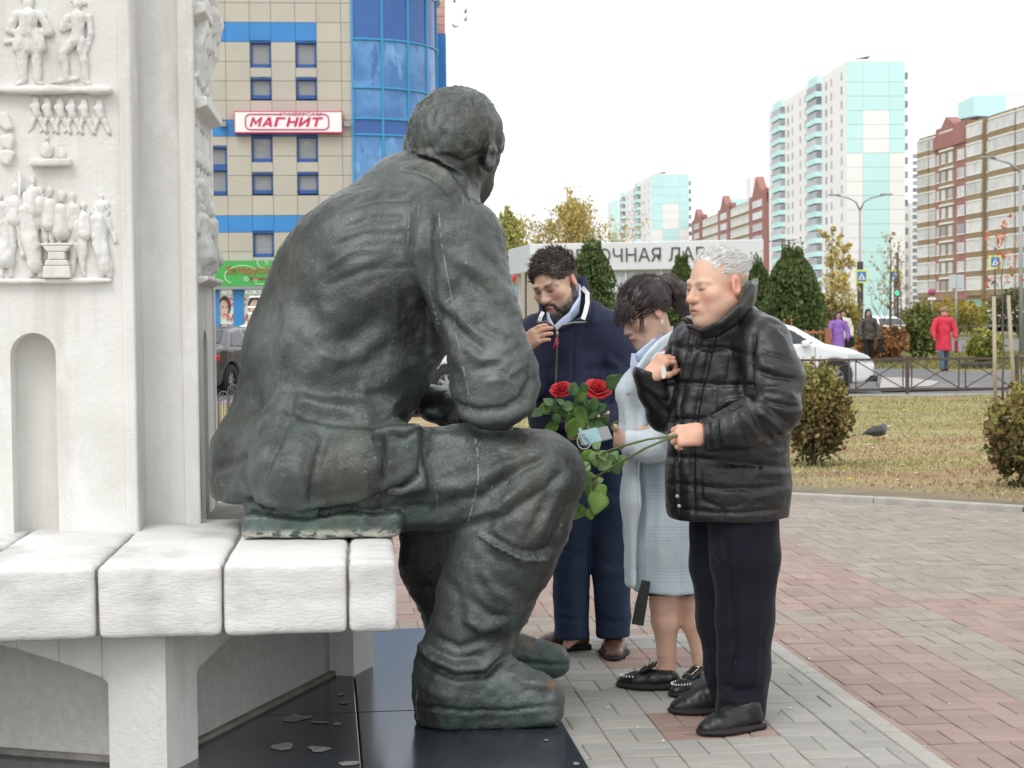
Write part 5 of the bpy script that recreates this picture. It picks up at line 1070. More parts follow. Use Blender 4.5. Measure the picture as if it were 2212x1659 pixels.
for s_, px in ((-1, 1803), (1, 1915)):
    e = X + (px - 1858) * mm; MB().tube([np.array([X, dl, zt3]), np.array([X + s_ * .25, dl, zt3 + .55]), np.array([X + s_ * .7, dl, zl - .1]), np.array([e, dl, zl + .12])], [.06, .055, .05, .04], 6).build('arm', m_steel, lp_); MB().box((e, dl, zl + .12), (.75, .25, .1)).build('lamp_head', m_grey, lp_)
dl2 = 62; p = W(2207, 700, dl2); l2 = thing('street_lamp', 'grey street lamp at the right picture edge with its arm reaching left', 'street lamp', (float(p[0]), dl2, Z_ROAD)); a = W(2204, 372, dl2)
MB().tube([np.array([p[0], dl2, Z_ROAD]), a], [.1, .06], 8).build('pole', m_steel, l2); MB().tube([a, W(2180, 352, dl2), W(2138, 340, dl2)], [.05, .045, .035], 6).build('arm', m_steel, l2); MB().box(W(2134, 339, dl2), (.5, .2, .07)).build('lamp_head', m_grey, l2)
def crossing(label, px, py, d, w=26, pole=True):
    s_ = thing('crossing_sign', label, 'road sign', tuple(W(px, 690, d) * np.array([1, 1, 0])), 'blue pedestrian crossing signs'); c = W(px, py, d); m = d / FPX; a = w * m / 2; ex, ey = np.array([1., 0, 0]), np.array([0, 1., 0])
    MB().box(c, (2 * a, .05, 2 * a * 1.12)).build('backing', m_signy, s_); MB().box(c - ey * .03, (1.44 * a, .03, 1.6 * a)).build('blue_face', m_signb, s_)
    bb = MB(); bb.prism([(-.6 * a, -.55 * a), (.6 * a, -.55 * a), (0, .6 * a)], c - ey * .05, ex, UP, -ey * .015); bb.build('white_triangle', m_signw, s_)
    bb = MB(); bb.tube([c - ey * .075 + UP * .12 * a, c - ey * .075 - UP * .12 * a - ex * .02, c - ey * .075 - UP * .45 * a - ex * .22 * a], .06 * a, 5); bb.tube([c - ey * .075 - UP * .12 * a, c - ey * .075 - UP * .45 * a + ex * .2 * a], .06 * a, 5); bb.lathe([(.001, .32 * a), (.09 * a, .24 * a), (.001, .15 * a)], c=c - ey * .075, n=8); bb.build('walking_figure', m_pole, s_)
    if pole: MB().tube([np.array([c[0], d + .06, Z_ROAD]), np.array([c[0], d + .06, c[2] + a])], .05, 6).build('pole', m_pole, s_)
crossing('pedestrian crossing sign on the two armed street lamp', 1861, 597, 109.5, 26, False); crossing('pedestrian crossing sign above the green signal', 1934, 597, 108); crossing('pedestrian crossing sign in front of the brown block', 2150, 566, 100)
dt = 107; c = W(1937, 633, dt); ts = thing('traffic_signal', 'traffic signal showing green beside the bare young tree', 'traffic light', (float(c[0]), dt, Z_ROAD)); MB().box(c + UP * .35, (.34, .25, 1.15)).build('housing', m_pole, ts, bevel=.05); bb = MB(); bb.lathe([(.001, -.14), (.15, -.135), (.15, -.12)], c=c, n=16, axis='y'); bb.build('green_lamp', mat('signal_green', (0.0, 0.5, 0.3), emis=(0.05, 1.0, 0.6), estr=1.4), ts)
for k in (1, 2): bb = MB(); bb.lathe([(.001, -.14), (.13, -.135), (.13, -.12)], c=c + UP * .36 * k, n=12, axis='y'); bb.build('dark_lamp', m_dgrey, ts)
MB().tube([np.array([c[0] + .1, dt + .2, Z_ROAD]), np.array([c[0] + .1, dt + .2, W(1934, 545, dt)[2]])], .08, 6).build('pole', m_pole, ts)
c = W(2013, 631, 112); ns = thing('no_stopping_sign', 'round red and blue no stopping sign with a white plate below', 'road sign', (float(c[0]), 112, 0)); m = 112 / FPX
bb = MB(); bb.lathe([(.001, -.03), (8 * m, -.025), (8 * m, .02)], c=c, n=20, axis='y'); bb.build('red_rim', m_redt, ns); bb = MB(); bb.lathe([(.001, -.05), (6 * m, -.045), (6 * m, -.035)], c=c, n=20, axis='y'); bb.build('blue_disc', m_signb, ns)
for s_ in (1, -1): MB().tube([c + np.array([-4.5 * m, -.06, -4.5 * m * s_]), c + np.array([4.5 * m, -.06, 4.5 * m * s_])], .04, 5).build('red_stripe', m_redt, ns)
MB().box(c - UP * 14 * m, (17 * m, .04, 5 * m)).build('plate', m_signw, ns); MB().tube([c + np.array([0, .05, 8 * m]), np.array([c[0], 112.05, Z_ROAD])], .04, 6).build('pole', m_steel, ns)
c = W(2066, 608, 112); rb = thing('road_board', 'pair of blank grey backs of road signs in front of the red brick pier', 'road sign', (float(c[0]), 112, 0)); m_back = mat('sign_back', (0.50, 0.56, 0.57), rough=.5)
for s_ in (-1, 1): MB().box(c + np.array([s_ * 8.3 * m, 0, 0]), (15.5 * m, .05, 29 * m)).build('board', m_back, rb)
MB().tube([c + np.array([0, .08, 15 * m]), np.array([c[0], 112.08, Z_ROAD])], .07, 6).build('pole', m_steel, rb)
c = W(2100, 665, 235); kk = thing('green_booth', 'pale green boxed entrance under the brown block', 'kiosk', (float(c[0]), 235, 0)); MB().box((c[0], 235, 2.4), (2.0, 2, 2.2)).build('box', mat('booth_green', (0.22, 0.40, 0.34), rough=.6), kk); MB().box((c[0], 235, .65), (1.6, 1.6, 1.29)).build('stand', m_grey, kk)
# wires of the trolley line by the tower
c = W(1700, 521, 90); o = MB().tube([W(1660, 522, 90), W(1722, 518, 90)], .025, 5).build('arm', m_pole); tag(o, 'thin dark bracket arm in front of the white tower', 'bracket')
# tyre used as a flower bed edge
c = W(1925, 772, 53.5); c[2] = Z_ROAD + .03; ty = MB(); ty.lathe([(.20, 0), (.30, -.0), (.36, .05), (.36, .17), (.30, .22), (.20, .2), (.18, .1), (.20, 0)], c=c, n=28); o = ty.build('old_tyre', mat('old_rubber', (0.045, 0.045, 0.045), rough=.85)); tag(o, 'old black tyre lying on the verge at the foot of the bare tree', 'tyre')
c = W(2112, 792, 48.5); c[2] = Z_ROAD + .03; ty = MB(); ty.lathe([(.42, 0), (.5, .04), (.52, .12), (.46, .16), (.40, .12), (.42, 0)], c=c, n=24); o = ty.build('bed_ring', MATS['old_rubber']); tag(o, 'low dark ring of a flower bed under the yellow green shrub', 'flower bed')

# ------------------------------------------------------------------ cars
m_tyre = mat('tyre_rubber', (0.022, 0.022, 0.022), rough=.85); m_rim = mat('alloy_rim', (0.42, 0.43, 0.44), rough=.3, metal=.8); m_cglass = mat('car_glass', (0.025, 0.03, 0.033), rough=.04, spec=.7); m_white_p = mat('white_car_paint', (0.82, 0.83, 0.84), rough=.25, coat=.8); m_taupe = mat('taupe_car_paint', (0.075, 0.065, 0.065), rough=.25, metal=.3, coat=.9); m_tail = mat('tail_light_red', (0.45, 0.01, 0.02), rough=.12, emis=(1, .02, .03), estr=.10); m_head = mat('headlight_glass', (0.55, 0.58, 0.60), rough=.05, spec=.8); m_silver = mat('silver_car_paint', (0.45, 0.47, 0.48), rough=.3, metal=.4, coat=.6); m_redp = mat('red_car_paint', (0.38, 0.03, 0.04), rough=.3, coat=.7); m_bluep = mat('navy_car_paint', (0.03, 0.045, 0.08), rough=.3, coat=.7); m_plast = mat('black_plastic', (0.02, 0.02, 0.02), rough=.6); m_plate = mat('number_plate', (0.8, 0.8, 0.8), rough=.4)
def poly_sd(P_, X, Z):
    d = np.full(np.broadcast(X, Z).shape, 1e9); ins = np.zeros(d.shape, bool); n = len(P_)
    for i in range(n):
        ax_, az = P_[i]; bx, bz_ = P_[(i + 1) % n]; ex, ez = bx - ax_, bz_ - az; wx, wz = X - ax_, Z - az; t = np.clip((wx * ex + wz * ez) / (ex * ex + ez * ez + 1e-12), 0, 1); d = np.minimum(d, (wx - ex * t) ** 2 + (wz - ez * t) ** 2)
        c = ((az <= Z) & (bz_ > Z)) | ((bz_ <= Z) & (az > Z)); xi = ax_ + (Z - az) / np.where(abs(bz_ - az) < 1e-9, 1e-9, bz_ - az) * ex; ins ^= c & (X < xi)
    return np.where(ins, -1, 1) * np.sqrt(d)
SEDAN = dict(L=4.5, prof=[(-2.2, .30), (-2.25, .55), (-2.2, .92), (-2.05, 1.02), (-1.62, 1.06), (-1.0, 1.40), (-.45, 1.47), (.25, 1.46), (.62, 1.36), (1.20, 1.01), (1.75, .90), (2.12, .74), (2.24, .58), (2.22, .30), (2.0, .20), (-2.0, .20)], side=[(-1.42, 1.06), (-.95, 1.36), (-.42, 1.42), (.22, 1.41), (.55, 1.31), (1.02, 1.0), (.9, .98), (-1.3, 1.0)], screen=(.55, 1.22), rear=(-1.68, -.98), wheels=(1.38, -1.30), tail=.85)
HATCH = dict(L=4.1, prof=[(-1.95, .32), (-2.02, .6), (-1.98, .98), (-1.85, 1.12), (-1.60, 1.42), (-1.2, 1.52), (-.2, 1.55), (.35, 1.50), (.70, 1.38), (1.25, 1.06), (1.70, .94), (1.96, .78), (2.06, .58), (2.04, .32), (1.85, .2), (-1.8, .2)], side=[(-1.62, 1.10), (-1.45, 1.36), (-1.15, 1.45), (.25, 1.46), (.58, 1.36), (1.06, 1.05), (.9, 1.02), (-1.5, 1.04)], screen=(.62, 1.25), rear=(-1.95, -1.58), wheels=(1.28, -1.22), tail=1.0)
def car_parts(S_):
    pr = S_['prof']; sp = S_['side']; hw = .87
    def width(X, Z): return hw - .035 * np.clip((np.abs(X) - 1.2) / 1.0, 0, 1) ** 2 * 4 - .30 * np.clip((Z - .98) / .55, 0, 1) ** 1.2 - .04 * np.clip((.5 - Z) / .3, 0, 1)
    def body(X, Y, Z, infl=0.0):
        d = poly_sd(pr, X, Z) + 0 * Y; e = np.abs(Y) - width(X, Z); k = .10; h = np.clip(.5 - .5 * (d - e) / k, 0, 1); return d * (1 - h) + e * h + k * h * (1 - h) - infl
    h = .035; lo, hi = (-2.4, -.95, .1), (2.4, .95, 1.65); B = SDF(lo, hi, h); X = B.ax[0][:, None, None]; Y = B.ax[1][None, :, None]; Z = B.ax[2][None, None, :]; b_ = body(X, Y, Z); v = b_.copy()
    for wx in S_['wheels']: v = np.maximum(v, -np.maximum(np.hypot(X - wx, Z - .33) - .385, .55 - np.abs(Y)))
    B.v = v.astype(np.float32); P, F = B.skin(); P = relax(P, F, 1, .4); out = {'body': mesh_np('car_body', P, F)}
    B.v = np.maximum(body(X, Y, Z, .012), poly_sd(sp, X, Z) + .012 + 0 * Y); q = .05; B.v = np.maximum(B.v, .3 - np.abs(Y)); 
    for px in (-.35,): B.v = np.maximum(B.v, .035 - np.abs(X - px) + 0 * Y + 0 * Z)
    B.v = B.v.astype(np.float32); P, F = B.skin(); out['side_glass'] = mesh_np('side_glass', relax(P, F, 1, .4), F)
    for nm, (x0, x1) in (('windscreen', S_['screen']), ('rear_window', S_['rear'])):
        zlo = 1.06 if nm == 'windscreen' else 1.10
        B.v = np.maximum(np.maximum(body(X, Y, Z, .013), np.maximum(x0 - X, X - x1) + 0 * Y), np.maximum(zlo - Z, np.abs(Y) - (width(X, Z) - .10))).astype(np.float32); B.v = np.maximum(B.v, (-(body(X, Y, Z) + .06))).astype(np.float32); P, F = B.skin(); out[nm] = mesh_np(nm, P, F)
    for nm, f in (('tail', lambda: np.maximum(np.maximum(X + S_['L'] / 2 - .42, S_['tail'] - .12 - Z), Z - S_['tail'] - .05 + 0 * Y)), ('head', lambda: np.maximum(np.maximum(S_['L'] / 2 - .62 - X, .62 - Z), Z - .82 + 0 * Y))):
        for sgn in (1, -1):
            B.v = np.maximum(np.maximum(body(X, Y, Z, .010), f()), .42 - sgn * Y).astype(np.float32); B.v = np.maximum(B.v, -(body(X, Y, Z) + .05)).astype(np.float32); P, F = B.skin(); out[nm + str(sgn)] = mesh_np(nm + 'light', P, F)
    w = MB(); w.lathe([(.19, -.10), (.31, -.10), (.335, -.06), (.335, .06), (.31, .10), (.19, .10)], n=24, axis='y'); out['tyre'] = w.mesh('tyre'); w = MB(); w.lathe([(.001, -.06), (.06, -.065), (.07, -.05)], n=12, axis='y')
    for k in range(7): a = 2 * math.pi * k / 7; w.box((math.cos(a) * .12, -.055, math.sin(a) * .12), (.17, .03, .05), ax=((math.cos(a), 0, math.sin(a)), (0, 1, 0), (-math.sin(a), 0, math.cos(a))))
    w.lathe([(.17, -.07), (.205, -.08), (.205, .08), (.17, .07)], n=20, axis='y'); out['rim'] = w.mesh('rim'); return out
CARM = {'sedan': (SEDAN, car_parts(SEDAN)), 'hatch': (HATCH, car_parts(HATCH))}
def car(kind, label, x, y, yaw, paint, z=Z_ROAD, group=None, plate=True):
    S_, M_ = CARM[kind]; t = thing('parked_car', label, 'car', (x, y, z), group, world_built=False, rz=yaw)
    def pt(nm, me, m, par=t, loc=None):
        o = bpy.data.objects.new(nm, me); COL.objects.link(o); o.parent = par
        if loc: o.location = loc
        if not me.materials: me.materials.append(m)
        o.material_slots[0].link = 'OBJECT'; o.material_slots[0].material = m; return o
    pt('body', M_['body'], paint); pt('side_glass', M_['side_glass'], m_cglass); pt('windscreen', M_['windscreen'], m_cglass); pt('rear_window', M_['rear_window'], m_cglass)
    for s_ in (1, -1): pt('tail_light', M_['tail' + str(s_)], m_tail); pt('headlight', M_['head' + str(s_)], m_head)
    for wx in S_['wheels']:
        for s_ in (-1, 1):
            w = pt('wheel', M_['tyre'], m_tyre, t, (wx, s_ * .76, .335)); r = pt('rim', M_['rim'], m_rim, w)
            if s_ > 0: r.rotation_euler = (0, 0, math.pi)
    L2 = S_['L'] / 2
    MB().box((L2 - .12, 0, .30), (.30, 1.45, .12)).build('front_lip', m_plast, t); MB().box((-L2 + .16, 0, .34), (.26, 1.5, .16)).build('rear_bumper_trim', m_plast, t)
    MB().box((L2 - .015, 0, .52), (.03, .9, .12)).build('grille', m_plast, t)
    if plate: MB().box((-L2 - .02, 0, .62), (.03, .5, .11)).build('number_plate', m_plate, t)
    for s_ in (1, -1):
        b_ = MB(); b_.box((.78, s_ * .93, 1.02), (.16, .2, .13)); o = b_.build('mirror', paint, t, bevel=.04)
        for hx in (.25, -.75): b_ = MB(); b_.box((hx - .25, s_ * .872, .82), (.17, .03, .03)); b_.build('door_handle', paint, t)
        for hx in (.98, -.22): b_ = MB(); b_.box((hx, s_ * .873, .66), (.008, .01, .58)); b_.build('door_gap', m_plast, t)
    return t
x = W(1876, 800, 34.5)[0] - 2.24; car('sedan', 'white car nosing out from behind the black leather jacket on the drive', float(x), 34.6, 0.05, m_white_p)
x = W(884, 800, 32.6)[0] + 2.05; car('hatch', 'white car seen through the gap under the bronze arm', float(x), 33.2, math.pi - .03, m_white_p)
x = W(452, 800, 36)[0]; car('sedan', 'dark taupe car with red tail light, seen from behind beside the stele', float(x) - .05, 37.6, R(76), m_taupe)
x = W(560, 740, 43.5)[0]; car('hatch', 'white car parked behind the dark taupe car under the shop posters', float(x), 44.0, math.pi - .06, m_white_p)
car('hatch', 'white car coming along the road right of the olive coat', float(W(1907, 700, 88)[0]), 88, R(-78), m_white_p)
far = [('hatch', m_silver, 2090, 'silver car leftmost in the far row right of the red coat'), ('sedan', m_redp, 2106, 'red car in the far row under the brown block'), ('hatch', m_white_p, 2131, 'white car in the far row under the brown block, right of the red one'), ('hatch', m_bluep, 2160, 'dark car in the far row between the two wooden stakes'), ('sedan', m_silver, 2185, 'grey car in the far row right of the stakes'), ('hatch', m_white_p, 2212, 'white car in the far row at the picture edge')]
for k, (kd, m_, px, lab) in enumerate(far): car(kd, lab, float(W(px, 690, 190 - k * 2)[0]), 190 - k * 2, R((10, 175, 20, 170, 15, 8)[k]), m_, z=.35, group='cars parked in the far row', plate=False)
struct(sheet('far_car_park', [(30, 150), (80, 140), (90, 215), (40, 235)], .34, m_asph))

# ------------------------------------------------------------------ birds
m_bird = mat('bird_grey', (0.16, 0.16, 0.18), (0.30, 0.30, 0.33), scale=14, rough=.8)
def flyer(px, py, d, span, flap, yaw, label):
    c = W(px, py, d); t = thing('flying_bird', label, 'bird', tuple(c), 'pigeons flying beside the shop roof'); S = SDF((-.25, -.45, -.4), (.25, .45, .45), .02)
    S.chain([((-.16, 0, 0), .02), ((-.03, 0, 0), .06), ((.09, 0, .01), .045), ((.15, 0, .03), .035), ((.19, 0, .02), .012)], k=.02); S.chain([((-.24, 0, -.01), .05), ((-.12, 0, 0), .03)], k=.02, sq=((0, 0, 1), .3))
    for s_ in (1, -1): S.chain([((.03, s_ * .04, .02), .06), ((.04, s_ * .2 * span, .02 + .2 * flap), .07), ((-.03, s_ * .38 * span, .02 + .40 * flap), .035)], k=.02, sq=((0, 0, 1) if abs(flap) < .6 else (0, 1, 0), .35))
    P, F = S.skin(); Mr = rotm(yaw); Q = c + P @ Mr.T; o = link('body', mesh_np('bird_body', Q, F), t); setmats(o, m_bird)
flyer(981, 4.5, 150, .9, 1.0, .4, 'topmost flying pigeon beside the shop tower, wings up'); flyer(1005, 28, 155, .8, 1.0, .5, 'upper of the two right flying pigeons by the shop tower'); flyer(1005, 45, 155, .8, 1.0, .6, 'lower of the two right flying pigeons by the shop tower'); flyer(984, 58, 110, 1.25, .25, 2.6, 'lowest pigeon gliding with wings spread beside the shop tower')
c = W(1894, 945, 20.7); c[2] = Z_LAWN + .03; pg = thing('pigeon', 'dark grey pigeon resting on the lawn', 'pigeon', tuple(c)); S = SDF((-.25, -.12, -.02), (.22, .12, .2), .009)
S.chain([((-.10, 0, .065), .04), ((-.02, 0, .075), .062), ((.06, 0, .08), .058), ((.085, 0, .10), .045)], k=.03); S.ell((.09, 0, .135), (.035, .03, .03), k=.03); S.chain([((.12, 0, .132), .01), ((.142, 0, .125), .004)], k=.006); S.chain([((-.08, 0, .065), .03), ((-.19, 0, .04), .018)], k=.03, sq=((0, 0, 1), .5))
for s_ in (1, -1): S.chain([((.05, s_ * .05, .085), .03), ((-.06, s_ * .048, .08), .03), ((-.16, s_ * .02, .055), .012)], k=.01)
P, F = S.skin(); u_p = P.copy(); Q = c + P @ rotm(.25).T; me = mesh_np('pigeon_body', Q, F); col = np.where((P[:, 0] > .055)[:, None], np.array([[.10, .11, .14]]), np.array([[.055, .052, .058]])); col[(P[:, 0] < -.1)] = (.04, .04, .045); set_col(me, col); o = link('body', me, pg); setmats(o, mat('pigeon_plumage', (.1, .1, .1), rough=.7, attr='Col'))
for s_ in (1, -1): MB().tube([c + np.array([.02, s_ * .025, .03]), c + np.array([.03, s_ * .025, -.03]), c + np.array([.05, s_ * .025, -.032])], .004, 5).build('foot', m_redt, pg)
# ------------------------------------------------------------------ the seated bronze man
m_bronze = mat('weathered_bronze', (0.032, 0.033, 0.031), (0.110, 0.129, 0.125), scale=3.0, detail=7, lo=.36, hi=.64, rough=0.36, metal=0.25, spec=.5, bump=0.006, bscale=26, bstretch=(1, 1, .55), rvar=.25,
               layers=[((0.19, 0.205, 0.20), 7, (1, 1, .35), .54, .74, .5), ((0.085, 0.066, 0.046), 4.5, (1, 1, .4), .52, .72, .42), ((0.095, 0.20, 0.155), 9, (1, 1, .5), .42, .72, .62, 'patina'),
                       ((0.55, 0.55, 0.47), 26, (1, 1, 2), .40, .52, .9, 'rim'), ((0.33, 0.20, 0.11), 14, (1, 1, 1), .45, .65, .8, 'worn'), ((0.26, 0.29, 0.28), 55, (1, 1, 1), .62, .72, .45)],
               bump2=(0.003, 90, (1, 1, 1)))
SF = 1 / FPX
def Pt(px, py, d): return W(px, py, d)
def C_(*q): return [(W(x, y, d), r * d * SF) for x, y, d, r in q]
S = SDF((-1.14, 5.52, 0.0), (.30, 7.05, 2.36), .0108, fz=[(1.86, 2.4, .008)], fx=[(-.44, 0.02, .008)])
YV = (0, 1, 0)
# torso
S.chain(C_((885, 478, 6.30, 128), (790, 640, 6.30, 205), (727, 775, 6.28, 198), (696, 860, 6.28, 181)), k=.05)
S.chain(C_((985, 525, 5.98, 100), (900, 470, 6.3, 118), (862, 478, 6.62, 98)), k=.10)
S.ell(W(800, 560, 6.16), (.27, .24, .26), k=.10)
# neck, collar
S.chain(C_((935, 430, 6.28, 84), (985, 350, 6.30, 74)), k=.04)
# head
S.ell(W(985, 287, 6.30), (.166, .178, .164), k=.02)
S.ell(W(972, 300, 6.26), (.145, .16, .15), k=.03)
S.chain(C_((1003, 335, 6.38, 72), (1012, 385, 6.44, 46), (1012, 415, 6.48, 30)), k=.04)
S.chain(C_((1058, 300, 6.38, 22), (1050, 345, 6.40, 20), (1034, 395, 6.44, 18), (1018, 425, 6.46, 20)), k=.05)
S.ell(W(1058, 342, 6.185), (.024, .040, .055), k=.008); S.ell(W(1066, 338, 6.15), (.014, .022, .034), k=.006, op='s'); S.ell(W(886, 316, 6.36), (.024, .042, .052), k=.008)
# near arm
S.chain(C_((985, 535, 5.98, 106), (1032, 690, 5.92, 88), (1066, 795, 5.87, 88), (1068, 830, 5.86, 94)), k=.03)
S.chain(C_((1072, 832, 5.88, 88), (1040, 876, 6.25, 56), (985, 890, 6.5, 44)), k=.03)
# far arm and hands resting in the lap, cap held in them
S.chain(C_((862, 480, 6.64, 96), (800, 700, 6.75, 80), (835, 848, 6.74, 60)), k=.03); S.chain(C_((835, 850, 6.72, 46), (930, 866, 6.58, 36), (1010, 876, 6.45, 34)), k=.02)
S.ell(W(960, 895, 6.5), (.10, .12, .035), k=.02)
S.chain(C_((985, 880, 6.45, 22), (1040, 905, 6.3, 24)), k=.015)
# skirt of the jacket
S.chain(C_((668, 900, 6.28, 162), (612, 1005, 6.22, 154), (604, 1040, 6.18, 146)), k=.045); S.chain(C_((520, 985, 6.35, 62), (498, 1032, 6.35, 48)), k=.05)
S.cone(W(650, 985, 5.98), W(640, 1028, 5.84), .21, .165, k=.08); S.cone(W(770, 985, 5.99), W(790, 1008, 5.85), .20, .160, k=.08)
S.rbox(W(868, 990, 5.80), (.078, .10, .115), .02, k=.015, M=rotm(0, 0, -.12))
# block under the figure
_zh = W(500, 1082, 6.1)[2]; _xl = W(520, 1100, 5.9)[0]; _zn = W(700, 1106, 5.74)[2]
S.put(lambda X, Y, Z: np.maximum(np.maximum(X - _xl, Z - _zh) + 0 * Y, -9), (-1.3, 5.4, .5), (_xl, 7.1, _zh), .012, 's')
S.put(lambda X, Y, Z: np.maximum(np.maximum(X - W(850, 1130, 5.74)[0], Z - _zn), Y - 5.775), (-1.3, 5.4, .5), (W(850, 1130, 5.74)[0], 5.775, _zn), .008, 's')
zb = 0.706; q0 = W(518, 1130, 5.74); q1 = W(863, 1130, 5.74); zt_ = W(600, 1095, 6.0)[2]
S.rbox(((q0[0] + q1[0]) / 2, 6.24, (zb + zt_) / 2), ((q1[0] - q0[0]) / 2, .485, (zt_ - zb) / 2), .018, k=.008)
# near leg
S.chain(C_((690, 1025, 5.98, 112), (1000, 1036, 5.94, 113), (1160, 1028, 5.92, 99)), k=.04)
S.chain(C_((1160, 1028, 5.92, 99), (1122, 1110, 5.92, 112), (1088, 1185, 5.93, 112), (1046, 1290, 5.94, 101), (1016, 1370, 5.95, 90), (992, 1440, 5.95, 86)), k=.03)
S.chain(C_((985, 1440, 5.95, 90), (978, 1500, 5.95, 84), (976, 1545, 5.95, 80)), k=.03)
S.chain(C_((985, 1478, 5.94, 84), (1080, 1492, 5.92, 66), (1150, 1508, 5.9, 52), (1178, 1514, 5.9, 44)), k=.04)
S.chain(C_((950, 1548, 5.95, 55), (1060, 1550, 5.93, 62), (1172, 1543, 5.9, 48)), k=.008, sq=((0, 0, 1), .5))
# far leg
S.chain(C_((720, 1030, 6.62, 92), (1000, 1045, 6.62, 90), (1140, 1050, 6.62, 84)), k=.03)
S.chain(C_((1140, 1050, 6.62, 84), (950, 1130, 6.60, 88), (962, 1210, 6.6, 96), (1000, 1330, 6.6, 82), (1015, 1400, 6.62, 74)), k=.03)
S.chain(C_((1015, 1408, 6.62, 66), (1120, 1416, 6.62, 46), (1192, 1426, 6.60, 38)), k=.03); S.chain(C_((1000, 1448, 6.62, 44), (1120, 1452, 6.62, 44), (1196, 1440, 6.6, 34)), k=.008, sq=((0, 0, 1), .5))
# feet are flat on the granite, the seat flat on the bench
S.cut_below(0.021)
S.put(lambda X, Y, Z: np.maximum(np.maximum(X - (q1[0] + .005) + (Y - 5.74) * .16, Z - zb), Y - 7.0), (-1.2, 5.6, 0), (q1[0] + .005, 7.0, zb), 0, 's')
P, F = S.skin(); P = relax(P, F, 1, .5); N_ = vnormals(P, F)
if (P[F[:, 0]] * np.cross(P[F[:, 1]] - P[F[:, 0]], P[F[:, 2]] - P[F[:, 0]])).sum() < 0: print('FLIPPED')
u_, w_, z_ = proj(P)
head_m = np.clip((332 - w_) / 4, 0, 1) * (u_ > 880) * (P[:, 2] > 1.9)
# hair: raised shell with combed locks
d = fbm(np.stack([P[:, 0] * 30, P[:, 1] * 30, P[:, 2] * 16], 1), 4, 4)
P = P + N_ * (head_m * (.003 + .004 * d + .0065 * ridged(np.stack([P[:, 0] * 40 + 5 * P[:, 2], P[:, 1] * 40, P[:, 2] * 13], 1), 3, 8)))[:, None]
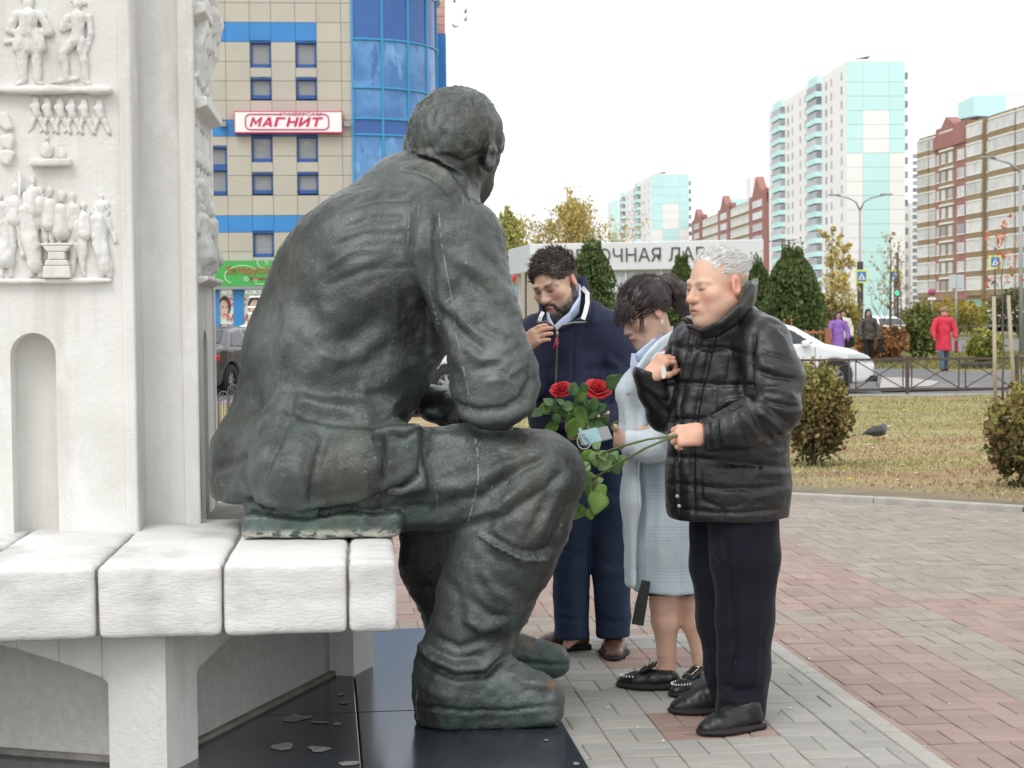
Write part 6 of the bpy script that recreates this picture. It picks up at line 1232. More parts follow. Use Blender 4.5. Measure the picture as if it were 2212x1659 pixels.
# folds pressed into the cloth
FOLDS = [  # line, width px, depth m
 ([(925, 440), (918, 520), (925, 600), (940, 690), (935, 770)], 12, -.022), ([(905, 470), (890, 560), (900, 680), (905, 800)], 22, .008),
 ([(945, 700), (975, 640), (1000, 600)], 10, -.012), ([(955, 640), (1010, 700), (1060, 740)], 13, .016), ([(945, 660), (1000, 722), (1050, 762)], 9, -.014),
 ([(985, 560), (1060, 600), (1100, 660)], 16, .016), ([(1000, 590), (1060, 640), (1092, 700)], 10, -.012), ([(1030, 540), (1075, 580), (1092, 620)], 8, -.008), ([(960, 560), (955, 640), (990, 760), (1010, 830)], 14, .014), ([(1010, 690), (1070, 725), (1110, 735)], 7, -.010), ([(990, 740), (1040, 780), (1110, 775)], 8, .010),
 ([(1020, 800), (1080, 780), (1130, 750)], 9, -.012), ([(1040, 830), (1100, 815), (1140, 780)], 9, .008), ([(1060, 790), (1095, 812), (1120, 820)], 5, -.010),
 ([(977, 862), (995, 878), (1030, 887), (1087, 882), (1128, 862), (1147, 821), (1140, 776)], 6, -.016), ([(980, 872), (998, 892), (1040, 904), (1090, 899), (1140, 878), (1160, 830)], 9, .020),
 ([(620, 880), (700, 905), (800, 915), (885, 905)], 12, -.034), ([(600, 850), (700, 880), (800, 885), (880, 860)], 16, .014), ([(640, 905), (720, 930), (800, 935), (880, 925)], 12, .012),
 ([(560, 770), (545, 840), (560, 900)], 20, -.02), ([(620, 800), (580, 880), (520, 990)], 14, .006), ([(640, 830), (610, 930), (560, 1050)], 10, -.018), ([(700, 940), (680, 1020), (672, 1100)], 9, -.016), ([(655, 930), (640, 1020), (640, 1095)], 14, .006), ([(740, 945), (735, 1020), (730, 1090)], 14, .006), ([(600, 900), (560, 980), (520, 1065)], 12, .006), ([(560, 920), (530, 980), (500, 1030)], 8, -.014),
 ([(520, 1075), (580, 1103), (650, 1112), (760, 1094), (840, 1068), (905, 1028)], 8, -.030), ([(515, 1060), (580, 1090), (650, 1098), (760, 1080), (840, 1055)], 8, .012),
 ([(828, 925), (830, 990), (822, 1062)], 6, -.018), ([(822, 1062), (870, 1050), (915, 1010)], 7, -.022), ([(832, 930), (870, 948), (915, 922)], 7, -.014), ([(922, 915), (920, 970), (905, 1030)], 8, -.022),
 ([(640, 640), (720, 720), (790, 760)], 26, -.014), ([(690, 690), (760, 660), (850, 610)], 24, .012), ([(660, 760), (740, 740), (840, 680)], 22, -.018), ([(650, 560), (700, 640), (710, 740), (650, 830)], 26, .014), ([(720, 800), (790, 790), (850, 740)], 20, -.014), ([(760, 850), (830, 830), (890, 770)], 18, .014), ([(740, 560), (830, 530), (900, 530)], 14, -.010),
 ([(700, 620), (770, 590), (850, 560)], 8, -.009), ([(730, 500), (800, 470), (880, 470)], 9, -.010), ([(700, 540), (790, 505), (890, 505)], 7, -.007), ([(760, 430), (830, 408), (900, 410)], 8, .010), ([(740, 455), (820, 428), (900, 430)], 6, -.009), ([(680, 590), (760, 545), (850, 535)], 7, .008), ([(790, 590), (850, 575), (900, 580)], 5, -.008), ([(640, 700), (690, 760), (760, 790)], 14, .010), ([(600, 650), (590, 740), (570, 800)], 16, -.012),
 ([(640, 620), (610, 720), (600, 800)], 18, .012), ([(870, 620), (900, 700), (900, 780)], 14, -.012),
 ([(935, 940), (1020, 950), (1110, 955)], 12, .008), ([(950, 1085), (1040, 1075), (1130, 1010), (1190, 985)], 12, -.016), ([(920, 1060), (1010, 1050), (1120, 990)], 14, .014), ([(1000, 1120), (1070, 1100), (1150, 1040)], 13, .014), ([(1015, 1135), (1090, 1115), (1170, 1060), (1225, 1010)], 9, -.014), ([(860, 1090), (930, 1100), (1000, 1090)], 12, -.010), ([(830, 1110), (900, 1130), (990, 1125)], 10, .010),
 ([(1225, 1030), (1190, 1100), (1150, 1180)], 10, .010), ([(1205, 1020), (1165, 1110), (1130, 1180)], 8, -.010), ([(1245, 1050), (1215, 1120), (1185, 1185)], 8, -.008), ([(1060, 1130), (1080, 1160), (1120, 1185)], 12, .010),
 ([(1028, 1152), (1075, 1180), (1120, 1202), (1160, 1208), (1195, 1192)], 5, .030), ([(1024, 1142), (1075, 1168), (1120, 1190), (1160, 1195), (1190, 1178)], 5, -.012), ([(1040, 1172), (1090, 1200), (1150, 1222)], 7, .012),
 ([(965, 1240), (990, 1300), (1000, 1360)], 12, -.010), ([(1040, 1230), (1070, 1280), (1120, 1300)], 12, .010), ([(1010, 1290), (1060, 1330), (1100, 1330)], 9, -.014), ([(990, 1330), (1040, 1360), (1095, 1345)], 10, .014),
 ([(905, 1385), (930, 1420), (985, 1445), (1040, 1440), (1090, 1395)], 11, .032), ([(900, 1410), (925, 1440), (985, 1464), (1050, 1458), (1098, 1415)], 6, -.030), ([(930, 1370), (990, 1400), (1060, 1380)], 8, -.016), ([(930, 1400), (985, 1425), (1045, 1415)], 6, -.010),
 ([(895, 1525), (1000, 1536), (1100, 1536), (1218, 1522)], 4, -.014), ([(1100, 1455), (1140, 1475), (1200, 1478)], 8, .008), ([(1120, 1500), (1150, 1490), (1195, 1500)], 7, -.008), ([(1095, 1440), (1120, 1432), (1236, 1437)], 4, -.012), ([(900, 1470), (940, 1500), (990, 1510)], 10, .006),
 ([(960, 335), (1000, 350), (1040, 330), (1060, 318)], 5, -.012), ([(1000, 350), (1010, 400), (1020, 430)], 10, -.008), ([(1046, 322), (1040, 350), (1048, 372)], 4, -.012),
 ([(893, 338), (915, 331), (945, 338), (972, 356), (995, 385), (1010, 412), (1018, 438)], 6, .026), ([(880, 348), (910, 343), (942, 352), (968, 370), (990, 398), (1005, 425), (1013, 444)], 4.5, -.016),
 ([(868, 358), (902, 354), (936, 364), (962, 382), (985, 409), (1000, 432), (1010, 450)], 7, .026), ([(862, 368), (900, 368), (932, 380), (956, 398), (976, 420), (992, 444)], 5, -.014),
 ([(490, 1010), (470, 1040), (480, 1062)], 8, .010), ([(455, 1005), (500, 1000), (540, 985)], 8, -.012), ([(560, 1000), (548, 1050), (545, 1092)], 7, -.012)]
for ln, wp, dp in FOLDS: P = sculpt(P, N_, ln, wp, dp * 1.05)
N_ = vnormals(P, F)
cloth = 1 - head_m
q = P.copy()
P = P + N_ * (cloth * (.0060 * fbm(P * np.array([7, 7, 9]), 3, 21) + .0036 * ridged(np.stack([P[:, 0] * 9 + P[:, 2] * 4, P[:, 1] * 9, P[:, 2] * 26 - P[:, 0] * 6], 1), 3, 31) * np.clip(fbm(P * 3.2, 2, 44) + .3, 0, 1) + .0022 * fbm(P * 42, 2, 51)))[:, None]
statue = thing('bronze_statue', 'dark bronze statue of a seated man seen from behind, on the white bench', 'statue', (float(W(985, 1565, 6.2)[0]), 6.25, 0.02))
me = mesh_np('figure', P, F)
u_, w_, z_ = proj(P); zz = P[:, 2]
pat = np.clip((.34 - zz) / .22, 0, 1) * .9 + np.clip(1 - np.abs(zz - .76) / .10, 0, 1) * (u_ < 930) * .9 + np.clip(1 - np.abs(w_ - 960) / 90, 0, 1) * (u_ > 560) * (u_ < 930) * .30 + .13
for ln, wd in (([(1100, 1430), (1115, 1500), (1120, 1560)], 14), ([(1110, 1330), (1095, 1440)], 8)):
    for t in np.linspace(0, 1, 12):
        a = np.interp(t, np.linspace(0, 1, len(ln)), [p[0] for p in ln]); b_ = np.interp(t, np.linspace(0, 1, len(ln)), [p[1] for p in ln]); pat = np.maximum(pat, np.exp(-((u_ - a) ** 2 + (w_ - b_) ** 2) / (wd ** 2)) * 1.1)
set_f(me, 'patina', np.clip(pat, 0, 1)); set_f(me, 'rim', np.clip((.742 - zz) / .02, 0, 1) * (zz > .7) * (P[:, 0] < q1[0] + .01) * (u_ < 866))
wn = np.exp(-((u_ - 1170) ** 2 / 55 ** 2 + (w_ - 1392) ** 2 / 16 ** 2)) + np.exp(-((u_ - 1180) ** 2 / 45 ** 2 + (w_ - 1478) ** 2 / 14 ** 2)) * .7 + np.exp(-((u_ - 935) ** 2 / 40 ** 2 + (w_ - 362) ** 2 / 12 ** 2)) * .5
set_f(me, 'worn', np.clip(wn, 0, 1))
fig = link('figure', me, statue); setmats(fig, m_bronze)
# chalky streaks that ran down the bronze: thin crusts lying on its surface
from mathutils.bvhtree import BVHTree
bvh = BVHTree.FromPolygons(P.tolist(), F.tolist())
m_streak = mat('chalky_streak', (0.25, 0.28, 0.26), (0.13, 0.15, 0.145), scale=70, rough=.9)
b = MB()
def on_bronze(px, py, off=.0012):
    v = Vector(ray(px, py)).normalized(); h = bvh.ray_cast(Vector(CAMP), v)
    return (np.array(h[0]), np.array(h[1])) if h[0] is not None else (None, None)
for ln, wd in (([(948, 460), (953, 520), (965, 590), (978, 650), (985, 720), (1000, 790), (1013, 850), (1018, 888)], 2.4), ([(1027, 948), (1033, 985), (1033, 1040), (1022, 1090), (1012, 1125)], 2.4), ([(1062, 1045), (1064, 1075)], 2), ([(905, 445), (903, 470)], 2), ([(925, 590), (930, 640), (948, 700)], 1.6), ([(880, 420), (884, 470), (881, 530)], 1.3), ([(902, 1490), (898, 1520), (903, 1555)], 2), ([(944, 1068), (946, 1100)], 2)):
    tt = np.linspace(0, 1, 40); xs_ = np.interp(tt, np.linspace(0, 1, len(ln)), [p[0] for p in ln]); ys_ = np.interp(tt, np.linspace(0, 1, len(ln)), [p[1] for p in ln]); row = []
    for t, x, y in zip(tt, xs_, ys_):
        h, n = on_bronze(x, y)
        if h is None: continue
        wv = wd * h[1] * SF * (.5 + .7 * abs(math.sin(t * 37 + wd * 5)) * random.uniform(.4, 1)); side = np.cross(n, UP); side /= np.linalg.norm(side) + 1e-9
        row.append((h - side * wv, h + n * .003, h + side * wv))
    for a, c in zip(row[:-1], row[1:]):
        if np.linalg.norm(a[1] - c[1]) > .08 or random.random() < .22: continue
        b.add([a[0], a[1], a[2], c[0], c[1], c[2]], [(0, 1, 4, 3), (1, 2, 5, 4)], smooth=True)
b.build('chalk_streak', m_streak, statue, kind='stuff')
# ------------------------------------------------------------------ people
m_skin = mat('skin', (0.55, 0.33, 0.24), rough=.5, spec=.35, attr='Col', bump=.0008, bscale=260); m_skin.node_tree.nodes['Principled BSDF'].inputs['Subsurface Weight'].default_value = .08; m_skin.node_tree.nodes['Principled BSDF'].inputs['Subsurface Radius'].default_value = (.01, .004, .002)
m_eye = mat('eye_white', (0.72, 0.68, 0.64), rough=.2); m_iris = mat('iris_dark', (0.03, 0.02, 0.015), rough=.15)
class Person:
    def __init__(s, name, label, base, lo, hi, cx, d, skin, lip=(.50, .20, .17), fine=(), h=.012, hf=.0042):
        s.t = thing('person', label, 'person', tuple(base)); s.d = d; s.skin = np.array(skin); s.lip = np.array(lip); s.marks = []
        s.B = SDF(lo, hi, h, [(a[0], b[0], hf) for a, b in fine], [(a[1], b[1], hf) for a, b in fine], [(a[2], b[2], hf) for a, b in fine])
    def head(s, c, M, k=1.0, p={}):
        """c: centre of the skull; M: rotation; k: scale"""
        B = s.B; T = lambda x, y, z: np.asarray(c) + M @ (np.array([x, y, z]) * k); s.hc, s.hM, s.hk = np.asarray(c, float), M, k
        fw = p.get('fw', 1.0); br = p.get('brow', 1.0); es = p.get('ear', 1.0); jaw = p.get('jaw', 1.0); E = lambda q, r, kk=.02, op='u': B.ell(T(*q), np.array(r) * k, kk * k, op, M)
        E((0, .018, .036), (.076 * fw, .097, .084)); E((0, -.03, -.025), (.064 * fw, .068, .088), .03)
        B.chain([(T(-.050 * fw * jaw, .004, -.055), .024 * k), (T(-.028 * jaw, -.055, -.098), .022 * k), (T(0, -.073, -.104), .023 * k), (T(.028 * jaw, -.055, -.098), .022 * k), (T(.050 * fw * jaw, .004, -.055), .024 * k)], .03 * k)
        if p.get('full'):
            for q in (-1, 1): E((q * .046 * fw, -.040, -.060), (.028, .036, .036), .03)
            E((0, -.045, -.105), (.045, .035, .025), .03)
        for q in (-1, 1):
            E((q * .046 * fw, -.060, -.018), (.024, .024, .022), .02)                      # cheek bone
            E((q * .031, -.098, .005), (.016, .013, .010), .014, 's')                          # eye socket
            E((q * .031, -.0765, .002), (.0165, .0135, .0125), .003)                           # eyeball under the lid
            E((q * .031, -.0815, .0075), (.0185, .010, .0085), .004)                          # upper lid
            E((q * .031, -.081, -.0085), (.017, .0085, .005), .006)
            B.chain([(T(q * .010, -.090, .020), .0075 * k * br), (T(q * .033, -.0875, .026), .0075 * k * br), (T(q * .055, -.067, .020), .007 * k * br)], .014 * k)   # brow
            ec = T(q * .0775 * fw, .014, -.006); EM = M @ rotm(q * .35, 0, q * .0)
            B.ell(ec, np.array([.0085, .0185, .032]) * k * es, .005 * k, 'u', EM); B.ell(T(q * .079 * fw, .012, -.018), np.array([.009, .011, .016]) * k * es, .006, 'u', EM)
            B.ell(T(q * .0865 * fw, .011, -.001), np.array([.0055, .0105, .018]) * k * es, .003 * k, 's', EM)
            E((q * .0125, -.098, -.032), (.0095, .0105, .0085), .006)
            E((q * .0065, -.109, -.0405), (.004, .005, .004), .003, 's')
        n = p.get('nose', 1.0)
        B.chain([(T(0, -.087, .014), .0085 * k), (T(0, -.098, -.006), .0085 * k), (T(0, -.112 * (1 + .04 * (n - 1)), -.028), .0125 * k * n)], .008 * k)
        E((0, -.088, -.066), (.028, .020, .018), .02)
        B.chain([(T(-.024, -.087, -.066), .0042 * k), (T(-.008, -.1045, -.0605), .0055 * k), (T(.008, -.1045, -.0605), .0055 * k), (T(.024, -.087, -.066), .0042 * k)], .006 * k); B.chain([(T(-.021, -.087, -.071), .0045 * k), (T(0, -.1035, -.073), .0068 * k), (T(.021, -.087, -.071), .0045 * k)], .006 * k)
        B.chain([(T(-.026, -.090, -.0672), .0022 * k), (T(0, -.113, -.0665), .0026 * k), (T(.026, -.090, -.0672), .0022 * k)], .003 * k, 's')
        E((0, -.082, -.100), (.018, .018, .014), .018)
    def neck(s, base, r1=.056, r2=.062):
        s.B.chain([(s.hc + s.hM @ (np.array([0, .028, -.05]) * s.hk), r1), (np.asarray(base), r2)], .03)
    def hand(s, wr, d, n, side, curl=(.4, .5, .4), k=1.0, spread=.12, thumb=(.6, -.3), fcurl=None):
        """wr wrist, d finger direction, n back of the hand, side thumb side"""
        B = s.B; d = np.asarray(d, float); d /= np.linalg.norm(d); n = np.asarray(n, float); n -= d * (n @ d); n /= np.linalg.norm(n); y = np.asarray(side, float); y -= d * (y @ d) + n * (y @ n); y /= np.linalg.norm(y); wr = np.asarray(wr, float)
        T = lambda a, b, c: wr + (d * a + y * b + n * c) * k
        M = np.stack([d, y, n], 1); B.cone(T(-.03, 0, 0), T(.02, 0, 0), .027 * k, .03 * k, .015, sq=(n, .75)); B.rbox(T(.048, 0, 0), np.array([.046, .040, .0145]) * k, .013 * k, .012, 'u', M); B.ell(T(.030, .026, -.006), np.array([.034, .018, .019]) * k, .012, 'u', M)
        for q, (y0, L_, r) in enumerate(((.030, .070, .0096), (.010, .078, .0100), (-.011, .072, .0096), (-.031, .056, .0086))):
            a = 0.0; p = T(.090 - .006 * abs(q - 1.2), y0, .001); pts = [(T(.06, y0 * .9, 0), r * k), (p, r * 1.04 * k)]; cu = fcurl[q] if fcurl else curl; sp = (1.5 - q) * spread
            for seg, c in zip((.46, .30, .24), cu): a += c; v = d * math.cos(a) * math.cos(sp) + y * math.sin(sp) * math.cos(a) - n * math.sin(a); p = p + v * L_ * seg * k; pts.append((p, r * (.96 - .10 * len(pts) / 4) * k))
            B.chain(pts, .004)
        p0 = T(.018, .030, -.004); v1 = d * .62 + y * thumb[0] + n * thumb[1]; v1 /= np.linalg.norm(v1); v2 = d * .85 + y * (thumb[0] - .55) + n * (thumb[1] - .25); v2 /= np.linalg.norm(v2)
        B.chain([(p0, .0165 * k), (p0 + v1 * .045 * k, .0125 * k), (p0 + v1 * .045 * k + v2 * .032 * k, .0110 * k), (p0 + v1 * .045 * k + v2 * .056 * k, .0088 * k)], .006)
    def limb(s, pts, k=.02): s.B.chain(pts, k)
    def finish(s, beard=None, brow=(.25, .17, .12), blush=.5, extra=None, name='body'):
        P, F = s.B.skin(); P = relax(P, F, 1, .35); L = ((P - s.hc) @ s.hM) / s.hk; x, y, z = L.T; ax = np.abs(x); C = np.repeat(s.skin[None], len(P), 0)
        near = (np.linalg.norm(L, axis=1) < .16); g = lambda cx, cy, cz, rx, ry, rz: near * np.exp(-(((ax - cx) / rx) ** 2 + ((y - cy) / ry) ** 2 + ((z - cz) / rz) ** 2))
        def mixc(C, col, w): w = np.clip(w, 0, 1)[:, None]; return C * (1 - w) + np.asarray(col)[None] * w
        red = s.skin * np.array([1.05, .76, .72]); C = mixc(C, red, blush * (g(.045, -.07, -.03, .022, .04, .02) + g(0, -.112, -.03, .014, .02, .012) + g(.082, .012, -.003, .014, .03, .030) * 1.5))
        C = mixc(C, s.skin * .86, .5 * g(.031, -.085, -.014, .016, .02, .006) + .5 * g(.03, -.085, .012, .02, .02, .006))
        C = mixc(C, s.lip, 1.1 * np.clip(g(0, -.10, -.060, .024, .02, .0055) + g(0, -.10, -.072, .021, .02, .0060), 0, 1)); C = mixc(C, s.lip * .35, g(0, -.105, -.0664, .022, .02, .0022))
        C = mixc(C, (.05, .03, .025), .9 * 1.1 * g(.031, -.092, -.0005, .015, .013, .0040)); C = mixc(C, brow, .95 * np.clip(g(.020, -.095, .0255, .012, .02, .0055) + g(.040, -.085, .028, .014, .02, .0055), 0, 1)); C = mixc(C, s.skin * .45, g(.0065, -.105, -.041, .0045, .012, .0035))
        if beard is not None:
            w = near * np.clip((-.030 - z - .55 * np.clip(-.06 - y, 0, 1) + .30 * np.clip(.02 - np.abs(y + .0), -1, 0)) / .014, 0, 1) * (y < .03); C = mixc(C, beard, .6 * w)
        hand_far = ~near; nn = fbm(P * 34, 4, 4)[:, None]; n2 = fbm(P * 17 + 5, 3, 8)[:, None]; C = C * (1 + .06 * nn) * (1 + n2 * np.array([[.00, -.05, -.06]])); C[hand_far] *= np.array([1.0, .93, .90])
        if extra is not None: C = extra(P, C, mixc)
        me = mesh_np(name, P, F); set_col(me, np.clip(C, 0, 1)); o = link(name, me, s.t); setmats(o, m_skin)
        return o
    def local(s, x, y, z): return s.hc + s.hM @ (np.array([x, y, z]) * s.hk)
def garment(S, name, m, par, fold=None, it=2, label=None, amp=.004, fr=(14, 14, 7), seed=0, ridge=.003, rfr=(10, 10, 20), strokes=()):
    P, F = S.skin(); P = relax(P, F, it, .45); N_ = vnormals(P, F)
    for ln, wp, dp in strokes: P = sculpt(P, N_, ln, wp, dp)
    if strokes: N_ = vnormals(P, F)
    P = P + N_ * (amp * fbm(P * np.array(fr), 3, seed) + ridge * ridged(P * np.array(rfr), 2, seed + 5))[:, None]
    o = link(name, mesh_np(name, P, F), par, label); setmats(o, m); return o
def strands(name, m, par, roots, dirs, length, r, seed=0, wave=.15, flat=.5, n=5, down=0.0):
    """locks of hair standing on or hanging from the scalp: many thin tapering tufts joined as one growth"""
    rg = np.random.default_rng(seed); mb = MB()
    for p, d in zip(roots, dirs):
        q = np.array(p); d = np.array(d); L_ = length * rg.uniform(.6, 1.25); pts = [q]; w = rg.normal(0, wave, 3)
        for k in range(n): d = d + w * .35 + rg.normal(0, wave * .3, 3) - UP * down; d = d / np.linalg.norm(d); q = q + d * L_ / n; pts.append(q)
        mb.tube(pts, [r * (1 - .8 * k / n) for k in range(n + 1)], 4, caps=False)
    return mb.build(name, m, par, kind='stuff')
def head_points(p, n, cond, seed=0, k=1.0, grow=.004):
    """points on the scalp with their outward direction, in world space"""
    rg = np.random.default_rng(seed); out = []; dirs = []
    while len(out) < n:
        v = rg.normal(0, 1, 3); v /= np.linalg.norm(v); q = np.array([0, .018, .036]) + v * np.array([.076 + grow, .097 + grow, .084 + grow]) * k
        if cond(q): out.append(p.local(*q)); dirs.append(p.hM @ v)
    return out, dirs
def shoe(par, heel, toe, m, msole, w=.047, ht=.10, h=.006, lab=None, laces=False, name='shoe', low=False, z0=0.0, heelh=.022):
    heel, toe = np.asarray(heel, float), np.asarray(toe, float); d = toe - heel; d[2] = 0; L_ = np.linalg.norm(d); d /= L_; s_ = np.array([d[1], -d[0], 0]); lo = np.minimum(heel, toe) - .09; hi = np.maximum(heel, toe) + .09
    S = SDF((lo[0], lo[1], z0 - .01), (hi[0], hi[1], z0 + ht + .08), h); A = lambda t, z, y=0: heel + d * L_ * t + s_ * y + UP * (z - heel[2] + z0)
    zz = .016
    S.chain([(A(.13, zz + .026), .036), (A(.40, zz + .022), .040), (A(.68, zz + .014), w * .93), (A(.90, zz + .006), w * .72)], .02, sq=((0, 0, 1), .80))
    if not low: S.chain([(A(.14, zz + .035), .037), (A(.17, ht), .039)], .015); S.chain([(A(.2, ht - .012), .036), (A(.48, zz + .045), .030), (A(.75, zz + .018), .03)], .02)
    S.cut_below(z0 + .014)
    P, F = S.skin(); P = relax(P, F, 1); N_ = vnormals(P, F); P = P + N_ * (.0012 * ridged(P * 60, 2, 3))[:, None]; o = link(name, mesh_np(name, P, F), par, lab); setmats(o, m)
    S = SDF((lo[0], lo[1], z0 - .005), (hi[0], hi[1], z0 + .06), h); S.chain([(A(.11, .012), .041), (A(.40, .012), .041), (A(.68, .012), w * 1.04), (A(.91, .012), w * .80)], .02, sq=((0, 0, 1), .30)); S.rbox(A(.13, heelh / 2), (.042, .042, heelh / 2), .006, 0, M=np.stack([d, s_, UP], 1)); S.cut_below(z0 + .001)
    P, F = S.skin(); q = link('sole', mesh_np('sole', relax(P, F, 1), F), o); setmats(q, msole); q.matrix_parent_inverse = Matrix()
    if laces:
        for k in range(4):
            t = .34 + .085 * k; b = MB(); b.tube([A(t, zz + .058 - .011 * k, -.022), A(t + .01, zz + .077 - .013 * k, 0), A(t, zz + .058 - .011 * k, .022)], .0026, 5); q = b.build('lace', MATS['lace'], o); q.matrix_parent_inverse = Matrix()
    return o
mat('lace', (0.02, 0.015, 0.012), rough=.8)
m_leather = mat('black_leather', (0.008, 0.0085, 0.0095), (0.012, 0.0125, 0.014), scale=6, rough=.29, spec=.5, bump=.0012, bscale=230, rvar=.12, bump2=(.0045, 13, (1, 1, 1.6))); m_shoe = mat('black_shoe', (0.010, 0.010, 0.011), rough=.38, spec=.5, bump=.0006, bscale=200); m_sole = mat('dark_sole', (0.018, 0.016, 0.015), rough=.75)
m_suit = mat('navy_suit_cloth', (0.008, 0.009, 0.015), (0.011, 0.012, 0.019), scale=4, rough=.85, spec=.2, sheen=.08, bump=.0006, bscale=500)

# ---- grey haired man in the black leather jacket, nearest to the picture
dm = 5.94; V_ = lambda x, y, d: W(x, y, d)
yaw1 = -R(60); M1 = rotm(yaw1, R(9), R(0)); hc1 = V_(1549, 617, dm)
fineH = (hc1 - np.array([.15, .15, .20]), hc1 + np.array([.12, .15, .16]))
LW = V_(1519, 939, 5.70); RWr = V_(1404, 812, 6.0)     # wrists
old = Person('person', 'grey haired man in a black leather jacket and dark trousers holding two bare rose stems', (V_(1600, 1570, 5.95) * np.array([1, 1, 0])), (.40, 5.42, 0.0), (1.08, 6.42, 1.78), 1549, dm, (.68, .425, .312),
             fine=(fineH, (V_(1445, 965, 5.75) - np.array([0, .12, .02]), V_(1530, 905, 5.6) + np.array([0, .12, .02])), (V_(1375, 845, 6.1) - np.array([.02, .12, .02]), V_(1450, 750, 5.9) + np.array([.02, .12, .02]))))
old.head(hc1, M1, 1.08, dict(full=True, fw=1.07, jaw=1.08, nose=1.2, brow=.45, ear=1.15)); old.neck(V_(1572, 735, 5.97), .064, .07)
body_pts = lambda sh1, el1, wr1, sh2, el2, wr2: None
old.limb([(V_(1572, 735, 5.96), .075), (V_(1575, 900, 5.98), .11), (V_(1575, 1080, 5.98), .11)], .05)
old.limb([(V_(1640, 740, 5.80), .06), (V_(1690, 885, 5.74), .048), (LW, .030)]); old.limb([(V_(1490, 745, 6.12), .06), (V_(1440, 890, 6.1), .048), (RWr, .030)])
old.limb([(V_(1610, 1080, 5.93), .085), (V_(1610, 1330, 5.94), .06), (V_(1605, 1525, 5.95), .042)]); old.limb([(V_(1550, 1080, 6.08), .085), (V_(1555, 1330, 6.12), .06), (V_(1560, 1505, 6.16), .042)])
for a, b in (((1605, 1530, 5.95), (1535, 1570, 5.87)), ((1560, 1510, 6.16), (1475, 1530, 6.14))): old.limb([(V_(*a), .04), (V_(*b), .03)])
old.hand(LW, (-1, -.10, -.02), (.1, -.85, .45), (-.2, -.45, -.85) if False else (-.1, .25, .95), curl=(1.0, 1.1, .6), k=.98, thumb=(.25, -.55))
old.hand(RWr, (.62, -.08, .78), (-.55, -.62, .55), (.35, -.75, -.45), curl=(1.0, 1.0, .6), k=.92, thumb=(.30, -.6))
old.finish(brow=(.60, .42, .33), blush=.75)
m_ghair = mat('grey_hair', (0.60, 0.59, 0.57), (0.76, 0.75, 0.73), scale=60, rough=.6, spec=.3)
H = SDF(hc1 - .2, hc1 + .2, .005)
def hair_shell(p, grow, cut_fn, k=1.0, h=.005, ext=.2):
    S = SDF(p.hc - ext, p.hc + ext, h); S.ell(p.local(0, .018, .036), np.array([.076 + grow, .097 + grow, .084 + grow]) * p.hk * k, 0, 'u', p.hM)
    X, Y, Z = np.meshgrid(*S.ax, indexing='ij'); Q = (np.stack([X, Y, Z], -1) - p.hc) @ p.hM / p.hk
    S.v = np.maximum(S.v, cut_fn(Q[..., 0], Q[..., 1], Q[..., 2]).astype(np.float32)); return S
def comb(S, name, m, p, amp=.004, fr=(60, 60, 25), seed=0, it=1):
    P, F = S.skin(); P = relax(P, F, it, .4); N_ = vnormals(P, F); L = (P - p.hc) @ p.hM
    P = P + N_ * (amp * fbm(L * np.array(fr), 3, seed) + amp * .7 * ridged(L * np.array(fr) * .7, 2, seed + 3))[:, None]; o = link(name, mesh_np(name, P, F), p.t); setmats(o, m); return o
# receding hairline: short sides, longer top swept back
cut1 = lambda x, y, z: np.maximum(np.maximum(-.105 - y - 0 * z + .0 * x, (.060 - z) + .9 * np.clip(-.020 - y, -.2, .2) * -1.0 - .0), -1) * 0 + np.maximum((-.052 - y) + .55 * np.clip(.085 - z, 0, 1) - .35 * np.clip(np.abs(x) - .045, 0, 1), (-.035 - z) - .9 * np.clip(y - .03, 0, .2) + .5 * np.clip(-y, 0, .1))
hs = hair_shell(old, .003, cut1); hair1 = comb(hs, 'hair', m_ghair, old, .0022, (70, 30, 70), 3)
rt, dr_ = head_points(old, 1000, lambda q: (q[1] > -.050 + .5 * max(0, .085 - q[2])) and q[2] > .03, 5); M1d = M1 @ np.array([.25, .85, .25])
dirs = [(M1d - v * (M1d @ v)) + v * .12 + old.hM @ np.array([.10, 0, 0]) for v in dr_]; s_ = strands('hair_lock', m_ghair, old.t, rt, [d / np.linalg.norm(d) for d in dirs], .036, .0019, 4, .14)
# leather jacket
J = SDF((.34, 5.40, .60), (1.12, 6.46, 1.56), .0075)
ctrx = lambda x, y, d, rx, ry, rz, k=.05: J.ell(V_(x, y, d), (rx, ry, rz), k)
J.chain([(V_(1574, 800, 5.97), .175), (V_(1572, 930, 5.98), .205), (V_(1572, 1050, 5.98), .212), (V_(1572, 1150, 5.98), .206)], .05, sq=((.35, .94, 0), .86))
J.chain([(V_(1500, 740, 6.08), .085), (V_(1575, 712, 5.98), .10), (V_(1645, 740, 5.84), .088)], .06)
J.chain([(V_(1648, 745, 5.82), .098), (V_(1672, 820, 5.76), .098), (V_(1672, 880, 5.70), .092)], .025); J.chain([(V_(1672, 885, 5.69), .088), (V_(1600, 922, 5.66), .074), (V_(1535, 938, 5.67), .060)], .02)
J.chain([(V_(1498, 755, 6.10), .09), (V_(1458, 850, 6.10), .085), (V_(1442, 895, 6.10), .075)], .03); J.chain([(V_(1442, 888, 6.09), .072), (V_(1415, 840, 6.05), .064), (V_(1401, 806, 6.02), .057)], .02)
J.rbox(V_(1480, 940, 5.67), (36 * dm / FPX, .12, .09), .005, 0, 's'); J.rbox(V_(1396, 776, 6.0), (.05, .12, .035), .005, 0, 's', rotm(0, 0, .35))
